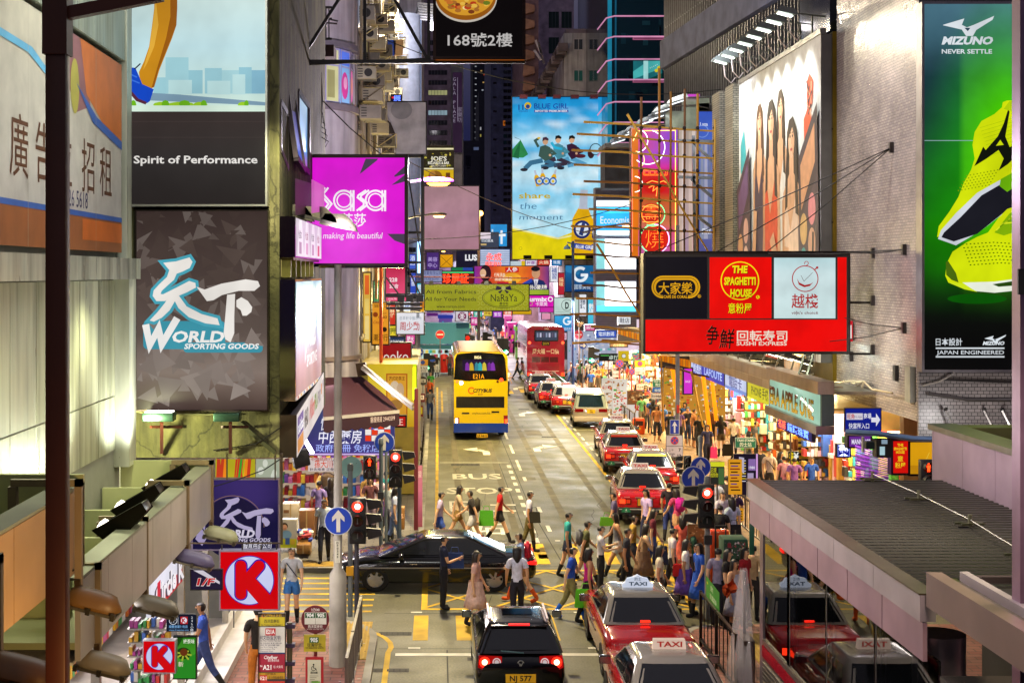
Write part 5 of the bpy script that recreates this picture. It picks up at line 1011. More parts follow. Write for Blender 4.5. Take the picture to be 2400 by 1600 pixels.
hs('pink_board','smaller magenta board below the urmix sign','sign',1266,720,1298,731,118,'d830b0');hs('yellow_board','low yellow board under the right end of the fabric banner','sign',1202,727,1245,736,116,'d8a818');hs('pink_board','tiny pale pink board over the red bus roof','sign',1270,734,1290,748,119,'e89ab8')
hs('shop_sign','bright blue sign with a white cross like letter t near the dark tower','sign',1150,526,1188,577,126,'2a98e0',lambda c:(c.rc(1173,540,1178,572,'f0f8ff',1),c.rc(1167,548,1185,554,'f0f8ff',1.4),c.tx('I',1154,552,14,'c8e4f8','c',.05)));hs('shop_sign','white and grey furniture shop board left of the blue letter sign','sign',1126,545,1168,580,125,'3a4458',lambda c:(c.rc(1126,545,1150,560,'e8d8e4',1),c.tx('世紀寢具',1142,567,5,'e0e4ec','c',.01,0,28),c.rc(1127,571,1140,575,'d8b878',1)))
hs('white_board','small white lit board with a yellow edge beside the neon slat sign','sign',1196,612,1232,626,121,'c8d8e0',lambda c:c.rc(1222,612,1232,626,'e8c020',1));hs('blue_board','narrow blue board reading jewellery under the beer billboard','sign',1294,609,1316,622,110,'2a78b8',lambda c:c.tx('珠寶',1305,618,6,'e4f0fa','c',.02))
def beer(c):
 sk=[(0,'1490d4'),(.12,'2ca6e2'),(.22,'7cc8ee'),(.27,'b4e2f6'),(.32,'58b8ea'),(.4,'9cdaf4'),(.48,'c8ecfa'),(.6,'8cd4f4'),(.8,'b8e8f8'),(1,'c4ecf8')]
 c.grad(1201,228,1402,607,sk,0,n=40);c.grad(1402,228,1421,540,sk,0,n=20);rr=random.Random(12)
 st=[(q,C(k_))for q,k_ in sk]
 def cloud(u,v):
  for(p0,c0),(p1,c1)in zip(st,st[1:]):
   if v<=p1:base=mixc(c0,c1,(v-p0)/(p1-p0));break
  w=math.sin(u*7+v*31+1.5*math.sin(v*17+u*3))+.6*math.sin(u*15-v*47+2)+.5*math.sin(u*3+v*80);k_=max(0,w-.35)*.42
  return mixc(base,'eef9fe',k_*(1 if v>.16 else v*5))
 c.img(1201,228,1402,607,26,60,cloud,.5)
 c.tx('110',1227,258,12,'1c3c88','c',.02,0,24,3);c.dc(1237,248,8,'d8b820',3.4,16);c.dc(1237,250,5,'24408a',3.8,12);c.tx('YEARS',1226,263,3.5,'2c58a0','c',.01,0,22,3);c.tx('BLUE GIRL',1292,255,12,'1a3a9c','c',.01,0,80,3);c.rc(1252,258,1332,264,'1a3a9c',3);c.tx('IMPORTED PREMIUM BEER',1292,263,4.5,'f0f4fc','c',.02,0,76,4)
 c.po([(1201,369),(1201,350),(1220,328),(1238,362),(1226,370)],'2c8a4c',2);c.po([(1201,369),(1220,328),(1216,372)],'1c6a3c',2.3);c.ln([(1220,328),(1206,322)],.8,'3a4a4a',2)
 def fig(x,y,coat,hair,leg,s_=1,hat=None):
  c.po([(x-14*s_,y+26),(x-10,y+4),(x+2,y),(x+14,y+6),(x+20,y+30),(x+2,y+38)],coat,3);c.ell(x+2,y-8,6.5,8,'d8a884',3.3,14);c.po([(x-5,y-8),(x-4,y-17),(x+4,y-19),(x+10,y-14),(x+9,y-10),(x+1,y-12)],hat or hair,3.7);c.ln([(x+14,y+10),(x+24,y+20),(x+14,y+24)],6,coat,3.9);c.dc(x+13,y+24,3,'d8a884',4.2,8)
  c.ln([(x-4,y+36),(x-32*s_,y+42),(x-46*s_,y+56)],11,leg,2.6);c.ln([(x,y+36),(x+26,y+46),(x-8,y+52)],11,leg,2.8);c.ell(x-48*s_,y+58,9,4,'2c2a34',2.9,10)
 fig(1276,340,'3c5850','1c1814','3a7090',1,'4a2c40');fig(1306,336,'4a8ea0','16120e','3c3040',.6);fig(1338,336,'3a1c34','14100c','58a0c8',.5)
 c.ln([(1292,334),(1300,346),(1318,350)],6,'28b0d8',4.4);c.ln([(1262,345),(1254,330),(1262,325)],6,'3c5850',4);c.ell(1263,324,4,2.4,'e8c030',4.6,8);c.ell(1360,366,13,5,'5a2030',4.2,10);c.ell(1385,360,8,12,'3a2024',3,12)
 c.dc(1396,350,14,'22384a',2.9,18);c.dc(1396,350,12,'9ad4ee',3.1,18);c.rg(1417,352,8,1.5,'22384a',3,16)
 def bottle(x,y,h_,rot,L,part=1):
  ca,sa=math.cos(R(rot)),math.sin(R(rot));T=lambda a,b:(x+a*ca-b*sa,y+a*sa+b*ca);w=h_*.16
  c.po([T(a*w,b*h_)for a,b in((-.36,-.5),(.36,-.5),(.4,-.24),(1,-.04),(1,.48),(.9,.5),(-.9,.5),(-1,.48),(-1,-.04),(-.4,-.24))],'e8b010',L);c.po([T(a*w,b*h_)for a,b in((-.36,-.5),(.36,-.5),(.4,-.24),(.5,-.2),(-.5,-.2),(-.4,-.24))],'b8c0d0',L+.4)
  c.po([T(math.cos(k*.35)*w*.85,h_*.12+math.sin(k*.35)*w*.9)for k in range(18)],'1c2c6c',L+.7);c.po([T(math.cos(k*.35)*w*.62,h_*.12+math.sin(k*.35)*w*.66)for k in range(18)],'e0e8f4',L+1)
  if h_>60:c.po([T(-w*.3,h_*.2),T(-w*.05,h_*.02),T(w*.3,h_*.0),T(w*.1,h_*.22)],'2c3c74',L+1.3);c.po([T(-w,h_*.33),T(w,h_*.36),T(w,h_*.44),T(-w,h_*.41)],'2444a8',L+.8);c.tx('BLUE GIRL',x+4,y+h_*.415,7,'f4f4fa','c',.03,0,40,L+1.4,rot=4)
 for x,y,r_ in((1258,418,-14),(1272,414,-4),(1298,416,14)):bottle(x,y,38,r_,4)
 for x in(1264,1280,1296):c.dc(x,425,9,'1c60b0',5.5,14);c.dc(x,425,6,'c8dcf0',6,12);c.dc(x,425,3.5,'e0c030',6.4,10)
 c.tx('share',1253,465,13,'c8b020','c',.02,0,74,3);c.tx('the',1237,490,15,'3c6c94','c',-.008,.15,40,3);c.tx('moment',1268,515,13,'3c6c94','c',-.008,.15,102,3)
 c.po([(1201,533),(1308,557),(1350,541),(1402,541),(1402,607),(1201,607)],'e8d40c',2);c.po([(1201,533),(1308,557),(1402,538),(1402,541),(1308,561),(1201,537)],'f4f0a0',2.3);c.dc(1220,582,4,'b0a010',3,14);c.dc(1220,582,3,'e8d40c',3.3,14)
 bottle(1365,520,150,3,6);bottle(1403,530,130,6,5)
t=hs('beer_billboard','tall sky blue and yellow beer billboard with three seated friends','billboard',1201,228,1421,607,112,None,beer,'lit',.5,.08,'3a3a3c')
m=MB()
for x in(1227,1270,1305,1347,1392,1236,1285,1334,1381,1394):y_=228 if x in(1227,1270,1305,1347,1392)else 603;q=P(x,y_,111.2);m.bx(q.x-.3,110.9,q.z-.12,q.x+.3,111.6,q.z+.16,'metal','8a4a50' if y_<300 else '181412');m.bar((q.x,111.4,q.z),(q.x,112,q.z),.06,None,'paint','201a1a')
m.bd('spotlight',t)
# ================================================================ towers beyond the junction
rr=random.Random(31)
def tower(label,x0,y0,x1,Y,col,mat='render_wall',depth=20,windows=(),sills=None,base=0,name='tower',wcol='14141f',litc=('e8d8a0','f0e8c0','a8c8e8')):
 a,b=P(x0,y0,Y),P(x1,0,Y);t=thing(name,label,'building',((a.x+b.x)/2,Y,0));m=MB();m.bx(a.x,Y,base,b.x,Y+depth,a.z,mat,col);m.bd('wall',t)
 for k,(wx0,wy0,wx1,wy1,on)in enumerate(windows):
  m=MB();c=front(m,Y-.02,'dim' if on else 'gloss',.01);c.rc(wx0,wy0,wx1,wy1,on if isinstance(on,str)else(rr.choice(litc)if on else wcol),0)
  w=wx1-wx0;n_=max(1,int(w/7))
  for i in range(1,n_):c.rc(wx0+w*i/n_-.4,wy0,wx0+w*i/n_+.4,wy1,'3a3844',1,'paint')
  m.bd('window',t)
 return t
win=[(1004,165+k*23.5,1048,176+k*23.5,(k==2 and 'd8d898')or(k==4 and 'b8d8e8')or 0)for k in range(8)]+[(1004,95,1046,106,0),(1004,120,1046,131,0)]
tower('purple grey slab block with slot windows left of the dark sky gap',985,-200,1057,150,'7a6c88','stain',20,win)
t=tower('narrow pale block carrying a vertical plum sign reading GALA PLACE',1056,-200,1086,152,'8a90a0','stain',15);m=MB();c=front(m,151.8,'litn');c.rc(1061,170,1083,357,'2a1830',0);c.tx('GALA PLACE',1065,190,8,'8a8094','c',0,vert=True);c.rc(1072,182,1073,284,'8a8094',1);c.tx('家樂坊',1078,262,9,'7a7084','c',0,vert=True);m.bd('name_sign',t)
tower('dark navy far tower with a column of tiny white lights',1108,60,1152,420,'10122c','stain',30,[(1113,155+k*14,1117,157+k*14,'e8ecf8')for k in range(14)]+[(1126+(k*7)%16,165+k*9,1130+(k*7)%16,168+k*9,('f0c070','e05030','d8e0f0')[k%3])for k in range(9)]+[(1141,145,1143,185,'d8e4f8')])
tower('low dark far block with a few lit windows in the sky gap',1085,330,1125,300,'141630','stain',30,[(1095,392,1102,396,0),(1110,345,1122,352,'6a78a0'),(1091,365,1103,390,0)])
tower('dark blue far block with two lit windows above the pole lamp',1122,215,1160,330,'12142e','stain',30,[(1125,298,1128,305,'e8e8f0'),(1137,298,1140,305,'e8e8f0'),(1125,315,1128,321,'d8c860'),(1137,315,1140,321,'d8c860')])
tower('dark slate tower with vertical edge beside the beer billboard',1150,-200,1202,190,'484e74','stain',25,[(1156,160+k*33,1164,164+k*33,0)for k in range(11)]+[(1180,150+k*15,1198,158+k*15,0)for k in range(22)]+[(1179,283,1184,295,'f08020')])
t=tower('brown tower with scalloped balconies at the right of the pizza sign',1227,-200,1262,135,'8a6870','stain',20)
for k in range(7):
 m=MB();q=P(1226,12+k*36,134.8);m.pm([(0,0),(25,6),(25,20),(4,26),(-2,22)],q,(135/F,0,0),(0,0,-135/F),(0,-1.2,0),'stain','b0806a');m.bd('balcony',t)
tower('violet grey tower with paired dark windows above the white tenement',1258,-200,1345,160,'a08ea8','stain',25,[(1286+i*30,28+k*60,1310+i*30,66+k*60,'10181c')for i in range(2)for k in range(4)])
t=tower('stained white tenement with green framed windows above the beer billboard',1322,78,1421,124,'c8b8c4','render_wall',20,[(1345,92,1366,116,'2c2c30'),(1345,165,1366,192,'1c4c44'),(1408,92,1419,116,'2c2c30'),(1408,165,1419,192,'1c4c44')])
m=MB();c=front(m,123.9,'paint')
for x,y in((1345,92),(1345,165),(1408,92),(1408,165)):c.ln([(x,y),(x+21,y),(x+21,y+26),(x,y+26)],1.6,'a8a0a8',3,True);c.rc(x+10,y,x+11.5,y+26,'a8a0a8',2.5)
m.bd('window_frame',t);m=MB();a,b=P(1326,78,124),P(1421,68,124);m.bx(a.x,124,a.z,b.x,140,b.z,'stain','7a6a78');m.bx(P(1385,0,124).x,124.5,a.z,P(1400,0,124).x,130,P(0,40,124).z,'stain','5a545c');m.bd('parapet',t)
m=MB()
for k in range(16):q=P(1322-k*4.2,110+k*7.5,123+k*.4);m.bx(q.x-.5,q.y-.3,q.z-.4,q.x+.3,q.y+.7,q.z+.3,'stain',('6a5c64','8a7c84','4a3c44')[k%3])
m.bd('cages',t)
t=thing('antenna_rig','white aerial panels on a rooftop frame beside the tenement','antenna',P(1265,120,120));m=MB()
for p0,p1 in(((1255,95),(1268,125)),((1252,118),(1268,142)),((1262,100),(1275,150))):m.bar(P(*p0,120),P(*p1,120),.18,None,'paint','a89ca8' if p0[0]!=1262 else '4a3c48')
m.bd('panel',t)
t=thing('glass_tower','dark teal glass tower with pink lit bands and curved corner','building',P(1500,640,106));Yg=106
m=MB();a,b=P(1432,-200,Yg),P(1600,620,Yg);m.bx(a.x,Yg,b.z,b.x+4,Yg+25,a.z,'gloss','10283a');m.bd('wall',t)
m=MB();c=front(m,Yg-.03,'gloss');rr=random.Random(14)
for k in range(30):
 x,y=rr.uniform(1440,1570),rr.uniform(0,480);c.rc(x,y,x+rr.uniform(4,22),y+rr.uniform(8,34),rr.choice(('16384c','0c1a2a','1c4458','12303c')),.5+k*.02)
m.bd('glass_skin',t)
m=MB();c=front(m,Yg-.05,'litn')
for x,w,cl in((1424,10,'1c7a98'),(1441,4,'14506a')):c.rc(x,-200,x+w,480,cl,0)
m.bd('edge_strip',t)
for y in(38,86,139,187,239,287,335):
 m=MB();m.tb([P(1400,y+32,Yg-.15),P(1421,y+5,Yg-.2),P(1440,y,Yg-.2),P(1580,y,Yg-.2)],.055,'litn','d890b8',6);m.bd('band',t)
m=MB();c=front(m,Yg-.12,'litn')
for y in(86,186):c.rc(1483,y+1,1580,y+8,'a05878',0);c.rc(1485,y+3,1578,y+6,'6a3050',1)
m.bd('sill',t)
m=MB();c=front(m,Yg-.1,'litn');c.rc(1484,143,1552,186,'1c6a72',0);c.po([(1484,186),(1484,168),(1520,143),(1552,143),(1552,160)],'48b0b0',1);c.rc(1508,143,1519,186,'a8e0e0',2);c.po([(1519,186),(1552,172),(1552,186)],'0c3c38',2.2);c.dc(1545,160,5,'d8c818',3,16);c.dc(1538,166,4,'d8c818',3,14);[c.dc(1524+k*4,160-k*2,.9,'f0fff8',3,6)for k in range(5)];m.bd('lit_office',t)
t=tower('white and black banded corner block with a thin pale blue neon line',938,-100,988,112,'a8a498','render_wall',25,[(945,175+k*27,975,186+k*27,'161420')for k in range(20)])
m=MB();m.tb([P(982,40,111.7),P(982,640,111.7)],.12,'lit4n','9ac8ff',6);m.bd('neon_line',t)
t=thing('roof_grille','white lit metal sunshade grille with two dazzling floodlights high left of the pizza sign','grille',P(1000,40,110));m=MB()
for k in range(7):m.tb([P(973,45-k*1,110),P(980,8+k*6,110),P(1020,12+k*6,110)],.1,'paint','c8ccd8',5)
lamp('POINT',P(1010,395,36.5),1500,(.95,.85,1),.3);m.bd('bars',t);[lamp('POINT',P(x_,66,Y_),2500,(1,.85,.6),.5,parent=t)for x_,Y_ in((985,95),(960,66))];m=MB()  # single point above the street lamp is added to brighten the corner bay
for x in(966,1012):m.sphere(P(x,62,109.5),.35,'lit12','fff8ff')
m.bd('floodlight',t)
t=thing('rooftop_drum','pale blue rounded rooftop block behind the left air conditioners','building',P(945,60,100));m=MB();q=P(945,0,100);m.lt((q.x,102,0),[(1.2,10),(1.2,P(0,25,100).z),(.01,P(0,22,100).z)],'paint','8a98c8',20);m.bd('wall',t)
# ================================================================ far pedestrian street: stalls, crowd street walls
t=thing('snack_stall','corner stall with sky blue awning and white lit counter at the far junction','stall',P(1045,860,111))
m=MB();frontbox(m,985,757,1100,806,110,2,'fabric','62b4d8');frontbox(m,985,808,1098,818,109.9,.3,'fabric','3c7c98');m.bd('awning',t)
m=MB();a,b=P(985,815,111),P(1085,885,111);m.bx(a.x,113.5,.1,b.x,113.7,a.z,'lit','c8e8e4');m.bx(a.x,111,.13,b.x,111.6,1.0,'paint','c8d4d8');m.bd('counter',t)
m=MB();rr=random.Random(17)
for k in range(70):x=rr.uniform(a.x,b.x-.3);z=rr.choice((1.0,1.35,1.7,2.05));m.bx(x,111.8,z,x+.25,112.1,z+.25,'lit' if k%3==0 else 'paint',rr.choice(('f0f4f0','48b898','e84868','f0d060','6ac8e8')))
m.bd('goods',t);lamp('AREA',(a.x+1.5,111.2,2.7),300,(.85,1,1),2,(a.x+1.5,108,0),parent=t)
def stall(label,x0,x1,ytop,Y,col,cl2,neon='e83cb0'):
 a,b=P(x0,ytop,Y),P(x1,0,Y);t=thing('market_stall',label,'stall',((a.x+b.x)/2,Y,0),'market stalls along the far street');m=MB();m.bx(a.x,Y,a.z-.35,b.x,Y+3,a.z,'litn',col);m.bd('fascia',t);m=MB();m.bx(a.x+.1,Y+.4,.1,b.x-.1,Y+2.9,a.z-.36,'litn',cl2);m.bd('booth',t);m=MB();c=front(m,Y+.38,'litn');r_=random.Random(int(x0))
 for k in range(14):x,y=r_.uniform(x0+1,x1-4),r_.uniform(ytop+10,ytop+45);c.rc(x,y,x+r_.uniform(2,5),y+r_.uniform(3,8),r_.choice(('f8f0f4',neon,'f0d040','3aa8d8','2a1c30')),1+k*.02)
 m.bd('goods',t)
for a in(('pink lit stall front behind the red bus',1183,1200,740,150,'f06ab0','d83c98'),('magenta stall left of the blue umbrella',1190,1212,756,135,'e03c98','c02c80'),('green and yellow stall under the blue umbrella',1208,1222,765,124,'7ab82c','5a8a2a'),('pale blue stall with drink posters beside the bus',1221,1234,772,120,'8ad0e8','4aa0c0'),('narrow pink stall further down the street',1186,1196,712,185,'f090c8','c85098'),('violet stall on the left of the far street',1000,1026,733,150,'8a3ca0','b04cb8'),('blue roofed stall behind the sky blue awning',1026,1062,738,140,'28389a','6a4a98'),('rose stall beside the railway emblem sign',1042,1066,736,165,'f080b0','d85a9a')):stall(*a)
t=thing('parasol','blue market parasol with small yellow patches behind the red bus','parasol',P(1225,780,118));q=P(1227,752,118);m=MB();m.lt((q.x,118,q.z-.45),[(.72,0),(.5,.25),(.02,.42)],'fabric','2848a0',10);m.bd('canopy',t);m=MB();m.tb([(q.x,118,.1),(q.x,118,q.z)],.03,'metal','8a8a8a',6);m.bd('pole',t)
def mtr(c):c.rc(1068,730,1097,752,'d8d0d8',0);c.dc(1083,741,10,'7a1450',1,24);c.ln([(1083,733),(1083,749)],2,'f0e8ec',2);c.rg(1083,733,5,1.8,'f0e8ec',2.4,12,10,170);c.rg(1083,749,5,1.8,'f0e8ec',2.4,12,190,350);c.ln([(1076,741),(1090,741)],2,'f0e8ec',2.8)
hs('railway_sign','white sign with round purple railway emblem above the sky blue awning','sign',1068,730,1097,752,109,None,mtr)
NE='no entry discs at the junction'
roadsign('no entry disc on a thin post before the sky blue stall',1021,773,1042,795,104,'noentry',NE);roadsign('no entry disc above the right turn arrow at the junction',1345,773,1367,795,98,'noentry',NE)
roadsign('blue left arrow disc over the green signal at the far left kerb',972,814,993,836,88,'left');roadsign('blue right arrow disc over the green arrow signal on the right',1357,800,1376,819,92,'right')
def farsignal(label,x,y,Y,col,arrow=0,pole=True,x2=None):
 p=P(x,y,Y);t=thing('traffic_light',label,'traffic light',p,'traffic signals at the far junction');k=1.25;m=MB()
 for xx in[p.x]+([P(x2,0,Y).x]if x2 else[]):m.bx(xx-.2,Y,p.z-1.15,xx+.2,Y+.25,p.z,'paint','0c1010')
 m.bd('housing',t);m=MB();c=front(m,Y-.02,'lit4n',.01);yy=y+(34 if col!='ff3018' else 12)*(88/Y)
 for xx in[x]+([x2]if x2 else[]):
  s_=6.5*88/Y;c.dc(xx,yy,s_,col,0,14,'lit')
  if arrow:a_=arrow;c.ln([(xx-a_*s_*.9,yy),(xx+a_*s_*.7,yy)],2,'d8fff0',1);c.ln([(xx+a_*s_*.1,yy-s_*.7),(xx+a_*s_*.9,yy),(xx+a_*s_*.1,yy+s_*.7)],2,'d8fff0',1.5)
 m.bd('lens',t);m=MB();m.pm([(0,0),(.35,-.08),(.35,-.25),(0,-.3)],(p.x+.2,Y+.05,p.z-.1),(1,0,0),(0,0,1),(0,.12,0),'paint','101414');m.pm([(0,0),(.35,-.08),(.35,-.25),(0,-.3)],(p.x+.2,Y+.05,p.z-.5),(1,0,0),(0,0,1),(0,.12,0),'paint','101414');m.bd('side_hood',t)
 m=MB();m.tb([(p.x,Y+.1,.1),(p.x,Y+.1,p.z-1.15)],.06,'paint','5a5c60',8);m.bd('post',t)
farsignal('green left arrow signal at the far left kerb',1000,828,88,'18ff9a',-1);farsignal('paired green right arrow signals on the island behind the yellow bus',1172,793,94,'18ffa8',1,True,1185);farsignal('green right arrow signal at the right kerb before the crowd',1386,812,92,'18ffa8',1);farsignal('red signal beside the sky blue awning',1096,782,106,'ff3018');farsignal('red signal next to the right no entry disc',1372,768,100,'ff3018');farsignal('unlit dark signal back on the far pedestrian street',1137,778,112,'101414')
ORD=('first','second','third','fourth','fifth','sixth','seventh','eighth','ninth')
for s_ in(0,1):
 for k in range(9):
  Y0=125+k*22;x=(-3.5+k*.9)if not s_ else(13.5+k*.6);t=thing('shop_building','%s shop building along the %s side of the far shopping street'%(ORD[k],('left','right')[s_]),'building',(x,Y0,0),'buildings of the far shopping street');m=MB();m.bx(x-6 if not s_ else x,Y0,0,x if not s_ else x+6,Y0+21.5,14+(k*5)%9,'stain',('8a7c98','9a8a90','7a7488')[k%3]);m.bd('wall',t)
  m=MB();m.bx(x-5.9 if not s_ else x-.1,Y0-.05,.3,x+.1 if not s_ else x+5.9,Y0+20,3.6,'litn',('e8b8c8','f0d8e8','e89ac0','f4e4c0')[(k+s_)%4]);m.bd('shop_front',t)
t=thing('end_building','dark block closing the far end of the shopping street','building',(11,330,0));m=MB();m.bx(-8,330,0,30,332,18,'stain','3a3048');m.bd('wall',t)
lamp('AREA',(7,150,9),14000,(1,.85,.95),10,(7,150,0),sy=40,name='far_street_fill');lamp('AREA',(7,220,9),14000,(1,.85,.95),10,(7,220,0),sy=40,name='far_street_fill')  # large invisible area lights added to fill the far street
for i,(x0,y0,x1,y1,Y,bg_,tx,tc,v,lab)in enumerate(((946,700,962,730,82,'e8f0f8','藥房','2c58b8',1,'white vertical pharmacy sign with blue characters left of the clinic sign'),(962,640,974,690,90,'2a4ac0','影音','f0f4ff',1,'narrow blue vertical sign inside the steel rig'),(978,664,994,700,95,'38b8d8','眼鏡','ffffff',1,'cyan vertical optician sign behind the steel rig'),(985,700,995,735,100,'f0a818','金飾','a01810',1,'amber vertical gold shop sign at the rig corner'),(1104,744,1120,762,128,'e0409c','時裝','fff0f8',0,'pink fashion sign just right of the railway emblem'),(1002,716,1030,730,120,'3048c0','電器','f0f4ff',0,'blue electrical shop sign under the fabric banner'),(1034,718,1062,731,124,'d82840','大減價','fff0d8',0,'red sale sign under the fabric banner'),(1110,730,1130,742,140,'48c0a8','茶','ffffff',0,'sea green tea sign over the far street'),(1134,728,1152,740,150,'e8d040','海味','8a2010',0,'yellow dried seafood sign over the far street'),(1156,730,1176,743,145,'b040d0','髮型','ffe8ff',0,'purple hair salon sign over the far street'),(1180,728,1200,738,155,'f06040','餐廳','fff4e0',0,'orange diner sign over the far street'),(1300,583,1322,606,118,'3a78d0','書局','e8f4ff',0,'small blue bookshop sign at the foot of the beer billboard'),(1232,610,1256,622,117,'e8e4f0','按摩','8a3a98',0,'white massage sign under the beer billboard'),(1260,609,1288,621,116,'d83828','火鍋','ffe8c0',0,'red hotpot sign under the beer billboard'),(1290,626,1308,660,120,'f0f0f8','補習','2848a0',1,'white vertical tutoring sign left of the blue G sign'),(1309,640,1322,690,119,'c02838','燒味','ffe0a0',1,'red vertical roast meat sign left of the blue G sign'),(1358,690,1374,740,101,'f4f8ff','鐘錶','2a3a5a',1,'white vertical watch sign right of the D sign'),(1378,700,1394,758,100,'48c8e8','數碼','ffffff',1,'cyan vertical camera sign beside the glowing block'),(1300,780,1328,796,103,'e8c0d8','化妝品','903060',0,'pale pink cosmetics sign above the right pavement crowd'),(1398,775,1444,790,94,'2858c8','電訊數碼','f0f8ff',0,'long blue phone shop sign at the junction corner'),(1450,742,1478,760,92,'f0f4f8','鞋店','3a3a4a',0,'white shoe shop sign above the orange fascia'),(1372,762,1394,774,96,'d84890','飾物','fff0f8',0,'small magenta jewellery sign at the right corner'),(876,660,888,706,56,'2a8a58','冰室','f0ffe8',1,'green vertical cafe sign above the watch sign'),(912,715,926,760,58,'d83020','麻雀','ffe8b0',1,'red vertical mahjong sign right of the watch sign'),(912,764,930,786,60,'f0d838','押','1c4a20',0,'yellow pawn sign under the red vertical sign'),(950,812,966,838,76,'3878d8','手機','f0f8ff',1,'blue vertical phone sign behind the blue left arrow'),(952,784,972,806,86,'e0509c','糖水','fff4f8',0,'pink dessert sign left of the sky blue stall'),(960,596,974,630,92,'4060d0','酒店','e8f0ff',1,'blue vertical hotel sign in the upper steel rig'))):
 w_,h_=x1-x0,y1-y0;n_=len(tx)
 hs('shop_sign',lab,'sign',x0,y0,x1,y1,Y,bg_,lambda c:c.tx(tx,(x0+x1)/2,y0+h_/n_*.78,min(w_*.6,h_/n_*.58),tc,'c',.01,vert=True)if v else c.tx(tx,(x0+x1)/2,y1-h_*.24,h_*.5,tc,'c',.01,0,w_*.8),'lit')
lamp('POINT',(-1.5,50,6.8),700,(1,.78,.3),.5);lamp('POINT',(-1.2,62,9),900,(1,.8,.36),.5)  # warm points with no fitting, added to light the left facades
# ================================================================ right side: tiled building, boards, tower
XT=12.0
t=thing('tiled_building','grey glazed tile building with blank side wall, holding the running shoe billboard','building',(14,38,0))
m=MB();m.bx(XT,35.2,4.0,30,42.3,16.2,'tile_side');m.bd('side_wall',t)
m=MB();m.bx(XT+.004,35.12,3.3,30,35.196,16.2,'tile_front');m.bd('front_wall',t)
m=MB();m.bx(XT-.01,35.1,16.2,30,42.4,16.5,'stain','a8a0a4');m.bd('parapet',t)
m=MB();m.bx(XT-.12,42.3,4.3,XT+.3,44.8,14.95,'metal','8a7424');
for z in(6.4,9.2,12.0):m.bx(XT-.14,42.3,z,XT-.1,44.8,z+.05,'paint','2a2010')
m.bd('pilaster',t)
m=MB();m.tb([(XT+.6,35.05,5.05),(14,35.04,5.0),(16,35.04,5.0)],.03,'paint','2a2626',6);m.tb([(XT+.2,35.05,4.7),(13.2,35.04,4.55),(16,35.04,4.55)],.04,'metal','8a8480',6);m.tb([(XT+.9,35.05,5.5),(XT+.85,35.04,5.2),(XT+.5,35.04,5.0),(XT+.1,35.05,4.9)],.025,'paint','9a948e',6)
for x in(12.6,13.55,14.0):m.bar((x,34.9,4.3),(x+.25,34.75,3.7),.04,None,'metal','b8b4b0');m.bar((x,34.85,4.35),(x+.02,35.0,4.3),.06,None,'paint','15120f')
m.bd('conduit',t)
m=MB();m.bx(XT-.15,35.3,4.45,XT-.01,35.7,5.35,'stain','9a988a');m.bx(XT-.1,36.6,4.9,XT-.01,36.8,5.3,'paint','1c1a1a');m.bd('electric_box',t)
for y,z in((38.6,8.25),(38.6,6.95),(38.6,5.6),(37.0,11.0),(36.0,8.3),(36.0,6.3),(43.6,8.2),(40.6,5.3)):m=MB();m.bx(XT-.1,y,z-.14,XT-.005,y+.14,z+.14,'metal','4a4648');m.bd('anchor',t)
def mizuno_mark(c,x,y,s,col,L):
 q=lambda a,b:(x+a*s,y+b*s)
 c.po([q(-58,2),q(-8,-13),q(-14,2),q(-2,8),q(14,2),q(62,-19),q(58,-10),q(20,14),q(12,28),q(-4,28),q(-14,13),q(-58,3)],col,L)
 c.po([q(-8,9),q(6,9),q(0,17)],'2a4456',L+1)
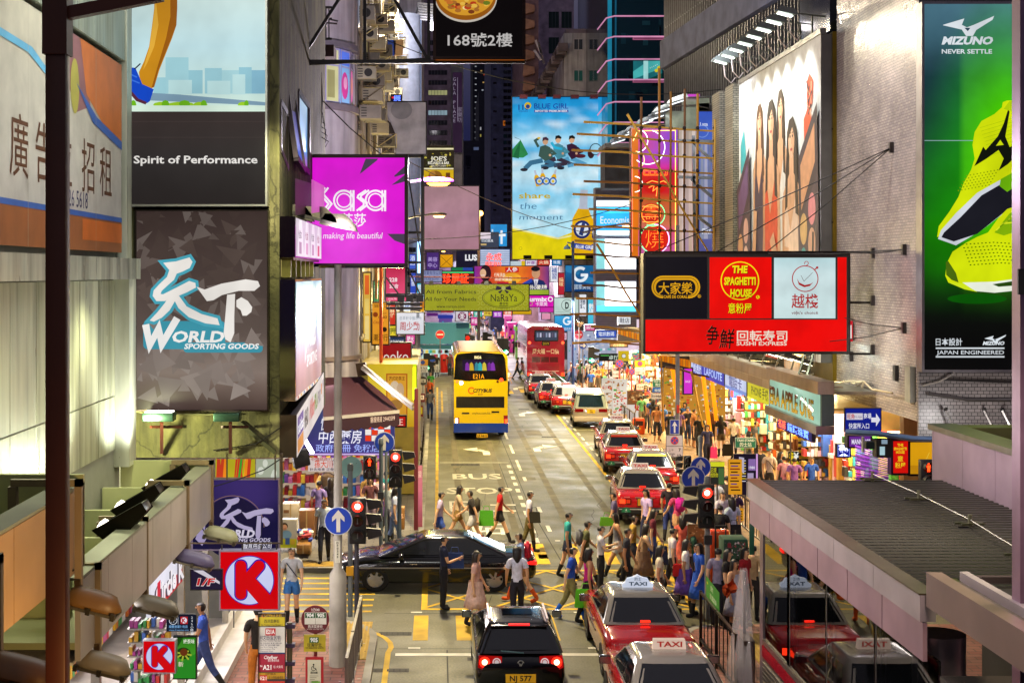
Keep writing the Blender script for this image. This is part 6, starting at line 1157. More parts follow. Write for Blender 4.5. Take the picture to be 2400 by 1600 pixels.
def mz(c):
 def bgf(u,v):
  g_=math.exp(-((u-.85)**2*3+(v-.42)**2*9))*1.15+.5*math.exp(-((u-.1)**2*8+(v-.6)**2*20));a=mixc('20424e','0e1a10',v*1.6)if v<.6 else mixc('10180e','0a0a0a',(v-.6)*3)
  if v<.2:a=mixc('4a7284',a,v*5)
  return mixc(a,'4ad000' if u>.4 else '1c9c00',max(0,g_-.12)*1.15*(1 if v<.72 else max(0,1-(v-.72)*7)))
 c.img(2166,10,2390,866,14,40,bgf,0);w='dfe6ec'
 mizuno_mark(c,2268,57,1.0,w,2);c.tx('MIZUNO',2266,104,17,w,'c',.05,.28,118,2);c.tx('NEVER SETTLE',2266,126,10,w,'c',.025,0,118,2);c.rc(2166,329,2280,330.5,'9ab8c0',1)
 y1,y2,dk='d8e80c','a8d808','12160c'
 c.po([(2390,236),(2360,236),(2350,240),(2348,252),(2330,268),(2300,284),(2284,310),(2279,340),(2284,372),(2276,398),(2258,430),(2246,462),(2225,496),(2200,530),(2196,556),(2390,470)],y1,2)
 c.po([(2390,236),(2365,238),(2352,256),(2375,262),(2390,258)],'b4d00c',2.4)
 for k in range(9):c.ln([(2296+k*3,300+k*8),(2390,272+k*9)],.8,'a4c00a',2.6)
 c.po([(2362,258),(2366,262),(2356,320),(2366,345),(2392,335),(2392,360),(2372,375),(2362,385),(2340,400),(2352,372),(2340,352),(2312,372),(2283,390),(2304,344),(2310,352),(2338,320),(2352,290)],dk,3)
 c.po([(2334,342),(2352,340),(2344,328)],y1,3.4)
 for i in range(10):
  for j in range(6):c.ell(2266+i*8-j*4,412+j*7-i*1.5,2,1.6,'8aa008',2.7,6)
 c.po([(2390,402),(2340,424),(2290,452),(2240,500),(2205,540),(2198,560),(2240,575),(2300,540),(2390,470)],'d8dde6',4);c.po([(2390,412),(2345,432),(2300,458),(2250,510),(2212,545),(2206,556),(2235,566),(2290,548),(2350,500),(2390,476)],'1c1c24',4.5)
 c.po([(2390,395),(2345,420),(2342,436),(2360,450),(2390,430)],'70b80c',4.8)
 c.po([(2390,480),(2360,490),(2340,510),(2315,545),(2290,555),(2262,570),(2232,590),(2218,618),(2215,646),(2222,662),(2260,676),(2330,676),(2390,664)],y1,5);c.po([(2390,490),(2366,500),(2350,520),(2330,545),(2352,552),(2390,540)],'88b80a',5.3)
 for k in range(6):c.ln([(2334+k*9,540-k*8),(2350+k*10,524-k*7),(2390,520-k*5)],3,('e8f428','6a9a08')[k%2],5.6)
 for i in range(15):
  for j in range(7):
   x=2256+i*9+j*3;y=568+j*8+abs(i-8)*.6
   if x<2388:c.ell(x,y,2.4,1.5,'4a6a04',5.8,6)
 c.po([(2216,614),(2222,612),(2240,640),(2246,662),(2230,656),(2217,644)],'4a6a10',6);c.po([(2255,662),(2330,660),(2390,652),(2390,680),(2330,686),(2285,682)],'f2f8e8',6);c.po([(2325,666),(2390,656),(2390,668),(2340,672)],'2a4a10',6.5)
 c.po([(2222,662),(2255,664),(2290,684),(2260,678)],'d8f020',6.3);c.ell(2290,700,70,12,'0c5a08',1.5,20)
 c.tx('日本設計',2224,808,13,w,'c',.03,0,62,2);mizuno_mark(c,2332,792,.42,w,2);c.tx('MIZUNO',2328,808,8,w,'c',.05,.28,50,2);c.rc(2193,814,2354,817.5,w,2);c.rc(2193,834,2354,837.5,w,2);c.tx('JAPAN ENGINEERED',2274,830,9,w,'c',.01,0,158,2)
signbox('shoe_billboard','tall lightbox billboard of lime running shoes reading NEVER SETTLE','billboard',2166,10,2390,866,34.6,mz,.4,.06,'a09ca0','lit')
lamp('SPOT',(6.8,37,14.5),1050,(1,.93,.84),.3,(12,38.3,9.5),90);lamp('SPOT',(10.4,39.5,5.2),90,(1,1,.85),.2,(12,40.2,5.2),130);lamp('SPOT',(10.9,44.5,5.4),420,(1,.95,.5),.2,(12,45,6),130);lamp('SPOT',(13.0,33.0,3.9),60,(1,.95,.92),.3,(13.4,35.1,4.4),150);lamp('SPOT',(10.4,37.0,5.2),90,(.95,1,.9),.2,(12,37.6,6),120)  # spots with no fitting, added to brighten the tiled walls
t=thing('red_sign_edge','narrow red sign edge with a white letter M behind the four part red sign','sign',P(1993,770,40.5));m=MB();c=front(m,40.5);c.rc(1986,752,1999,800,'c81828',0);c.tx('M',1990,792,30,'f0e4e0','c',.03,0,12);m.bd('face',t);m=MB();frontbox(m,1986,752,1999,800,40.52,.2,'paint','7a1018');m.bd('casing',t)
t=thing('cosmetics_billboard','huge white cosmetics billboard of four women, floodlit along its top edge','billboard',(11.6,48,5.4));XB=11.55;yb0,yb1,zb0,zb1=42.4,53.9,5.0,14.9
m=MB();m.bx(XB+.01,yb0,zb0,XT+.2,yb1,zb1,'paint','5a5854');m.bd('casing',t);m=MB();m.bx(XB-.04,yb0-.06,zb1,XB+.14,yb1,zb1+.16,'metal','8a8a86');m.bd('top_rail',t)
m=MB();Wb,Hb=yb1-yb0,zb1-zb0;c=Cv(m,(XB,yb1,zb1),(0,-Wb/100,0),(0,0,-Hb/100),(-1,0,0),'paint',.006)
c.rc(0,0,100,100,'d8d8d4',0)
def woman(x,y,sx,sy,hair,dress,L):
 G=lambda pts:[(x+a*sx,y+b_*sy)for a,b_ in pts];sk='d8a47c'
 c.po(G([(-.5,.5),(-.45,-.3),(-.25,-.95),(.15,-1.1),(.5,-.4),(.58,.8),(.8,5),(.35,5.6),(-.3,5),(-.75,5.2),(-.64,2.5)]),hair,L)
 c.po(G([(-.2,.9),(.2,.9),(.22,2),(.95,3),(1.05,7),(.85,13),(-.75,13),(-.95,7),(-.85,3),(-.22,2)]),sk,L+.3)
 c.po(G([(-.6,3.0),(-.1,5.2),(.55,2.8),(.75,5),(.7,13),(-.6,13),(-.72,5)]),dress,L+.6);c.po(G([(-.95,3.4),(-.8,3.2),(-.72,8),(-.9,9)]),'c08a60',L+.7)
 c.ell(x,y+.2*sy,.31*sx,.98*sy,'e2b592',L+.9,20);c.ell(x+.16*sx,y+.25*sy,.13*sx,.8*sy,'cf9a74',L+1,14)
 for d_ in(-.12,.12):c.ell(x+d_*sx,y-.02*sy,.065*sx,.08*sy,'2a1810',L+1.2,8);c.ln([(x+(d_-.08)*sx,y-.2*sy),(x+(d_+.07)*sx,y-.22*sy)],.06*sy,'3a2418',L+1.2)
 c.ell(x+.01*sx,y+.7*sy,.11*sx,.09*sy,'b03c40',L+1.2,8);c.ln([(x,y+.1*sy),(x+.03*sx,y+.42*sy)],.03*sx,'c08a68',L+1.2)
 c.po(G([(-.34,.1),(-.3,-.7),(.15,-.95),(.38,-.3),(.36,.2),(.1,-.5)]),hair,L+1.3);c.po(G([(.32,-.1),(.52,.8),(.75,4.4),(.42,4.2)]),hair,L+1.1);c.po(G([(-.34,0),(-.5,.8),(-.66,4),(-.4,3.8)]),hair,L+1.05)
woman(30,17,9,5.2,'5a3a20','3a2c40',1);woman(57,16,8.5,5.4,'3a2818','e0dcd4',2.4);woman(46,19,11,6.4,'2c2018','d8481c',5);woman(71,28,11,6,'2c1c10','e8c8b0',8)
c.ln([(48,60),(57,74),(54,100)],5.5,'d8a47c',11.2);c.ln([(66,64),(64,80),(72,92)],5,'d8a47c',11.2);c.ln([(25,50),(22,72),(26,95)],4.4,'d8a47c',4);c.rc(46,92,62,96,'4a3020',11.5)
for L,ox,oy,s_,cols in((12,10,58,1.15,('d8a06c','e0b0a0','a880c0','e8c4b0','d89880','c8b8d8')),(12,90,54,1.2,('d8b070','e08c90','38a0a0','d8a888','c89070'))):
 q=lambda a,b:(ox+a*s_,oy+b*s_)
 c.po([q(-9,-15),q(7,-28),q(8,-10),q(-8,3)],'3a2c38',L);c.po([q(-9,3),q(8,-10),q(9,22),q(-7,34)],'4a3a46',L+.3);c.po([q(-7,-13),q(5,-23),q(5.5,-13),q(-6,-1)],'6a4c78' if ox<50 else 'd89c70',L+.6)
 for i,cl in enumerate(cols):c.ell(*q(-4+(i%2)*7,4+(i//2)*9-(i%2)*5),3.1*s_,4.2*s_,cl,L+1,16)
c.po([(3,24),(8,18),(11,28),(8,38),(3,34)],'28a8b0',2);c.ell(82,72,8,6,'4a3c38',14,20);c.ell(82,71.5,6,4.4,'6a5c54',14.4,18);c.rc(76,84,88,100,'d8b488',13.6);c.ln([(95,60),(93,100)],1.6,'2a2224',14);c.ln([(98,58),(97,100)],1.2,'6a5a58',14);c.po([(6,86),(20,78),(26,100),(5,100)],'c06a88',13);c.ell(24,94,7,5,'e4dcd8',13.4,14)
c.po([(83,24),(88,20),(92,26),(91,36),(87,40),(84,36)],'d84a1c',2);c.po([(86,13),(89,10),(93,13),(92,20),(87,22)],'c8401c',2.2)
for k in range(10):c.ln([(86+(k*5)%7,12+k),(88+(k*3)%6,15+k)],.8,('2a1c28','e8a080')[k%2],3)
c.tx('Wonder',88,47,2.6,'4a4446','c',.01,0,12,3);m.bd('face',t)
for k in range(8):
 y=43.4+k*1.42;q=Vector((XB-.75,y,zb1+.85));t2=thing('floodlight','floodlight on the cosmetics billboard top rail, %s from the near end'%('first','second','third','fourth','fifth','sixth','seventh','eighth')[k],'lamp',q,'floodlights over the cosmetics billboard')
 m=MB();m.pm([(-.3,-.02),(-.2,.12),(.22,.14),(.3,.0)],q,(1,0,-.25),(0,0,1),(0,.55,0),'metal','8a9088');m.bd('housing',t2,.02);m=MB();m.ob(q+Vector((-.02,.28,-.04)),(.22,0,-.06),(0,.15,0),(0,0,.01),'lit4n','f0fff4');m.bd('lens',t2)
 m=MB();m.bar(q+Vector((.25,.28,.02)),(XB+.5,y+.28,zb1+.75),.04,None,'metal','7a7c70');m.bar((XB+.08,y+.28,zb1+.16),(XB+.08,y+.28,zb1+.8),.05,None,'metal','6a6c5c');m.bd('arm',t2)
 m=MB();m.tb([q+Vector((.1,.3,-.05)),q+Vector((.2,.5,-.55)),q+Vector((.5,.8,-.75)),q+Vector((.72,1.1,-.5))],.02,'paint','d8c8c0',5);m.bd('cable',t2)
 lamp('SPOT',q+Vector((-.25,.28,-.1)),620,(.95,1,.96),.15,(XB+.1,y+.3,7.5),75,t2)
t=thing('brick_pier_building','long building with grey brick piers behind the cosmetics billboard','building',(15,60,0));m=MB();m.bx(XT+.25,44.8,3.9,30,63.5,14.2,'stain','6a6660');m.bx(14.3,63.5,3.9,30,97,14.2,'stain','6a6660');m.bd('wall',t);m=MB()
for x0,x1,y_,Y in((1718,1734,195,54.6),(1686,1716,213,57.5)):a,b=P(x0,y_,Y),P(x1,0,Y);m.bx(a.x,Y,4,b.x,Y+1.5,a.z,'brick_pier')
m.bd('pier',t)
t=thing('office_tower','dark ribbed office tower with pale horizontal bands, upper right','building',(16,62,0));A,B=Vector((12.55,75.5,0)),Vector((14.35,52.0,0));d=(B-A);Lw=d.length;u=d.normalized();nn=Vector((-u.y,u.x,0));nn=nn if nn.x<0 else-nn
m=MB();m.pm([(A.x,A.y),(B.x,B.y),(40,52),(40,90),(A.x+.1,76)],(0,0,10),(1,0,0),(0,1,0),(0,0,40),'stain','1c1a22');m.bd('core',t)
zl=[14.2+k*5.15 for k in range(6)];m=MB()
for z in zl:m.ob((A+B)/2+nn*.3+Vector((0,0,z)),d/2,nn*.32,(0,0,.75),'stain','54566e')
m.bd('band',t)
m=MB();mf=MB();n_=58
for z in zl:
 for k in range(n_):q=A+d*((k+.5)/n_);m.ob(q+nn*.22+Vector((0,0,z+2.55)),u*.035,nn*.22,(0,0,1.8),'metal','6a6460')
 mf.ob((A+B)/2+nn*.36+Vector((0,0,z+1.45)),d/2,nn*.02,(0,0,.03),'metal','9a968e')
tag(m.bd('fins',t),kind='stuff');mf.bd('rail',t)
m=MB();rr=random.Random(3)
for z in zl[::1]:
 for k in range(9):q=A+d*((k+.5)/9);m.ob(q+nn*.02+Vector((0,0,z+2.6)),u*1.1,nn*.015,(0,0,1.7),'gloss',rr.choice(('1c1c2c','2a2638','141420')))
m.bd('windows',t)
lamp('SPOT',(9.0,50,16.5),1800,(.8,.85,1),1,(13.5,62,22),140)
t=thing('rooftop_block','dark rooftop block and pale drum over the tiled wall at the top right','building',P(2000,20,46));m=MB();a,b=P(1945,72,48),P(2160,-60,48);m.bx(a.x,48,a.z,b.x,52,b.z,'gloss','14140f');m.bd('block',t);m=MB();q=P(2085,25,45);m.lt((q.x,45,q.z-1),[(.45,0),(.45,1.6),(.01,1.8)],'stain','7a8070',16);m.bd('drum',t)
def red(c):
 c.rc(1510,596,1988,826,'2a2626',0,'paint');c.rc(1513,749,1984,823,'f00a08',1);c.rc(1963,603,1984,823,'f00a08',1.2);c.rc(1513,602,1657,746,'100e18',1);c.rc(1663,603,1808,746,'ee0a06',1);c.grad(1814,604,1958,746,[(0,'b8d8dc'),(.3,'d8eef0'),(1,'d0e8e8')],1,n=8)
 g_='e8a812';c.rrect(1527,646,1641,699,26,g_,2);c.rrect(1531.5,651,1636,694,21,'100e18',3,outline=1.2);c.rrect(1537,656,1630,692,17,'100e18',2.6);c.tx('大家樂',1583,687,21,g_,'c',.03,0,80,4);c.rc(1554,690,1612,700,'100e18',3);c.tx('CAFÉ DE CORAL',1583,698.5,6.5,g_,'c',.03,0,56,4);c.rg(1639,694,3.6,.9,g_,2,16);c.tx('R',1639,696.3,4.5,g_,'c',.03,L=2)
 yl='f8e812';c.rg(1734,658,44,2.6,yl,2,48)
 for o,cl,L in((1.2,'3a1408',3),(0,yl,4)):
  c.tx('THE',1733+o,639+o,16,cl,'c',.05,.08,36,L);c.tx('SPAGHETTI',1734+o,667+o,17,cl,'c',.045,.0,74,L);c.tx('HOUSE',1736+o,695+o,17,cl,'c',.05,.05,50,L);c.tx('意粉屋',1734+o,732+o,18,cl,'c',.045,0,55,L)
 c.dc(1776,696,4.2,yl,2,16);c.tx('R',1776,698,4.5,'c81408','c',.03,L=3)
 r_='b82024';c.rg(1887,653,30,2.2,r_,2,44);c.rg(1890,617,4.5,1.4,r_,2,16,150,420);c.ln([(1893,620),(1887,624)],1.4,r_,2.2);c.ln([(1909,632),(1914,628)],2.6,r_,2.4);c.ell(1915,627,3,3,r_,2.6,10);c.po([(1868,652),(1873,662),(1886,668),(1900,665),(1906,661),(1898,670),(1885,673),(1872,667)],r_,2);c.ln([(1877,645),(1884,659),(1904,639)],.9,'5a2a2c',3);c.tx('越棧',1886,719,25,r_,'c',.025,0,62,2);c.tx("việt's choicê",1886,736,6.5,'7a2426','c',.01,0,62,2)
 for o,cl,L in((2.2,'f0d8a8',2),(0,'1c0a08',4)):
  b_=.055 if o else .015;c.tx('争',1668,803,33,cl,'c',b_,.12,30,L);c.tx('鮮',1702,812,34,cl,'c',b_,.1,34,L)
 c.tx('回転寿司',1786,797,19,'f4e8d4','c',.02,0,118,2);c.tx('SUSHI EXPRESS',1785,809,8.5,'f4e8d4','c',.02,0,118,2)
t=signbox('restaurant_sign','big four part red black and white restaurant sign hanging over the right pavement','sign',1510,596,1990,827,38.6,red,.5,.03,'3a3434','lit')
m=MB()
for y in(591,709,829):a,b=P(1990 if y>600 else 1510,y,38.75),P(2052,y,38.75);m.bar(a,(XT,38.75,a.z),.06,None,'metal','2a2626')
m.bd('support_bar',t)
t=thing('guy_wire','thin black stay wires from the tiled wall to the red sign and street','cable');m=MB();q1,q2,q3=Vector((XT-.05,37.07,11.0)),Vector((XT-.05,36.07,8.3)),Vector((XT-.05,36.07,6.3))
for q,ends in((q1,(P(1680,590,38.6),P(1797,590,38.6),P(1524,594,38.6))),(q2,(P(1990,592,38.6),P(1800,594,38.6))),(q3,(P(1980,745,38.5),P(1945,800,38.5)))):
 for e in ends:m.tb([q,(q+e)/2-Vector((0,0,.06)),e],.013,'paint','0c0a0c',4)
tag(t,kind=None);m.bd('wire',t)
YN=62
def neon(c):
 def f(u,v):
  if v<.2:return mixc('e0508c','8a50e8',u)
  if v<.34:return mixc('b050d8','e8207c',(v-.2)*7)
  if v<.55:return mixc('e02820','c8202c',u)
  if v<.8:return mixc('c85a28','d87858',(v-.55)*4)
  return mixc('e05878','d868b0',(v-.8)*5)
 c.img(1494,302,1588,600,8,20,f,0);c.rc(1481,302,1496,600,'e87818',.5);o='ffb840';w='e8e8ff';N='lit4n'
 c.ln([(1497,307),(1583,306),(1583,600)],1.6,o,2,mat=N);c.ln([(1484,330),(1494,308),(1497,308)],1.6,'ffd880',2,mat=N);c.ln([(1482,360),(1482,590)],1.4,'ff5a40',2,mat=N)
 c.rg(1518,345,40,1.6,w,3,28,-75,130,mat=N);c.rg(1490,330,28,1.5,w,3,20,-60,100,mat=N);c.rg(1490,375,20,1.5,'ffb060',3,18,-90,90,mat=N);c.rg(1488,432,18,1.5,'fff0e0',3,18,-90,90,mat=N)
 rd='ff5a1c';c.rrect(1508,399,1564,411,3,rd,3,N,1.2)
 for k in range(4):c.rrect(1511+k*13,401,1521+k*13,409,1,rd,3.4,N,1)
 c.ell(1535,436,28,18,'d81c14',1.6,20);c.ln([(1515,430),(1528,424),(1545,428),(1555,424),(1564,430)],1.5,'ff7a30',3,mat=N);c.ln([(1520,440),(1533,434),(1530,448),(1540,440),(1538,460)],1.5,'ff7a30',3.3,mat=N)
 c.rg(1530,502,28,1.6,'50e080',2.6,30,-70,120,mat=N);c.dc(1526,502,25,'d83020',1.8,26);c.rg(1526,502,22,1.5,'ff7a28',3,28,mat=N);c.tx('壽',1526,513,24,'ff7a28','c',-.02,0,28,3.4,mat=N)
 for k in range(4):c.ln([(1506,484+k*12),(1548,484+k*12)],1,'ff8a40',3.2,mat=N)
 c.dc(1534,560,32,'e02818',1.8,28);c.rg(1534,560,34,1.8,'58f088',2.6,30,90,270,mat=N);c.rg(1534,560,34,1.8,'f0a0e8',2.6,30,-90,90,mat=N);c.tx('燒',1534,578,36,'ff6a20','c',-.02,0,42,3.4,mat=N)
t=signbox('neon_sign','towering red pink and orange neon restaurant sign behind the bamboo scaffold','neon sign',1481,302,1588,600,YN,neon,.5,.05,'8a6050','lit')
hs('lit_curtain','pale glowing curtain like sign panel right of the neon sign','sign',1590,305,1638,600,63,None,lambda c:([c.grad(1590+k*8,305,1598+k*8,600,[(0,('b8a898','d8c8c0','a89890')[k%3]),(.5,('d8c0b8','e8d8d4','c0a8a0')[k%3]),(1,('c8a890','d8b8b0','b090a8')[k%3])],k*.01,n=8)for k in range(6)],),'litn')
hs('poster','blue violet poster with silver bottles behind the scaffold near the brick pier','billboard',1638,262,1671,590,61,None,lambda c:(c.grad(1638,262,1671,590,[(0,'3858c0'),(.2,'4a68c8'),(.5,'6a78b0'),(1,'5a5a98')],0),c.tx('Laza',1650,295,8,'d8e0f4','c',.02,0,18,1),c.rg(1646,308,14,2,'7a98e0',1),[c.po([(1642+k*9,330),(1649+k*9,330),(1650+k*9,560),(1641+k*9,560)],('8a90a8','a8a8c0','70789c')[k],1)for k in range(3)],c.tx('STOCK',1656,548,12,'e8ecf8','c',.03,vert=False,w=22,L=2)),'litn')
t=thing('metal_hoarding','crumpled silver sheet boards above the lit curtain panel','hoarding',P(1600,280,66));m=MB();rr=random.Random(5)
for x0,x1,y0,y1,cl in((1572,1612,258,302,'9aa08a'),(1612,1668,228,300,'a8b098'),(1640,1690,240,262,'6a6a64')):a,b=P(x0,y0,66),P(x1,y1,66);m.bx(a.x,66+x0*.001,b.z,b.x,66.4,a.z,'alu',cl)
m.bd('sheet',t);m=MB();c=front(m,65.9,'litn');c.rc(1612,221,1640,228,'d048c8',0);m.bd('neon_strip',t)
lamp('SPOT',P(1600,220,63)+Vector((0,-1,.5)),160,(1,1,.85),.3,P(1610,270,66),120)
for k in range(7):
 x,y=(1448,1465,1486,1512,1537,1552,1585)[k],(330,315,303,286,274,258,238)[k];Y=74-k*1.6;q=P(x,y,Y);t2=thing('floodlight','white lit floodlight in the slanting row above the neon sign, %s from the left'%('first','second','third','fourth','fifth','sixth','last')[k],'lamp',q,'slanting row of floodlights above the neon sign')
 m=MB();m.pm([(-.45,-.1),(-.3,.12),(.45,.4),(.55,.2)],q,(1,0,0),(0,0,1),(0,.4,0),'metal','8a8e90');m.bd('housing',t2);m=MB();m.ob(q+Vector((.05,.15,-.04)),(.34,0,.11),(0,.16,0),(0,0,.02),'lit2','f4fcff');m.bd('lens',t2);m=MB();m.tb([q+Vector((.4,.2,.2)),q+Vector((1.6,.2,.25)),q+Vector((2.2,.2,.1))],.03,'metal','9a9c9c',5);m.bd('arm',t2)
t=thing('bamboo_scaffold','bamboo pole scaffold lashed in a grid in front of the neon sign','scaffold',P(1560,700,58));YS=58.5
poles=[((1503,228),(1500,840)),((1545,160),(1546,600)),((1572,215),(1572,600)),((1605,208),(1604,600)),((1635,220),(1634,600)),((1676,280),(1674,600)),((1368,286),(1680,308)),((1352,314),(1680,338)),((1340,352),(1690,372)),((1345,386),(1690,408)),((1368,425),(1690,442)),((1342,455),(1690,478)),((1338,530),(1690,545)),((1346,564),(1505,575)),((1344,596),(1502,604)),((1384,639),(1502,641)),((1364,669),(1502,675)),((1350,699),(1502,708)),((1336,736),(1506,741)),((1385,765),(1504,776)),((1342,804),(1506,800)),((1410,797),(1505,808)),((1398,571),(1505,745)),((1470,268),(1660,590)),((1380,490),(1680,508)),((1555,1010),(1550,840)),((1620,870),(1648,1000)),((1560,860),(1668,884))]
for k,(a,b)in enumerate(poles):
 m=MB();pa,pb=P(*a,YS-.1*(k%3)),P(*b,YS-.1*(k%3));m.tb([pa,pa.lerp(pb,.33)+Vector((.0,0,.04)),pa.lerp(pb,.66)-Vector((.02,0,.02)),pb],[.055,.05,.045,.04],'paint',rr.choice(('a8781c','b88a28','8a5c1c','c89a38','6a4420')),6);m.bd('pole',t)
m=MB()
for x in(1503,1546,1572,1604,1635,1675):
 for y in(300,330,365,400,436,470,540):m.sphere(P(x,y,YS-.15),.08,'fabric','2a1a14',6)
m.bd('lashing',t)
m=MB()
for p0,p1 in(((1620,330),(1688,395)),((1620,420),(1690,480)),((1625,500),(1690,550)),((1588,330),(1690,332)),((1588,415),(1690,418)),((1625,318),(1628,600))):m.bar(P(*p0,YS+1),P(*p1,YS+1),.12,None,'metal','9aa0a0')
m.bd('steel_brace',t)
t=thing('glowing_shop_block','dazzling white and cyan banded shop block left of the neon sign','building',P(1440,640,97));m=MB();a,b=P(1395,440,97),P(1492,800,97);m.bx(a.x,97,3.5,b.x,98.2,a.z,'stain','7a8098');m.bd('wall',t)
m=MB();c=front(m,96.9)
for y0,y1,cl in((470,484,'f0fcff'),(486,500,'38b8f0'),(500,540,'2a98e0'),(540,552,'d8f4ff'),(560,630,'ffffff'),(660,716,'ffffff'),(716,730,'58d0f4')):c.rc(1398,y0,1490,y1,cl,0,'lit4' if cl=='ffffff' else 'lit2')
for x0,x1,cl in((1398,1418,'9cf0f4'),):
 for y0,y1 in((560,630),(660,716)):c.rc(x0,y0,x1,y1,cl,1)
c.tx('Economist',1444,524,17,'f0fcff','c',.01,0,74,2);m.bd('light_band',t)
m=MB();c=front(m,96.8,'paint')
for y0,y1 in((444,468),(632,658),(732,765)):
 m=MB();c=front(m,96.8,'paint');c.rc(1396,y0,1490,y1,'5a5c7c',0);[c.rc(1396,y0+2+k*4,1490,y0+3.4+k*4,'3a3c58',1)for k in range(int((y1-y0)/4))];m.bd('spandrel',t)
t=thing('violet_turret','violet rounded rooftop turret with grey canopy left of the neon sign','building',P(1460,400,90));m=MB();q=P(1462,0,90);m.lt((q.x,91,0),[(.45,P(0,440,90).z),(.45,P(0,345,90).z)],'alu','8a78b0',18);m.bd('drum',t);m=MB();a,b=P(1415,338,90),P(1490,348,90);m.bx(a.x,89.2,b.z,b.x,93,a.z,'stain','8a8c94');m.bx(P(1420,0,90).x,90.5,P(0,440,90).z,P(1490,0,90).x,93,P(0,350,90).z,'stain','3a4050');m.bd('canopy',t)
# ================================================================ right ground floor: canopy, shops, shelter
t=thing('shop_canopy','long tan panelled canopy with floodlights over the right pavement shops','canopy',(10.8,48,3.9));XC=10.75
m=MB();y=38.5;rr=random.Random(2)
while y<66:
 for z0,z1 in((3.93,4.2),(4.21,4.55)):m.bx(XC,y,z0,XC+.06,y+1.0,z1,'panel',rr.choice(('9c846c','947a62','a48c74')))
 y+=1.02
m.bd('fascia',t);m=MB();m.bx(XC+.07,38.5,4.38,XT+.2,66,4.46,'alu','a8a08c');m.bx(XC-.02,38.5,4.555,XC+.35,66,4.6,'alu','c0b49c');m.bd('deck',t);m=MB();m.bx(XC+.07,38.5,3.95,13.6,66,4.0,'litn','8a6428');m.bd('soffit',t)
for k in range(6):
 y=43.5+k*1.9;q=Vector((XC+.45,y,4.95));t2=thing('floodlight','black angled floodlight on the tan canopy edge, %s below the red sign'%('nearest','second','third','fourth','fifth','farthest')[k],'lamp',q,'floodlights along the tan canopy');m=MB();m.pm([(-.5,.2),(.4,-.1),(.42,.0),(-.42,.32)],q,(1,0,0),(0,0,1),(0,.5,0),'paint','2a2220');m.bd('housing',t2);m=MB();m.bar(q+Vector((-.1,.25,.1)),q+Vector((-.25,.25,-.38)),.05,None,'metal','8a8070');m.bar(q+Vector((-.3,.25,-.38)),q+Vector((.5,.25,-.38)),.05,None,'metal','9a9488');m.bd('bracket',t2);m=MB();m.ob(q+Vector((.1,.25,-.02)),(.3,0,-.1),(0,.2,0),(0,0,.01),'lit4n','fff8d8');m.bd('lens',t2)
t=thing('ladder','thin steel ladder leaning on the tiled wall above the tan canopy','ladder',(11.6,41.5,4.5));m=MB();a,b=P(1868,890,41),P(1892,810,42)
for o in(0,.25):m.bar(a+Vector((o,0,0)),b+Vector((o,0,0)),.05,None,'metal','5a5a48')
for k in range(9):q=a.lerp(b,(k+.5)/9);m.bar(q,q+Vector((.25,0,0)),.03,None,'metal','5a5a48')
m.bd('rails',t)
t=thing('wall_cables','loose pale cables along the bottom of the tiled wall','cables',(11.5,38,4.5));m=MB()
for k in range(4):m.tb([(XT-.1,41-k*.5,4.55),(XT-.35,39.8-k*.4,4.65-k*.03),(XT-.25,38.8,4.72),(XT-.4,37.6,4.6),(XT-.3,36.2,4.62)],.025,'paint',('b8a888','d8c8a0','8a7a60','a89a80')[k],5)
m.bd('cables',t)
XS=13.4
t=thing('shop_row','row of bright open shops under the tan canopy with packed shelves','shop front',(XS,55,0));m=MB();m.bx(XS+2.6,36,.1,XS+2.7,97,3.9,'paint','d8b878');m.bx(XS,36,.1,XS+2.6,97,.14,'paint','a88858');m.bd('back_wall',t)
for y in(40.3,45.2,50.3,55.5,61,66.5,72,78,84,90):m=MB();m.bx(XS-.05,y,.13,XS+2.6,y+.35,3.95,'paint','b08a50');m.bd('party_wall',t)
for k,y in enumerate((41,46,51,56,62,67,73,79,85,91)):
 m=MB();rr=random.Random(40+k);pal=(('f0e060','f4f0e4','38a8d8','e83c3c','48b058'),('f8f4ec','d8a848','c83838','3868c0','f0c8d8'),('f0b030','f8e8c0','d86828','6a3a1c','f4f4f0'))[k%3]
 for z in(.15,.48,.81,1.14,1.47,1.8,2.13,2.46):
  yy=y
  while yy<y+4:w=rr.uniform(.07,.24);m.bx(XS+1.6-(.5 if z<.6 else 0),yy,z,XS+2.5,yy+w-.02,z+rr.uniform(.15,.3),'litn' if rr.random()<.12 else 'paint',rr.choice(pal+('f4f2ec','4a4a50','d8d0c0')));yy+=w
 for j in range(26):
  yy=y+rr.uniform(0,4);m.bx(XS+rr.uniform(.0,1.2),yy,rr.uniform(.3,2.6),XS+1.4,yy+.25,rr.uniform(2.6,2.9)if j%4==0 else rr.uniform(1.0,2.0),'paint',rr.choice(pal))
 xx=XS-.5
 while xx<XS+2.4:
  for z in(.2,.55,.9,1.25,1.6,1.95,2.3):m.bx(xx,y+3.6,z,xx+.11,y+3.9,z+rr.uniform(.12,.3),'paint',rr.choice(pal+('f4f2ec','3a3a42','c8c0b0')))
  xx+=.13
 tag(m.bd('shelf_goods',t),kind='stuff')
 m=MB()
 for j in range(2):m.bx(XS+.1,y+.5+j*1.8,3.84,XS+2.0,y+1.1+j*1.8,3.88,'lit12n',('fff0d0','fff8f0','ffe8b0')[k%3])
 m.bd('ceiling_light',t);lamp('AREA',(XS-.2,y+2,3.8),640 if k<5 else 560,((1,.72,.3),(1,.84,.6),(1,.68,.26))[k%3],2.4,(XS-1.4,y+1.0,0),parent=t,sy=3.5)
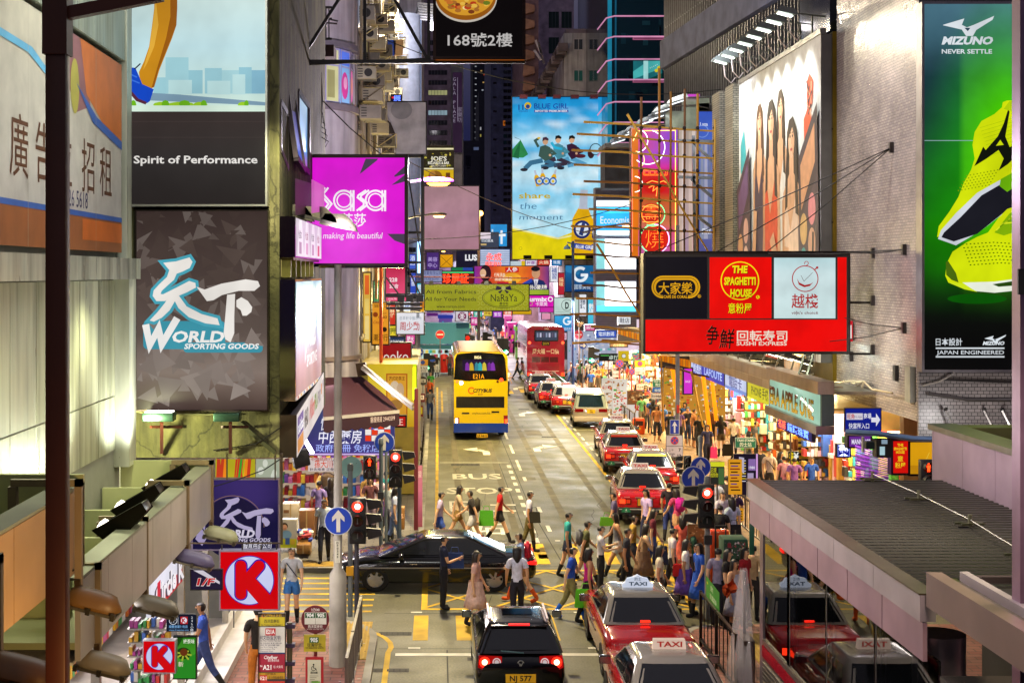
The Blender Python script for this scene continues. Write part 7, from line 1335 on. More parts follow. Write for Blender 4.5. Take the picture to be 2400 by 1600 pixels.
def shutter(label,x0,y0,Y,col,z1=3.3,w=1.6):
 t=thing('roller_shutter',label,'shutter',(x0,Y,.13),'roller shutters of the right shops');m=MB()
 for k in range(30):z=.2+k*.105;m.bx(x0,Y,z,x0+w,Y+.04,z+.085,'metal',col if k%2 else '3a3a34')
 m.bd('slats',t)
shutter('yellow lit roller shutter left of the mint letter sign shop',13.2,0,51.5,'c8c040');shutter('grey roller shutter beyond the white shirted man',12.9,0,66.8,'8a8478')
def sidesign(name,label,y0,y1,z0,z1,X,col,draw=None,mat='lit',cat='sign',depth=.12):
 t=thing(name,label,cat,(X,y0,z0));m=MB();m.bx(X+.012,y0,z0,X+depth,y1,z1,'paint','2a2830');m.bd('casing',t);m=MB();c=Cv(m,(X,y1,z1),(0,-(y1-y0)/100,0),(0,0,-(z1-z0)/100),(-1,0,0),mat);c.rc(0,0,100,100,col,0)
 if draw:draw(c)
 m.bd('face',t);return t
sidesign('shop_sign','blue lit sign with white writing at the far end of the tan canopy',55.5,63,3.25,3.92,11.3,'1c38b8',lambda c:(c.tx('數碼通訊',20,80,60,'dfe8ff','c',.02,0,34),c.tx('LAFOUTE',70,75,45,'b8d0ff','c',.03,0,50)))
sidesign('shop_sign','pale blue and white lit sign next along the tan canopy',51.5,55.3,3.2,3.88,11.3,'c8d4f4',lambda c:(c.tx('電話卡',50,75,50,'3a4a98','c',.02,0,60),c.rc(0,80,100,100,'7a98e0',1)))
sidesign('shop_sign','yellow and blue lit sign of the phone shop under the tan canopy',47,51.3,3.2,3.85,11.3,'d8d020',lambda c:(c.tx('PHONE 手機',45,75,45,'2a3a1c','c',.02,0,60),c.rc(78,0,100,100,'2858c0',1)))
t=thing('letter_sign','mint green lit sign box with chrome letters below a tan hood','sign',(10.4,41,3.5));m=MB();m.bx(10.35,38.3,4.4,10.8,44.3,4.75,'alu','a08878');m.bx(10.45,38.3,3.55,10.8,44.3,4.39,'paint','3a4a44');m.bx(10.3,38.3,3.3,10.8,44.3,3.54,'alu','8a7468');m.bd('hood',t);m=MB();c=Cv(m,(10.44,44.2,4.38),(0,-.01*5.8,0),(0,0,-.0084),(-1,0,0),'lit');c.rc(0,0,100,100,'9cc8b0',0)
m.bd('face',t);m=MB();c=Cv(m,(10.36,44.2,4.38),(0,-.01*5.8,0),(0,0,-.0084),(-1,0,0),'mirror',.02)
for L,cl in((0,'5a5850'),(1,'c8ccc0')):c.tx('ERA APPLE ONE',50+L*.6,84,62,cl,'c',.03,0,88,L)
m.bd('letters',t);lamp('AREA',(10.2,41.2,4.2),20,(.8,1,.9),.4,(10.5,41.2,3.9),sy=4)
sidesign('neon_sign','blue and red neon script under the mint letter sign',39.5,43.5,2.95,3.28,10.5,'18186a',lambda c:(c.tx('名店',15,80,60,'ff5a2a','c',.03,0,22,mat='lit4n'),c.tx('鐘錶珠寶',62,80,55,'5a80ff','c',.03,0,60,mat='lit4n')))
def herb(c):c.rc(1962,1041,1993,1070,'1c1c9c',0);c.tx('藥',1977,1065,20,'c8d4ff','c',.02,0,24,1,mat='lit4n');c.ln([(1964,1043),(1991,1043),(1991,1068),(1964,1068)],1.2,'98b0ff',1,True)
hs('neon_sign','square blue neon sign with one white medicine character','neon sign',1962,1041,1993,1070,37.5,None,herb,'lit',.15,.02)
hs('shop_sign','violet sign with white letters MAN beside the blue neon square','sign',1990,1022,2040,1046,36.4,'6a2a90',lambda c:c.tx('MANNINGS',2018,1040,11,'f0e8ff','c',.03,0,44));
def dirs(c):c.rc(1981,957,2064,1011,'14208c',0);c.rc(1984,968,2022,983,'d8d4e0',1);c.tx('旺角',1994,980,9,'c01c30','c',.02,0,16,2);c.tx('中心 Argyle',2011,978,4,'3a3a58','c',0,0,18,2);c.tx('商場',2033,980,10,'f0f0f8','c',.02,0,18,1);c.tx('快富街入口',2013,1003,10,'f0f0f8','c',.02,0,48,1);c.po([(2042,978),(2053,978),(2053,968),(2063,983),(2053,999),(2053,989),(2042,989)],'e8e8f4',1)
hs('direction_sign','dark blue mall entrance sign with a white right arrow','sign',1981,957,2064,1011,34.5,None,dirs,'litn',.08,.015)
t=thing('shop_awning','blue silver tube edged awning below the mall entrance sign','awning',P(2090,1020,33.5));m=MB();m.tb([P(1984,1012,33.5),P(2060,1016,33),P(2142,1028,32.6),P(2196,1029,32.4)],.07,'alu','7a98c8',8);m.bd('tube',t);m=MB();m.quad(P(1984,1014,33.5),P(2196,1030,32.4),P(2190,1030,34.8),P(2000,1012,35),'fabric','3a5478');m.bd('cloth',t)
t=thing('violet_shutter','violet lit ribbed shutter beside the red restaurant panel','shutter',P(2040,1100,34.6));m=MB();c=front(m,34.6,'paint')
for k in range(18):c.po([(2004,1042+k*5),(2083,1068+k*4),(2083,1070.6+k*4),(2004,1045.5+k*5)],('8a4a98','5a2c68')[k%2],k*.02)
m.bd('slats',t);lamp('AREA',P(2040,1050,33.6),22,(.8,.4,1),.6,P(2040,1100,34.6))
hs('restaurant_sign','red panel sign with yellow writing reading SPAGHETTI HOUSE','sign',2093,1033,2128,1108,33.8,'d8140c',lambda c:(c.tx('THE',2110,1045,6,'f8d820','c',.03,0,14),c.tx('SPAGHETTI',2110,1054,6,'f8d820','c',.03,0,30),c.tx('HOUSE',2110,1062,6,'f8d820','c',.03,0,20),c.tx('意',2110,1080,10,'f8d820','c',.03),c.tx('粉屋',2110,1095,10,'f8d820','c',.03,0,24)))
hs('yellow_sign','yellow lit panel right of the red restaurant panel','sign',2133,1036,2196,1110,34.2,'e0a010',lambda c:(c.rc(2133,1090,2196,1110,'c88a10',.5),c.ln([(2160,1100),(2178,1060)],1.5,'f0c840',1)))
t=thing('speaker_frame','black display frames with a box camera below the awning','display',P(2070,1050,33));m=MB();frontbox(m,2054,1030,2092,1072,33,.3,'paint','0c0a0c');m.bd('frame',t);m=MB();c=front(m,32.97,'litn');c.rc(2062,1046,2074,1066,'a8c8d0',0);c.rc(2066,1030,2080,1040,'8aa0b0',0);m.bd('screen',t);m=MB();frontbox(m,2030,1035,2050,1052,32.6,.2,'metal','3a4a4c');frontbox(m,2022,1024,2026,1060,32.5,.1,'metal','c0c4c4');m.bd('floodlight',t)
signal('pedestrian signal showing a red man by the shelter roof at the right',2176,1078,30.5,True,.95,0,True)
def posterboard(label,x0,y0,x1,y1,Y,col,draw,mat='litn',cat='poster board',name='poster_board',group='poster boards on the right pavement',d=.06):
 a,b=P(x0,y0,Y),P(x1,y1,Y);t=thing(name,label,cat,((a.x+b.x)/2,Y,b.z),group);m=MB();m.bx(a.x,Y+.008,b.z,b.x,Y+d,a.z,'paint','4a4440');m.bd('board',t);m=MB();c=front(m,Y,mat);c.rc(x0,y0,x1,y1,col,0);draw(c);m.bd('print',t)
 m=MB();m.tb([((a.x+b.x)/2,Y+.04,.12),((a.x+b.x)/2,Y+.04,b.z)],.025,'metal','6a6460',6);m.bd('stand',t);return t
posterboard('black board with yellow dollar and yen signs before the shutter',1848,1057,1873,1094,48.6,'0c0c10',lambda c:(c.tx('$',1855,1074,14,'f0d818','c',.04),c.tx('¥',1866,1074,13,'f0f0e8','c',.04),c.tx('兌換',1860,1090,9,'f0d818','c',.03)))
posterboard('yellow phone shop hanging plate above the packed racks',1838,990,1869,1006,48,'f0dc20',lambda c:(c.rrect(1840,992,1867,1004,2,'2a2818',1,None,.8),c.rc(1843,995,1852,1000,'2a2818',1),c.tx('手機',1860,1001,5,'2a2818','c',.02)))
posterboard('orange handwritten notice on a tall stand beside the shelter end',1707,1076,1739,1158,37,'e09a20',lambda c:[c.rc(1711+(k%2)*2,1083+k*7,1735-(k*5)%9,1086+k*7,('3a2408','5a3c8a','8a2a14')[k%3],1)for k in range(10)])
posterboard('small orange notice at the foot of the tall orange stand',1722,1190,1743,1220,37.2,'d8921c',lambda c:[c.rc(1725,1196+k*6,1740,1199+k*6,'3a2408',1)for k in range(4)])
posterboard('dark violet computer shop board with grey photos',1720,1063,1776,1160,42,'1c1424',lambda c:(c.po([(1732,1070),(1744,1072),(1744,1110),(1732,1100)],'b8b0c8',1),c.rc(1754,1075,1771,1102,'8a6aa8',1),c.tx('1980',1762,1098,6,'e8e4f0','c',.02,0,14,2),c.rc(1752,1108,1766,1125,'a898b8',1),[c.rc(1726,1078+k*6,1748,1080+k*6,('d8d4e0','d8c020')[k%2],.8)for k in range(9)],c.rc(1772,1063,1776,1160,'d8a0e0',1)))
posterboard('yellow and black Chinese poster behind the blue arrow discs',1665,1082,1698,1135,40,'2a2a24',lambda c:(c.rc(1665,1082,1698,1093,'d8d828',1),c.tx('正經',1672,1105,8,'d8d020','c',.02,0,14),c.tx('找到你',1674,1117,8,'d8d020','c',.02,0,18),c.rc(1684,1096,1697,1134,'4a6a3a',1)))
rr=random.Random(77)
def menu(c,x0,y0,x1,y1,pal,n):
 for k in range(n):x,y=rr.uniform(x0+1,x1-7),rr.uniform(y0+2,y1-6);c.rc(x,y,x+rr.uniform(2,8),y+rr.uniform(1.2,5),rr.choice(pal),1+k*.01)
posterboard('white menu board crowded with orange dish photos beside the van',1410,886,1440,958,73,'e8dcc8',lambda c:(menu(c,1410,886,1440,958,('d86828','c83828','f0b040','8a5a2c','e8a878'),40),c.tx('$118',1420,910,6,'c02818','c',.03,L=3)))
posterboard('tall white banner of small dish pictures next to the menu board',1435,888,1470,970,71,'f0e4d4',lambda c:menu(c,1435,888,1470,970,('e85a2c','d83040','f0c050','a86830','58a040','e8b0a0'),60))
posterboard('brown food photo banner with a red 13 price disc',1470,915,1506,985,69,'8a5a34',lambda c:(menu(c,1470,915,1506,945,('c88a4c','5a3418','e0b070','a85a28'),30),c.rc(1470,948,1506,985,'e8dcd0',.8),c.dc(1496,953,9,'c02420',2,18),c.tx('13',1496,958,9,'f8f0e8','c',.03,L=3)))
posterboard('cardboard brown banner with a second red 13 near the suitcases',1612,1228,1655,1345,33.5,'9a6a34',lambda c:(menu(c,1612,1228,1655,1300,('c89a5c','6a3a1c','e0b878','b06a30'),36),c.rc(1612,1296,1655,1345,'4a1418',.8),c.tx('13',1646,1316,14,'f0e4e0','c',.02,0,14,2),c.tx('甜品',1622,1302,5,'f0e0d8','c',.01,L=2)),'stain')
posterboard('yellow round logo plate over the right crowd',1449,822,1474,846,80,'d8b820',lambda c:(c.dc(1462,834,5,'f0ece0',1,16),c.rg(1462,834,5,1,'3a3420',2,16)))
posterboard('green and pink poster plate right of the yellow logo plate',1482,826,1504,846,79,'58b898',lambda c:menu(c,1482,826,1504,846,('e86878','f0e060','38a0c0'),14))
posterboard('black plate with green writing left of the yellow logo plate',1404,828,1448,846,81,'141814',lambda c:(c.rc(1408,832,1428,834,'58c058',1),c.tx('卓悅',1438,842,8,'d8e8d8','c',.02)))
t=thing('lit_pillar','slanting orange neon lit pillars at the restaurant entrance','pillar',(10.6,60,0));m=MB()
for(a,b)in(((1648,880),(1664,1010)),((1668,884),(1679,985)),((1576,862),(1590,955))):m.tb([P(*a,59),P(*b,59)],.09,'lit2','ff8a10',6)
m.bd('tube',t)
hs('orange_fascia','deep orange ribbed fascia behind the foot of the bamboo poles','fascia',1545,835,1620,862,60,None,lambda c:[c.po([(1545+k*6.2,832+k),(1550.5+k*6.2,832+k),(1550.5+k*6.2,846+k*1.5),(1545+k*6.2,845+k*1.5)],('d87010','e88a18')[k%2],1)for k in range(12)],'litn',fw=0)
hs('orange_fascia','orange ribbed fascia above the far right corner crowd','fascia',1448,768,1500,800,86,None,lambda c:[c.po([(1448+k*6.4,768+k*2),(1453.5+k*6.4,768+k*2),(1453.5+k*6.4,784+k*2),(1448+k*6.4,782+k*2)],('e07818','f09828')[k%2],1)for k in range(8)],'litn',fw=0)
hs('magenta_panel','tall magenta lit panel in a shop doorway beyond the orange pillars','sign',1603,864,1622,922,61,'e038d8',lambda c:c.tx('SALE',1612,896,5,'f8d0f4','c',.02,0,12),'litn')
hs('goods_wall','bright shop window wall with packed goods and clothes near the orange pillars','shop window',1555,858,1700,985,64.5,None,lambda c:(c.rc(1555,858,1700,985,'c88a30',0),menu(c,1556,862,1640,980,('f0d8a0','d84028','f8f0e0','8a5020','e8a030','6a9a3c'),120),menu(c,1640,880,1698,980,('f0e8d0','3a80b8','e8b040','8a4a20','d8d8d0'),70)),'litn',fw=0)
hs('shop_window','pale lit clothing shop front behind the right crowd at the junction','shop window',1330,775,1445,880,99,None,lambda c:(c.rc(1330,775,1445,880,'a8b0c8',0),menu(c,1331,778,1444,876,('e8f0f8','6a78a8','3a8ac8','d8c8c0','48b8a8','4a4460'),110)),'litn',fw=0)
lamp('AREA',(9.5,97.0,4.5),1600,(.85,.95,1),4,(7,92,0));lamp('AREA',(8.5,80,5.5),1300,(1,.86,.6),3,(8.5,80,0),sy=14)
# ================================================================ glass shelter and metal parapets at the right foot
XG,ZR,YA,YB=5.55,4.1,15.75,24.5
t=thing('glass_shelter','glazed taxi side shelter with dark corrugated roof and metal fascia','shelter',(8,20,0))
m=MB();z0=ZR-.03;y=YA+.1;pr=[];dy=.2
while y<YB-.1:pr+=[(y,z0),(y+.08,z0),(y+.1,z0+.045),(y+.17,z0+.045),(y+dy,z0)];y+=dy
k=len(pr);m.add([(5.6,a,b)for a,b in pr]+[(9.7,a,b)for a,b in pr],[(i,i+1,k+i+1,k+i)for i in range(k-1)],'roofing','17140d');m.bd('roof',t)
m=MB();y=YA
for L_ in(1.7,1.75,1.75,1.75,1.8):m.bx(5.4,y,3.8,5.58,y+L_-.012,ZR,'panel','b4a8a8');y+=L_
m.bx(5.4,YB+.01,3.8,9.7,YB+.1,ZR-.04,'panel','8a8078');m.bd('fascia',t)
m=MB();m.bx(5.385,YA,ZR+.002,5.61,YB+.1,ZR+.02,'alu','7a7058');m.bd('coping',t)
m=MB();y=YA
for L_ in(1.44,)*6:m.bx(5.43,y,3.36,5.48,y+L_-.01,3.79,'panel','a88890');y+=L_+.018
m.bd('sign_band',t)
for y in(15.6,17.9,20.15,22.2):m=MB();m.bx(XG,y,1.5,XG+.03,min(y+2.2,23.85),3.4,'glazing');m.bd('pane',t)
m=MB()
for y in(17.8,20.06,22.17):m.bx(XG-.005,y,1.5,XG+.01,y+.015,3.4,'metal','9a9a98')
m.bx(XG-.04,15.6,1.42,XG+.06,23.9,1.5,'metal','8a8078');m.bd('mullion',t)
m=MB();m.bx(XG-.045,15.6,1.22,XG+.05,23.88,1.41,'carpaint','9a1828');m.bx(XG-.03,15.6,.13,XG+.05,23.86,1.21,'alu','6a6460')
for k in range(12):m.bx(XG-.05,15.6,.2+k*.08,XG-.031,23.85,.25+k*.08,'alu','8a8480')
m.bd('plinth',t)
m=MB();m.bx(XG-.02,23.92,.1,XG+.14,24.15,3.8,'alu','a8989c');m.bd('column',t);m=MB();m.tb([(5.86,16.45,.1),(5.86,16.45,3.5)],.3,'alu','b8acb0',24);m.bd('column',t)
m=MB();m.bx(5.7,16,.1,9.6,24.3,.14,'stain','4a443a');m.bx(9.4,16,.1,9.5,24.3,3.8,'stain','3a362e');m.bd('floor_slab',t)
for k,(x,y,lab)in enumerate(((2045,1118,'far roof anchor stand nearest the violet shutter'),(2153,1165,'roof anchor stand, second along the safety line'),(2273,1225,'roof anchor stand, third along the safety line'),(2395,1300,'roof anchor stand at the right edge'))):
 Yr=(H-ZR)*F/(y+10-HY);q=P(x,y+10,Yr);t2=thing('roof_anchor',lab,'anchor',q,'safety line anchors on the shelter roof');m=MB();m.tb([q,q+Vector((0,0,.18))],.03,'metal','8a8a70',8);m.bd('stub',t2);m=MB();m.bar(q+Vector((-.2,.05,.05)),q+Vector((.2,.05,.05)),.045,.03,'metal','5a5a44');m.bar(q+Vector((-.16,-.08,.05)),q+Vector((.2,-.0,.05)),.045,.03,'metal','6a6a50');m.bd('foot',t2)
t=thing('safety_line','thin steel safety line strung between the roof anchors','cable');m=MB();m.tb([P(x,y-8,(H-ZR)*F/(y+10-HY))for x,y in((2045,1118),(2153,1165),(2273,1225),(2395,1300))]+[P(2470,1340,17.5)],.008,'metal','9a9a88',5);m.bd('line',t)
t=thing('canopy_parapet','near pinkish metal canopy edge with ribbed dark roof at the lower right','canopy',(6.5,14,4));m=MB();z1=4.37;m.bx(5.45,9,z1-.38,5.62,15.7,z1,'panel','8c746c');m.bd('fascia',t);m=MB();m.bx(5.75,9,z1-.05,5.84,15.5,z1+.05,'panel','b8acb0');m.bx(5.63,9,z1-.13,5.75,15.6,z1-.05,'alu','6a5c30');m.bx(5.85,15.35,z1-.05,8,15.45,z1+.02,'stain','3a2c28');m.bd('gutter',t)
m=MB();y=9.0;pr=[]
while y<14.9:pr+=[(y,z1-.03),(y+.07,z1-.03),(y+.1,z1+.03),(y+.15,z1+.03)];y+=.17
k=len(pr);m.add([(6.33,a,b)for a,b in pr]+[(9.5,a,b)for a,b in pr],[(i,i+1,k+i+1,k+i)for i in range(k-1)],'roofing','5a5c38');m.bx(5.85,9,z1-.15,6.33,15.3,z1-.1,'stain','1c1814');m.bd('roof',t)
m=MB();m.bx(5.5,8,3.2,9.3,15.4,3.3,'stain','3c3226');m.bx(5.9,8,2.6,9.3,15.2,2.7,'paint','4a5a3a');m.bx(5.65,8,0.1,9.3,8.1,3.5,'stain','2a2622');m.bd('soffit',t);m=MB();m.bx(7.1,14.9,.1,7.3,15.1,3.2,'paint','8a987a');m.bd('column',t)
t=thing('stair_parapet','pinkish metal stair parapet with dark opening right of the yellow panel','parapet',(8.8,22,4));m=MB();X0=8.75;y=18.0
while y<24.9:m.bx(X0,y,4.05,X0+.12,min(y+1.35,24.9),4.92,'panel','9c8690');y+=1.365
m.bd('wall',t);m=MB();m.bx(X0-.01,18,4.925,X0+.5,25.1,5.02,'alu','8c8878');m.bx(X0+.5,24.6,4.6,14,25.1,5.0,'alu','7a7a4c');m.bd('coping',t);m=MB();m.bx(X0+.55,18,4.0,14,24.5,4.1,'stain','141210');m.bx(X0+.2,18,3.4,14,25.0,4.0,'stain','2a2024');m.bd('floor',t)
t=thing('edge_column','thin violet metal column at the right edge of the view','column',(5.98,14,0));m=MB();a=P(2391,0,14).x;m.bx(a,14,.1,a+.3,14.2,14,'alu','9a7a90');m.bd('shaft',t);m=MB();m.bx(a-.03,13.97,P(0,690,14).z,a+.3,13.995,P(0,630,14).z,'paint','3a3a34');m.bd('clamp',t)
lamp('SPOT',(.6,21,6.4),420,(1,.84,.82),.4,(5.5,20.5,3.5),110);lamp('SPOT',(8.2,14.6,8.4),900,(1,.82,.6),.5,(9,19,3.6),150)  # unseen spots here and below, added to brighten shelter fascia and parapets
lamp('SPOT',(5.2,12.0,6.0),160,(1,.75,.66),.4,(6.15,15.5,3.7),140);lamp('SPOT',(6.6,20.5,7.4),420,(1,.82,.92),.4,(8.75,21.5,4.3),130)
t=thing('suitcase','tall shiny orange suitcase by the signal post on the right corner','suitcase',P(1685,1340,32.5));Yq=32.5;a,b=P(1664,1243,Yq),P(1690,1350,Yq);m=MB();m.bx(a.x,Yq,.22,b.x+.2,Yq+.3,a.z,'carpaint','d8481c');m.bd('shell',t,.05);m=MB();m.bar((a.x+.12,Yq-.03,.3),(a.x+.12,Yq-.03,a.z+.12),.03,None,'paint','2a2624');m.bar((b.x+.1,Yq-.03,.3),(b.x+.1,Yq-.03,a.z+.12),.03,None,'paint','2a2624');m.bar((a.x+.12,Yq-.03,a.z+.12),(b.x+.1,Yq-.03,a.z+.12),.03,None,'paint','2a2624');m.bd('handle',t)
t=thing('suitcase','amber suitcase standing behind the tall orange one','suitcase',P(1705,1300,33.4));Yq=33.4;a,b=P(1690,1242,Yq),P(1712,1310,Yq);m=MB();m.bx(a.x,Yq,.2,b.x,Yq+.3,a.z,'carpaint','e08a10');m.bd('shell',t,.05);m=MB();m.bar((b.x+.12,Yq,.4),(b.x+.12,Yq,a.z),.025,None,'paint','3a3430');m.bd('handle',t)
t=thing('utility_cabinet','green utility cabinet pasted with torn white bills behind the suitcases','cabinet',P(1725,1310,31.6));Yq=31.6;a,b=P(1696,1263,Yq),P(1754,1330,Yq);m=MB();m.bx(a.x,Yq,.13,b.x,Yq+.6,a.z,'stain','1c4a34');m.bd('body',t,.04);m=MB();c=front(m,Yq-.008,'paint');r2=random.Random(4)
for k in range(60):x,y=r2.uniform(1699,1748),r2.uniform(1267,1318);c.po([(x,y),(x+r2.uniform(1,5),y+r2.uniform(-1,2)),(x+r2.uniform(0,5),y+r2.uniform(2,7)),(x-r2.uniform(0,2),y+r2.uniform(1,5))],r2.choice(('a8a4a4','2a2c2c','c8c0c4','4a4a4c','8a3040')),k*.02)
c.rc(1705,1272,1713,1282,'8a1c30',3);m.bd('bills',t)
t=thing('sign_board','narrow green information board behind the shelter corner','sign',P(1760,1240,29));m=MB();frontbox(m,1757,1221,1768,1300,29,.05,'paint','14503c');m.bd('board',t,.01)
t=thing('litter_bin','orange litter bin with hooded opening by the taxi queue','litter bin',P(1498,1020,66));Yq=66;a,b=P(1485,980,Yq),P(1512,1026,Yq);m=MB();m.bx(a.x,Yq,.13,b.x,Yq+.45,a.z,'paint','d84a10');m.bd('body',t,.08);m=MB();c=front(m,Yq-.015,'paint');c.rrect(1490,986,1507,997,2,'3a1408',0);c.dc(1499,1004,3,'e0b020',0,12);m.bd('opening',t)
def vbin(label,x,y,Y,s=1.0):
 q=P(x,y,Y);t=thing('litter_bin',label,'litter bin',(q.x,Y,.1));m=MB();m.lt((q.x,Y,.1),[(.22*s,0),(.24*s,.6*s),(.24*s,.8*s),(.16*s,.92*s),(.001,.95*s)],'paint','c01c14',14);m.bd('body',t);m=MB();c=Cv(m,(q.x,Y-.27*s,.1+.65*s),(1,0,0),(0,0,-1),(0,-1,0),'paint');c.rc(-.1,-.06,.1,.05,'2a0806',0);m.bd('opening',t)
vbin('red litter bin outside the sky blue corner stall',1041,865,108,1.5)
# ================================================================ vehicles (local: +Y forward, origin on the ground at the centre)
def loft(mb,st,mat,col):
 rings=[]
 for y,w,zb,zt in st:
  h=zt-zb;half=[(0,zb),(w*.82,zb),(w*.97,zb+.07),(w,zb+h*.45),(w*.99,zb+h*.72),(w*.95,zt-.05),(w*.86,zt-.004),(w*.5,zt+.012),(0,zt+.018)]
  rings.append([(x,y,z)for x,z in half]+[(-x,y,z)for x,z in half[-2:0:-1]])
 n=len(rings[0]);vs=[p for r in rings for p in r]
 mb.add(vs,[(i*n+k,i*n+(k+1)%n,(i+1)*n+(k+1)%n,(i+1)*n+k)for i in range(len(rings)-1)for k in range(n)]+[tuple(range(n))[::-1],tuple(range((len(rings)-1)*n,len(rings)*n))],mat,col,True)
def rrring(y0,y1,w,r,z,k=4):
 out=[]
 for cx,cy,a in((w-r,y1-r,0),(-w+r,y1-r,90),(-w+r,y0+r,180),(w-r,y0+r,270)):
  for j in range(k+1):an=R(a+90*j/k);out.append((cx+r*math.cos(an),cy+r*math.sin(an),z))
 return out
def greenhouse(mb,g,mat,col):
 rb,rt,ft,fb,wb,wt,zb,zr=g;rings=[]
 for t,s in((0,0),(.45,0),(.8,.0),(.93,.02)):rings.append(rrring(rb+(rt-rb)*t+s,fb+(ft-fb)*t-s,wb+(wt-wb)*t-s,.13,zb+(zr-.05-zb)*t))
 rings.append(rrring(rt+.04,ft-.04,wt-.03,.12,zr-.035));rings.append(rrring(rt+.13,ft-.13,wt-.12,.1,zr-.008));rings.append(rrring(rt+.4,ft-.4,wt-.35,.06,zr))
 n=len(rings[0]);vs=[p for r in rings for p in r]
 mb.add(vs,[(i*n+k,i*n+(k+1)%n,(i+1)*n+(k+1)%n,(i+1)*n+k)for i in range(len(rings)-1)for k in range(n)]+[tuple(range((len(rings)-1)*n,len(rings)*n))],mat,col,True)
def pane(t,g,kind,a=.1,b=.9,s=1,y0=0,y1=1,m_=.1,col='0c0e12',off=.012,extra=None,mat='gloss'):
 rb,rt,ft,fb,wb,wt,zb,zr=g;Z=lambda v:zb+(zr-.05-zb)*v;Wd=lambda v:wb+(wt-wb)*v;Yr=lambda v:rb+(rt-rb)*v;Yf=lambda v:fb+(ft-fb)*v;m=MB();n=6;vs=[]
 for j in(a,(a+b)/2,b):
  for i in range(n+1):
   u=i/n
   if kind=='rear':x=(Wd(j)-m_)*(2*u-1);vs.append((x,Yr(j)-off+.03*abs(2*u-1)**4,Z(j)+.008))
   elif kind=='front':x=(Wd(j)-m_)*(2*u-1);vs.append((x,Yf(j)+off-.03*abs(2*u-1)**4,Z(j)+.008))
   else:y=Yr(j)+.16+(Yf(j)-Yr(j)-.32)*(y0+(y1-y0)*u);vs.append((s*(Wd(j)+off),y,Z(j)))
 m.add(vs,[(r*(n+1)+i,r*(n+1)+i+1,(r+1)*(n+1)+i+1,(r+1)*(n+1)+i)for r in(0,1)for i in range(n)],mat,col,True)
 if extra:extra(m)
 o=m.bd({'rear':'rear_window','front':'windscreen','side':'side_window'}[kind],t);return o
def wheel(t,x,y,r,w=.2,rim='8a8a8c'):
 m=MB();prof=[(r*.62,-w/2),(r*.93,-w/2),(r,-w*.35),(r,w*.35),(r*.93,w/2),(r*.62,w/2)];m.lt((0,0,0),prof,'matte','0c0c0c',20);m.v=[(x+p[2],y+p[0],r+p[1])for p in m.v];o=m.bd('wheel',t)
 s=1 if x>0 else-1;m=MB();m.lt((0,0,0),[(.001,w*.42),(r*.3,w*.44),(r*.58,w*.36),(r*.63,w*.5)],'metal',rim,20);m.v=[(x+s*p[2],y+p[0],r+p[1])for p in m.v]
 for k in range(7):a=k*.8976;m.bar((x+s*w*.46,y+r*.1*math.cos(a),r+r*.1*math.sin(a)),(x+s*w*.46,y+r*.58*math.cos(a),r+r*.58*math.sin(a)),.03,.05,'metal',rim)
 q=m.bd('rim',o)
def rearcv(m,y,mat='paint'):return Cv(m,(0,y,0),(1,0,0),(0,0,-1),(0,-1,0),mat,.003)
def mirrors(t,x,y,z,col):
 for s in(-1,1):m=MB();m.bx(min(s*x,s*(x+.2)),y-.05,z-.07,max(s*x,s*(x+.2)),y+.06,z+.07,'carpaint',col);c=Cv(m,(s*(x+.1),y-.054,z),(1,0,0),(0,0,-1),(0,-1,0),'mirror');c.rc(-.085,-.055,.085,.055,'b8c0c8',0);m.bd('wing_mirror',t,.015)
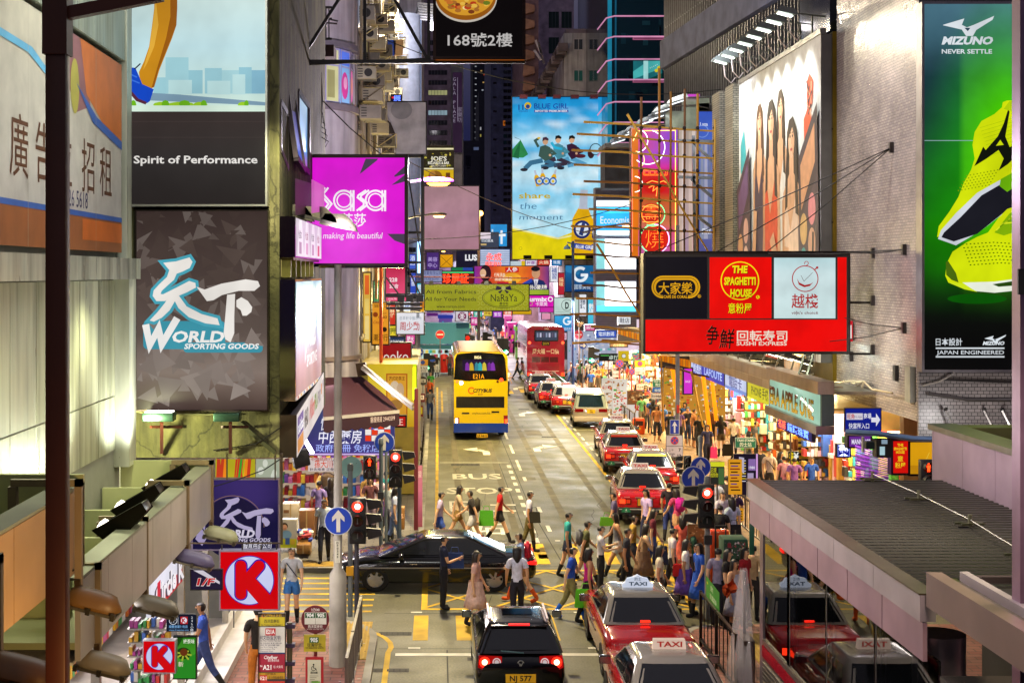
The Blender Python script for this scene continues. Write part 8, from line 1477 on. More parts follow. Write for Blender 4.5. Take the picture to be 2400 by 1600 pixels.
def make_taxi(label,roofsign,plate,lit=True,banner=None):
 t=thing('taxi',label,'taxi',(0,0,0),'red taxis')
 st=[(-2.35,.76,.46,.78),(-2.31,.81,.4,.89),(-2.18,.845,.33,.945),(-1.4,.85,.25,.965),(0,.85,.22,.975),(1.0,.85,.24,.965),(1.6,.85,.27,.93),(2.2,.82,.32,.86),(2.35,.75,.42,.74)]
 m=MB();loft(m,st,'carpaint','a80c14');m.bd('body',t,angle=50);g=(-1.36,-.80,.42,1.08,.79,.6,.98,1.46);m=MB();greenhouse(m,g,'carpaint','7c766e');m.bd('roof',t,angle=50)
 def ex(m):
  c=rearcv(m,-1.2)
  if banner:pass
 pane(t,g,'rear',.08,.92,m_=.085);pane(t,g,'front',.08,.9)
 for s in(-1,1):pane(t,g,'side',.12,.82,s,0.02,.42);pane(t,g,'side',.12,.82,s,.46,.98)
 if banner:
  m=MB();rb,rt,ft,fb,wb,wt,zb,zr=g;j0,j1=.76,.92;Z=lambda v:zb+(zr-.05-zb)*v;Wd=lambda v:wb+(wt-wb)*v-.12;Yr=lambda v:rb+(rt-rb)*v-.02
  m.add([(-Wd(j0),Yr(j0),Z(j0)+.01),(Wd(j0),Yr(j0),Z(j0)+.01),(Wd(j1),Yr(j1),Z(j1)+.01),(-Wd(j1),Yr(j1),Z(j1)+.01)],[(0,1,2,3)],'lit' if banner=='d83a20' else 'paint',banner);m.bd('window_banner',t)
 m=MB();c=rearcv(m,-1.06);m.bx(-.09,-1.38,1.03,.09,-1.33,1.06,'lit4n','ff2010');m.bd('high_brake_light',t)
 for s in(-1,1):
  m=MB();x0,x1=sorted((s*.42,s*.79));m.bx(x0,-2.375,.66,x1,-2.28,.82,'carpaint','5a0608');xa,xb=sorted((s*.60,s*.77));m.bx(xa,-2.384,.675,xb,-2.3,.805,'lit4n' if lit else 'gloss','ff3214' if lit else '8a0c0c');xa,xb=sorted((s*.45,s*.57));m.bx(xa,-2.381,.685,xb,-2.3,.795,'lit' if lit else 'gloss','e83818');m.bd('tail_light',t)
  m=MB();xx=s*.856;m.bx(min(xx,xx-s*.02),-.4,.62,max(xx,xx-s*.02),1.0,.66,'paint','1c1414');m.bd('side_trim',t)
  for y in(-.28,.62):m=MB();m.bx(min(s*.85,s*.87),y,.8,max(s*.85,s*.87),y+.16,.83,'metal','8a8a88');m.bd('door_handle',t)
 m=MB();c=rearcv(m,-2.345,'paint');c.ln([(-.7,-.88),(-.7,-.84),(.7,-.84),(.7,-.88)],.012,'3a0408',8);c.rc(-.3,-.875,.3,-.855,'b8b0a8',9,'metal');c.tx('CROWN',-.55,-.86,.03,'b8b0a8','c',.01,L=9);m.bd('boot_seam',t)
 m=MB();m.bx(-.82,-2.46,.36,.82,-2.28,.56,'paint','141012');m.bx(-.8,-2.468,.5,.8,-2.3,.53,'metal','b8b4b0');m.bd('bumper',t,.015);m=MB();m.bx(-.8,2.28,.36,.8,2.45,.56,'paint','141012');m.bd('bumper',t,.015)
 m=MB();c=rearcv(m,-2.37,'stain');c.rc(-.24,-.84,.24,-.6,'1c1610',0);c.rc(-.22,-.825,.22,-.615,'d8a010',1)
 a,b=plate;c.tx(a,0,-.735,.07,'14120c','c',.03,0,None,2);c.tx(b,0,-.635,.07,'14120c','c',.03,0,None,2);m.bd('number_plate',t)
 m=MB();c=rearcv(m,-2.472,'paint');c.po([(-.58+.15*math.cos(R(k*18)),-.42-.16*math.sin(R(k*18)))for k in range(11)],'0c5a3c',0);c.po([(-.58+.12*math.cos(R(k*18)),-.43-.12*math.sin(R(k*18)))for k in range(11)],'1c7a54',1);c.tx('4',-.58,-.47,.06,'d8e4d8','c',.03,L=2);c.tx('SEATS',-.58,-.43,.022,'d8e4d8','c',.02,L=2);c.rc(.42,-.52,.52,-.42,'d8c890',0);m.bd('sticker',t)
 m=MB();zr=1.48
 if roofsign=='cloud':
  pts=[(-.3,0),(-.31,.06),(-.24,.1),(-.2,.17),(-.1,.19),(0,.24),(.1,.19),(.2,.17),(.24,.1),(.31,.06),(.3,0)];m.pm([(x,z)for x,z in pts],(0,-.35,zr-.01),(1,0,0),(0,0,1),(0,.12,0),'litn','dce4f8');c=Cv(m,(0,-.356,zr),(1,0,0),(0,0,-1),(0,-1,0),'paint');c.tx('的士',0,-.13,.05,'2a4a6a','c',.02,L=1);c.tx('TAXI',0,-.03,.07,'2a4a6a','c',.03,0,.36,L=1)
 else:
  m.pm([(-.28,0),(.28,0),(.26,.16),(-.26,.16)],(0,-.3,zr-.01),(1,0,0),(0,0,1),(0,.12,0),'litn','e8c8b4');c=Cv(m,(0,-.306,zr),(1,0,0),(0,0,-1),(0,-1,0),'paint');c.tx('TAXI',0,-.035,.085,'c01c10','c',.03,0,.42,L=1)
 m.bd('roof_sign',t);mirrors(t,.84,.82,1.0,'141416')
 for x in(-.74,.74):
  for y in(-1.33,1.4):wheel(t,x,y,.315)
 for s in(-1,1):
  for y in(-1.33,1.4):m=MB();m.add([(s*.853,y+.37*math.cos(R(k*15)),.26+.37*math.sin(R(k*15)))for k in range(13)],[tuple(range(13))],'matte','0a0808');m.bd('wheel_arch',t)
 m=MB();m.bar((-.5,-2.4,.26),(-.42,-2.4,.26),.06,.06,'metal','5a5450');m.bd('exhaust',t)
 m=MB()
 for x in(-.36,.36):m.bx(x-.22,.0,.8,x+.22,.12,1.2,'fabric','2a2a2c');m.bx(x-.12,.02,1.22,x+.12,.1,1.36,'fabric','2a2a2c')
 m.bd('seat',t);return t
def put(t,x,y,rz=0):t.location=(x,y,0);t.rotation_euler.z=R(rz)
put(make_taxi('red taxi with cloud shaped lit roof sign, waiting near the crossing','cloud',('JX','4227')),3.98,28.3)
put(make_taxi('red taxi with white TAXI block roof sign, nearest at the bottom edge','box',('HK','2203')),3.85,23.65)
TX=make_taxi('red taxi straddling the yellow line, last in the taxi stand queue by the crossing','box',('點','771'));put(TX,6.5,45.3,-4)
put(make_taxi('red taxi with yellow rear window banner, second in the stand queue','box',('KT','8120'),True,'d8c81c'),7.55,50.1,-4)
put(make_taxi('red taxi with lit orange rear window banner and number plate PE 5462','box',('PE','5462'),True,'d83a20'),7.36,55.9,-4)
put(make_taxi('red taxi in the stand queue just before the silver van','box',('LN','3316'),False),7.66,60.3,-3)
put(make_taxi('red taxi braking in the right lane behind the red bus','box',('MB','9025')),6.55,81.6)
put(make_taxi('red taxi half hidden between the braking taxi and red bus','box',('KX','118')),6.35,87.6)
put(make_taxi('red taxi mostly hidden beyond the silver van','box',('JM','640'),False),7.15,78.6,-3)
t=thing('estate_car','shiny black estate car with red lit tail lights and plate NJ 577','car',(0,0,0));k='carpaint';bl='030304'
m=MB();loft(m,[(-2.38,.74,.36,.86),(-2.33,.82,.3,.96),(-2.1,.87,.26,1.0),(-1,.88,.2,.99),(.9,.88,.2,.98),(1.7,.87,.24,.9),(2.2,.8,.3,.78),(2.38,.66,.38,.66)],k,bl);m.bd('body',t,angle=50)
g=(-2.24,-1.78,-.3,.95,.83,.62,1.02,1.5);m=MB();greenhouse(m,g,k,'040304');m.bd('roof',t,angle=50);pane(t,g,'rear',.12,.84,m_=.08);pane(t,g,'front')
for s in(-1,1):[pane(t,g,'side',.14,.84,s,a,b)for a,b in((.0,.26),(.29,.6),(.63,.97))]
m=MB();m.bx(-.2,-1.87,1.455,.2,-1.8,1.478,'lit4n','ff1818');m.bd('high_brake_light',t);m=MB();m.bx(-.55,-1.87,1.42,.55,-1.6,1.452,k,'0a0808');m.bd('spoiler',t,.01)
for s in(-1,1):
 m=MB();m.bar((s*.57,-1.6,1.5),(s*.57,-.35,1.51),.04,.05,'metal','c8b8c8');m.bd('roof_rail',t)
 m=MB();c=rearcv(m,-2.36,'litn');y_=-.88;x0=s*.62;c.po([(s*.36,-1.0),(s*.8,-1.02),(s*.82,-.8),(s*.74,-.76),(s*.36,-.8)],'8a0808',-6,'carpaint');c.po([(s*.36,-1.0),(s*.8,-1.02),(s*.82,-.8),(s*.74,-.76),(s*.36,-.8)],'a80c0c',4);c.dc(s*.69,-.895,.1,'ff2010',5,20,'lit4n');c.dc(s*.69,-.895,.055,'ffc8a0',6,16,'lit4n');c.rg(s*.46,-.895,.07,.02,'e0c8c8',5,18);c.dc(s*.46,-.895,.045,'c8b8b8',5.5,14);m.bd('tail_light',t)
m=MB();c=rearcv(m,-2.385,'paint');c.rc(-.29,-.68,.29,-.52,'e0a818',1);c.tx('NJ 577',0,-.55,.1,'14100c','c',.02,0,.42,2);m.bd('number_plate',t);m=MB();c=rearcv(m,-2.375,'metal');c.rg(0,-.86,.065,.014,'c8c8cc',1,24);c.ln([(-.045,-.9),(-.012,-.83),(0,-.865),(.012,-.83),(.045,-.9)],.013,'c8c8cc',2);c.tx('PASSAT',-.42,-.74,.03,'b8b8bc','c',.02,L=1);c.ln([(-.62,-.47),(.62,-.47)],.02,'c8c0c0',1);m.bd('badge',t)
m=MB();m.bx(-.84,-2.46,.28,.84,-2.3,.46,k,'0a0a0b');m.bd('bumper',t,.03);m=MB();m.bar((-.38,-2.36,1.1),(.06,-2.335,1.06),.02,.02,'paint','3a5a60');m.bd('wiper',t);mirrors(t,.87,.95,1.02,bl)
for x in(-.76,.76):
 for y in(-1.38,1.36):wheel(t,x,y,.33)
m=MB();c=Cv(m,(0,-.9,1.51),(1,0,0),(0,1,0),(0,0,1),'mirror');c.rc(-.3,-.3,.3,.2,'0a0a0c',0);m.bd('sunroof',t)
put(t,1.47,27.0);t.scale=(.92,.92,.95)
t=thing('silver_van','silver people carrier van parked at the kerb beside the menu boards','van',(0,0,0));sv='8c827a'
m=MB();loft(m,[(-2.38,.76,.36,.92),(-2.32,.84,.32,1.02),(-1.9,.88,.28,1.04),(1.2,.88,.26,1.04),(2.0,.84,.3,.92),(2.38,.7,.38,.72)],'carpaint',sv);m.bd('body',t,angle=50);g=(-2.3,-2.0,.8,1.7,.86,.7,1.02,1.76);m=MB();greenhouse(m,g,'carpaint','7c8486');m.bd('roof',t,angle=50);pane(t,g,'rear',.05,.9,m_=.06,col='10202a');pane(t,g,'front')
for s in(-1,1):
 for a,b in((0,.3),(.33,.64),(.67,.97)):pane(t,g,'side',.1,.86,s,a,b)
 m=MB();c=rearcv(m,-2.385,'gloss');x0,x1=sorted((s*.38,s*.8));c.rc(x0,-.98,x1,-.82,'6a0c14',2);m.bd('tail_light',t)
m=MB();c=rearcv(m,-2.385,'paint');c.rc(-.2,-.95,.2,-.76,'d8b018',2);c.tx('BH',0,-.87,.055,'14100c','c',.02,L=3);c.tx('2448',0,-.785,.055,'14100c','c',.02,L=3);m.bd('number_plate',t);m=MB();m.bx(-.84,-2.46,.34,.84,-2.3,.6,'carpaint','a89c94');m.bd('bumper',t,.03);mirrors(t,.87,1.2,1.1,'3a3a3c')
for x in(-.77,.77):
 for y in(-1.4,1.45):wheel(t,x,y,.32)
put(t,7.75,72.2,-3)
t=thing('dark_saloon','glossy black saloon crossing the box junction from right to left','car',(0,0,0));m=MB();loft(m,[(-2.4,.7,.4,.8),(-2.32,.82,.32,.9),(-2.0,.88,.26,.94),(-1,.89,.2,.93),(.9,.89,.2,.92),(1.7,.87,.24,.86),(2.25,.8,.3,.72),(2.4,.66,.38,.6)],'carpaint','050506');m.bd('body',t,angle=50);g=(-1.75,-.85,.35,1.35,.82,.58,.91,1.4);m=MB();greenhouse(m,g,'carpaint','070708');m.bd('roof',t,angle=50);pane(t,g,'rear',.06,.92,col='1a3038');pane(t,g,'front',col='101828')
for s in(-1,1):
 for a,b in((.0,.44),(.48,.97)):pane(t,g,'side',.12,.84,s,a,b,col='16181a')
 m=MB();x0,x1=sorted((s*.5,s*.86));m.bx(x0,-2.41,.72,x1,-2.25,.8,'lit4n','ff1410');xa,xb=sorted((s*.86,s*.885));m.bx(xa,-2.36,.74,xb,-2.0,.79,'lit4n','ff1410');m.bd('tail_light',t)
 m=MB();x0,x1=sorted((s*.5,s*.82));m.bx(x0,2.2,.56,x1,2.36,.66,'lit4n','f4f0e0');m.bd('headlight',t);m=MB();xx=s*.892;m.bx(min(xx,xx-s*.02),-1.9,.62,max(xx,xx-s*.02),1.8,.65,'metal','a8a8ac');m.bd('side_trim',t)
mirrors(t,.88,.8,.95,'08080a')
for x in(-.78,.78):
 for y in(-1.4,1.42):wheel(t,x,y,.33,rim='b0b0b4')
put(t,-.05,34.9,90);t.scale=(1,1.02,.92)
def bus(label,x0,x1,ytop,ybot,Y,L,body,skirt,zsk,draw,roof,wheels=True):
 a,b=P(x0,ytop,Y),P(x1,ybot,Y);t=thing('double_decker_bus',label,'bus',((a.x+b.x)/2,Y+L/2,0));zt=a.z;w0,w1=a.x,b.x;m=MB();n=5;pr=[]
 cs=[(w0,.45),(w1,.45),(w1,zt-.28)]+[(w1-.28+.28*math.cos(R(q)),zt-.28+.28*math.sin(R(q)))for q in(30,60,90)]+[(w0+.28-.28*math.cos(R(q)),zt-.28+.28*math.sin(R(q)))for q in(90,60,30)]+[(w0,zt-.28)]
 m.pm([(x,z)for x,z in cs],(0,Y,0),(1,0,0),(0,0,1),(0,L,0),'carpaint',body,True);m.bd('body',t,angle=35)
 m=MB();m.bx(w0-.012,Y-.02,.35,w1+.012,Y+L,zsk,'carpaint',skirt);m.bd('skirt',t);m=MB();m.bx(w0+.3,Y+.4,zt+.002,w1-.3,Y+L-.4,zt+.03,'alu',roof);m.bd('roof_panel',t)
 m=MB();c=front(m,Y,'carpaint',.006);draw(c,t);m.bd('rear_panel',t)
 for s,xx in((-1,w0-.006),(1,w1+.006)):
  for z0,z1 in((1.35,2.05),(2.75,3.5)):m=MB();m.bx(min(xx,xx-s*.03),Y+.5,z0,max(xx,xx-s*.03),Y+L-.4,z1,'gloss','10141c');m.bd('side_window',t)
  for y in(Y+2.2,Y+L-2.6):wheel(t,(w0+.2)if s<0 else(w1-.2),y,.48,.3)
  m=MB();m.bx(xx+(s*.02 if s>0 else-.2),Y+L-.3,2.2,xx+(.2 if s>0 else-.02),Y+L-.15,2.6,'paint','141414');m.bd('wing_mirror',t)
 return t
def yb(c,t):
 c.po([(1067,840),(1072,829),(1120,825),(1178,829),(1184,840),(1188,893),(1160,889),(1128,889),(1100,893),(1064,889)],'0c0c0e',1,'gloss');c.rc(1084,843,1158,868,'2a1838',2,'litn');rr=random.Random(2)
 for x,cl in((1090,'8a3aa8'),(1100,'d8b030'),(1112,'3a8a98'),(1120,'38b0b8'),(1130,'d8c040'),(1142,'6a2a8a'),(1150,'8a3ab0')):c.po([(x,868),(x+1,852),(x+5,848),(x+9,853),(x+11,868)],cl,3,'litn')
 c.tx('B026',1120,840,6,'d8d8d8','c',.03,0,16,2);c.tx('E21A',1122,887,11,'ffa818','c',-.005,0,26,3,mat='lit2')
 c.tx('CITYBUS',1130,919,8,'3a2c1c','c',.04,.25,44,1);c.rg(1105,915,7,2.8,'c85818',1,16,40,320);c.tx('城巴',1126,926,4,'5a4018','c',.01);c.rc(1069,929,1182,955,'18120c',1,'gloss');c.rc(1082,966,1100,970,'1c160c',1);c.rc(1152,963,1170,967,'1c160c',1);c.tx('citybus.com.hk',1128,970,5,'5a4c1c','c',.01,0,42)
 c.po([(1066,978),(1076,978),(1078,1012),(1067,1012)],'8a1418',1);c.po([(1180,973),(1190,973),(1190,1008),(1182,1008)],'8a1418',1);c.rc(1067,980,1073,991,'fff4e0',2,'lit4n');c.rc(1068,992,1074,999,'ff6a20',2,'lit4n');c.rc(1183,982,1189,996,'ff4a1c',2,'lit4n')
 c.dc(1071,894,3.5,'ff5a2a',2,12,'lit4n');c.dc(1081,897,4.5,'fff0d8',2,14,'lit12n');c.dc(1166,894,3,'5a2418',2,12);c.dc(1175,890,4.5,'ff4020',2,12,'lit4n');c.rc(1117,1016,1143,1025,'d8a818',4);c.tx('LE 4410',1130,1023,5.5,'1c160c','c',.02,0,22,5)
bus('yellow double decker bus with blue skirt and route E21A lit on the back',1064,1190,826,1033,65,11.2,'d8b80c','0c34a0',.78,yb,'b89c30')
def rb(c,t):
 c.rrect(1252,773,1309,800,3,'2a1c24',1,'gloss');c.rrect(1255,776,1306,797,2,'3a4458',2,'litn');[c.rc(1258+k*7,780,1262+k*7,790,('8a94b0','c8c8e0','5a5068')[k%3],3,'litn')for k in range(7)];c.tx('3992',1281,772,3.5,'e0d0d4','c',.02,0,10,2)
 c.rrect(1269,800,1289,810,3,'2c1810',1);c.tx('2019',1279,808,6,'c8a018','c',.01,0,14,2,mat='litn');c.tx('周大福 一口價',1279,828,9,'e8d8c0','c',.02,0,62,1)
 for x in(1247,1268,1289):c.rc(x,836,x+19,849,'5a0818',1);[c.rc(x,837+k*3,x+19,838+k*3,'2c040c',2)for k in range(4)]
 for k in range(5):c.rc(1247,853+k*3,1310,854+k*3,'6a0c1c',1)
 c.tx('美麗優惠 安心保障',1278,877,5,'d8c0c0','c',.01,0,50,1);c.rc(1247,869,1310,870,'e8d0d0',1)
 for x in(1241,1319):c.dc(x,803,3.5,'ff4a28',2,12,'lit4n');c.rc(x-4,873,x+4,884,'ff3818',2,'lit4n');c.rc(x-4,884,x+4,890,'f0c060',2,'lit')
bus('crimson double decker bus with green skirt seen from behind at the junction',1235,1323,765,911,94,11,'960a2c','0c6a3c',.85,rb,'a8989c')
# ================================================================ people: posed skeletons grown into one continuous body, clothes as shells
def make_body(name,pose):
 g_=lambda k,d=0:pose.get(k,d);V=[];E_=[];Rr=[];reg=[]
 def add(p,r,parent,rg):
  V.append(Vector(p));Rr.append(r if isinstance(r,tuple)else(r,r));reg.append(rg)
  if parent is not None:E_.append((parent,len(V)-1))
  return len(V)-1
 lean=R(g_('lean'));cl,sn=math.cos(lean),math.sin(lean)
 T=lambda x,y,z:(x,y*cl-(z-.9)*sn,.9+(z-.9)*cl+y*sn)
 pel=add((0,0,.92),(.125,.1),None,'hip');wa=add(T(0,0,1.06),(.115,.085),pel,'tor');ch=add(T(0,.005,1.25),(.145,.1),wa,'tor');nb=add(T(0,.01,1.385),(.09,.07),ch,'tor');nk=add(T(0,0,1.45),.048,nb,'neck');h0=add(T(0,-.015,1.505),(.06,.065),nk,'head');h1=add(T(0,-.01,1.575),(.077,.092),h0,'head');h2=add(T(0,.0,1.64),(.058,.07),h1,'head')
 for s,sw,el,out in((-1,g_('ls'),g_('le',15),g_('lo',8)),(1,g_('rs'),g_('re',15),g_('ro',8))):
  sh=add(T(s*.155,.01,1.36),.062,nb,'uarm');a=R(sw);o=R(out)
  d1=Vector((s*math.sin(o),-math.sin(a),-math.cos(a)*math.cos(o))).normalized();p0=Vector(T(s*.185,.01,1.35));b=R(sw+el);d2=Vector((s*math.sin(o)*(.2 if el<60 else-.5),-math.sin(b),-math.cos(b))).normalized()
  um=add(p0+d1*.14,.047,sh,'uarm');e=add(p0+d1*.28,.04,um,'farm');w=add(p0+d1*.28+d2*.23,.027,e,'farm');pm=add(p0+d1*.28+d2*.29,(.036,.018),w,'hand');base=V[pm]
  side=d2.cross(Vector((s,0,0)));side=side.normalized()if side.length>.1 else Vector((0,-1,0));curl=Vector((-s,0,0))
  for k,(off,ln)in enumerate(((.028,.062),(.01,.072),(-.008,.067),(-.026,.05))):
   f1=add(base+side*off+d2*.032,.0095,pm,'hand');f2=add(base+side*off+d2*(.032+ln*.6)+curl*.01,.0085,f1,'hand');add(base+side*off+d2*(.032+ln*.85)+curl*.03,.0075,f2,'hand')
  t1=add(base+side*.036-d2*.015,.011,pm,'hand');add(base+side*.058+d2*.022+curl*.012,.009,t1,'hand')
 for s,hp,kn in((-1,g_('lh'),g_('lk',4)),(1,g_('rh'),g_('rk',4))):
  a=R(hp);b=R(hp-kn);h_=add((s*.085,0,.86),.09,pel,'thigh');d1=Vector((0,-math.sin(a),-math.cos(a)));d2=Vector((0,-math.sin(b),-math.cos(b)));k0=Vector((s*.09,0,.86));th=add(k0+d1*.2,.075,h_,'thigh');kk=add(k0+d1*.4,.055,th,'shin');cf=add(k0+d1*.4+d2*.15,.052,kk,'shin');an=add(k0+d1*.4+d2*.38,.036,cf,'foot');f=R(hp-kn+0);fd=Vector((0,-math.cos(f*.6),math.sin(f*.6)*.6-.12)).normalized();he=add(V[an]+Vector((0,.02,-.045)),.034,an,'foot');add(V[he]+fd*.17+Vector((s*.02,0,-.0)),(.04,.026),he,'foot')
 low=min(v.z for v in V)-.034
 for v in V:v.z-=low
 me=bpy.data.meshes.new(name);me.from_pydata(V,E_,[]);o=bpy.data.objects.new(name,me);COL.objects.link(o);sk=o.modifiers.new('skin','SKIN');sk.use_smooth_shade=True;sk.branch_smoothing=.6
 sv=me.skin_vertices[0].data
 for i,r in enumerate(Rr):sv[i].radius=r
 for i in range(len(V)):sv[i].use_root=(i==0)
 sb=o.modifiers.new('sub','SUBSURF');sb.levels=sb.render_levels=1
 out=bpy.data.meshes.new_from_object(o.evaluated_get(bpy.context.evaluated_depsgraph_get()));bpy.data.objects.remove(o);bpy.data.meshes.remove(me)
 segs=[(V[a],V[b],reg[b])for a,b in E_];fr=[]
 for f in out.polygons:
  c=f.center;best=None
  for a,b,rg in segs:
   ab=b-a;t=max(0,min(1,(c-a).dot(ab)/max(1e-9,ab.length_squared)));d=(c-(a+ab*t)).length_squared
   if best is None or d<best[0]:best=(d,rg,t)
  fr.append(best[1])
 return out,fr,V,reg,low
def shell(name,src,keep,off,mat):
 idx={};vs=[];fs=[]
 for p in src.polygons:
  if keep(p.index):
   q=[]
   for v in p.vertices:
    if v not in idx:idx[v]=len(vs);vv=src.vertices[v];vs.append(vv.co+vv.normal*off)
    q.append(idx[v])
   fs.append(q)
 me=bpy.data.meshes.new(name);me.from_pydata(vs,[],fs);me.materials.append(M[mat]);me.polygons.foreach_set('use_smooth',[True]*len(fs));return me
def simple(name,mb,mat):
 me=bpy.data.meshes.new(name);me.from_pydata(mb.v,[],mb.f);me.materials.append(M[mat]);me.polygons.foreach_set('use_smooth',mb.sm);return me
BODY={}
POSES={'stand':dict(ls=4,rs=-4,le=12,re=16),'phone':dict(ls=14,le=95,rs=5,re=20,lo=6),'folded':dict(ls=20,le=85,rs=20,re=85,lo=12,ro=12),'walk':dict(lh=26,lk=6,rh=-20,rk=14,ls=-22,rs=24,le=14,re=26,lean=4),'stride':dict(lh=-22,lk=18,rh=28,rk=8,ls=26,rs=-24,le=30,re=12,lean=6),'stroll':dict(lh=14,lk=8,rh=-12,rk=10,ls=-10,rs=12,le=18,re=18,lean=2),'sit':dict(lh=82,lk=86,rh=78,rk=84,ls=30,le=60,rs=26,re=70,lean=12)}
for pn,ps in POSES.items():
 src,fr,V,reg,low=make_body('body_'+pn,ps);hd=[V[i]for i in range(len(V))if reg[i]=='head'];hc=hd[1]
 src.materials.clear();src.materials.append(M['skin']);[setattr(p,'use_smooth',True)for p in src.polygons];pc=[p.center.copy()for p in src.polygons];B={'body':src,'head':hc};wz=V[1].z
 B['tee']=shell('shirt',src,lambda i:fr[i]in('tor','uarm')or(fr[i]=='hip' and pc[i].z>V[0].z-.02),.016,'cloth');B['long']=shell('shirt',src,lambda i:fr[i]in('tor','uarm','farm')or(fr[i]=='hip' and pc[i].z>V[0].z-.02),.016,'cloth');B['vest']=shell('shirt',src,lambda i:fr[i]=='tor' or(fr[i]=='hip' and pc[i].z>V[0].z-.02),.016,'cloth')
 B['trousers']=shell('trousers',src,lambda i:fr[i]in('hip','thigh','shin'),.013,'cloth');kz=V[0].z-.42
 B['shorts']=shell('shorts',src,lambda i:fr[i]in('hip','thigh'),.022,'cloth');B['shoes']=shell('shoes',src,lambda i:fr[i]=='foot',.012,'cloth')
 B['short']=shell('hair',src,lambda i:fr[i]=='head' and(pc[i].z>hc.z+.035 or(pc[i].y>hc.y+.012 and pc[i].z>hc.z-.05)),.016,'hair')
 m=MB();vs=[];n=12
 for i,(dz,r,yo)in enumerate(((.1,.03,.0),(.085,.085,.005),(.03,.105,.022),(-.05,.1,.035),(-.14,.095,.05),(-.24,.08,.055),(-.3,.03,.055))):
  for k in range(n):a=math.pi*(-.12+1.24*k/(n-1));vs.append((hc.x+math.cos(a)*r,hc.y+yo-.02+math.sin(a)*r*1.0,hc.z+dz))
 m.add(vs,[(i*n+k,i*n+k+1,(i+1)*n+k+1,(i+1)*n+k)for i in range(6)for k in range(n-1)],'hair','000000',True);B['longhair']=simple('hair',m,'hair')
 m=MB();m.lt((V[0].x,V[0].y,0),[(.15,V[0].z+.1),(.17,V[0].z-.05),(.22,V[0].z-.25),(.27,V[0].z-.46),(.25,V[0].z-.46)],'cloth','000000',16);B['skirt']=simple('skirt',m,'cloth')
 m=MB();f=hc+Vector((0,-.092,0));
 for s in(-1,1):m.ob(f+Vector((s*.032,.012,.015)),(.014,0,0),(0,.008,0),(0,0,.006),'hair');m.ob(f+Vector((s*.032,.01,.036)),(.02,0,0),(0,.008,0),(0,0,.004),'hair')
 m.ob(f+Vector((0,.016,-.045)),(.022,0,0),(0,.008,0),(0,0,.005),'hair');B['face']=simple('face',m,'hair')
 m=MB();m.add([tuple(f+Vector(q))for q in((-.014,.014,-.02),(.014,.014,-.02),(0,-.018,-.018),(0,.012,.025))],[(0,1,2),(0,2,3),(1,2,3)],'skin');B['nose']=simple('nose',m,'skin')
 m=MB();q=Vector((0,V[2].y+.17,V[2].z+.0));m.ob(q,(.14,0,0),(0,.075,0),(0,0,.2),'cloth');me=simple('backpack',m,'cloth');bm=bmesh.new();bm.from_mesh(me);bmesh.ops.bevel(bm,geom=list(bm.edges),offset=.05,segments=3,affect='EDGES');[setattr(f_,'smooth',True)for f_ in bm.faces];bm.to_mesh(me);bm.free();B['backpack']=me
 m=MB();m.tb([Vector((s_,V[2].y+y_,V[2].z+z_))for s_,y_,z_ in((-.17,.02,.14),(-.05,-.125,.02),(.12,-.12,-.2),(.2,.02,-.27))],.012,'cloth','000000',5);B['strap']=simple('strap',m,'cloth');BODY[pn]=B
def child(o,name,me,col):
 c=bpy.data.objects.new(name,me);COL.objects.link(c);c.parent=o;c.color=(*C(col),1);return c
SK=('c8946c','d8a880','b8845c','e0b48c');HR=('14100c','1c1410','241810','100c0c');prr=random.Random(99)
def person(label,x,y,pose='stand',rz=0,top='tee',tc='d8d8d8',bot='trousers',bc='20222c',hair='short',shoes='1c1a1a',extra=(),h=1.0,skin=None,group=None,z=None,far=False):
 """x, y: place on the ground; rz 0 faces the camera, 90 faces right, 180 away"""
 B=BODY[pose];o=bpy.data.objects.new('person',B['body']);COL.objects.link(o);tag(o,label,'person',group);o.color=(*C(skin or prr.choice(SK)),1)
 zz_=z if z is not None else ground_z(x,y);o.location=(x,y,zz_);o.rotation_euler.z=R(rz);o.scale=(h,h,h)
 child(o,'shirt',B[top],tc)
 if bot=='dress':child(o,'skirt',B['skirt'],bc)
 else:child(o,{'trousers':'trousers','shorts':'shorts','skirt':'skirt'}[bot],B[bot],bc)
 child(o,'hair',B['short'],(hc_:=prr.choice(HR)))
 if hair=='long':child(o,'hair',B['longhair'],hc_)
 if not far:
  child(o,'shoes',B['shoes'],shoes);child(o,'face',B['face'],'1c100c');child(o,'nose',B['nose'],skin or 'c8946c')
  for e in extra:
   k,cl=e;child(o,k,B[k],cl)
 return o
def ground_z(x,y):
 if y<31.1:return .13 if(x<-1.25 or x>5.15)else 0
 if 36.2<y<97:return .13 if(x<-.4 or x>(7.4 if y<44 else 9.1 if y<82 else 7.6))else 0
 if y>110:return .13 if(x<3.4+(y-110)*.01 or x>9.2+(y-110)*.02)else 0
 return 0
def bag(label,x,y,z,col,w=.14,hgt=.16,cat='bag'):
 t=thing('bag',label,cat,(x,y,z-hgt));m=MB();m.pm([(-w,-hgt),(w,-hgt),(w*.85,hgt),(-w*.85,hgt)],(x,y-.05,z),(1,0,0),(0,0,1),(0,.1,0),'fabric',col);m.bd('body',t,.015);m=MB();m.tb([(x-w*.5,y,z+hgt),(x-w*.35,y,z+hgt+.14),(x+w*.35,y,z+hgt+.14),(x+w*.5,y,z+hgt)],.01,'fabric',col,5);m.bd('handle',t);return t
def at(px,Y):return(px-CX)*Y/F
CR='pedestrians on the crossings'
def pp(label,px,Y,*a,**k):return person(label,at(px,Y),Y,*a,**k)
pp('man in pale lavender shirt and blue shorts leftmost on the far crossing',1030,39.2,'walk',90,'tee','b8a8c8','shorts','2a4aa0',group=CR)
pp('woman in beige top walking behind the lavender shirted man',1072,40.4,'stride',90,'tee','c8b08c','shorts','8a6a30','long',group=CR)
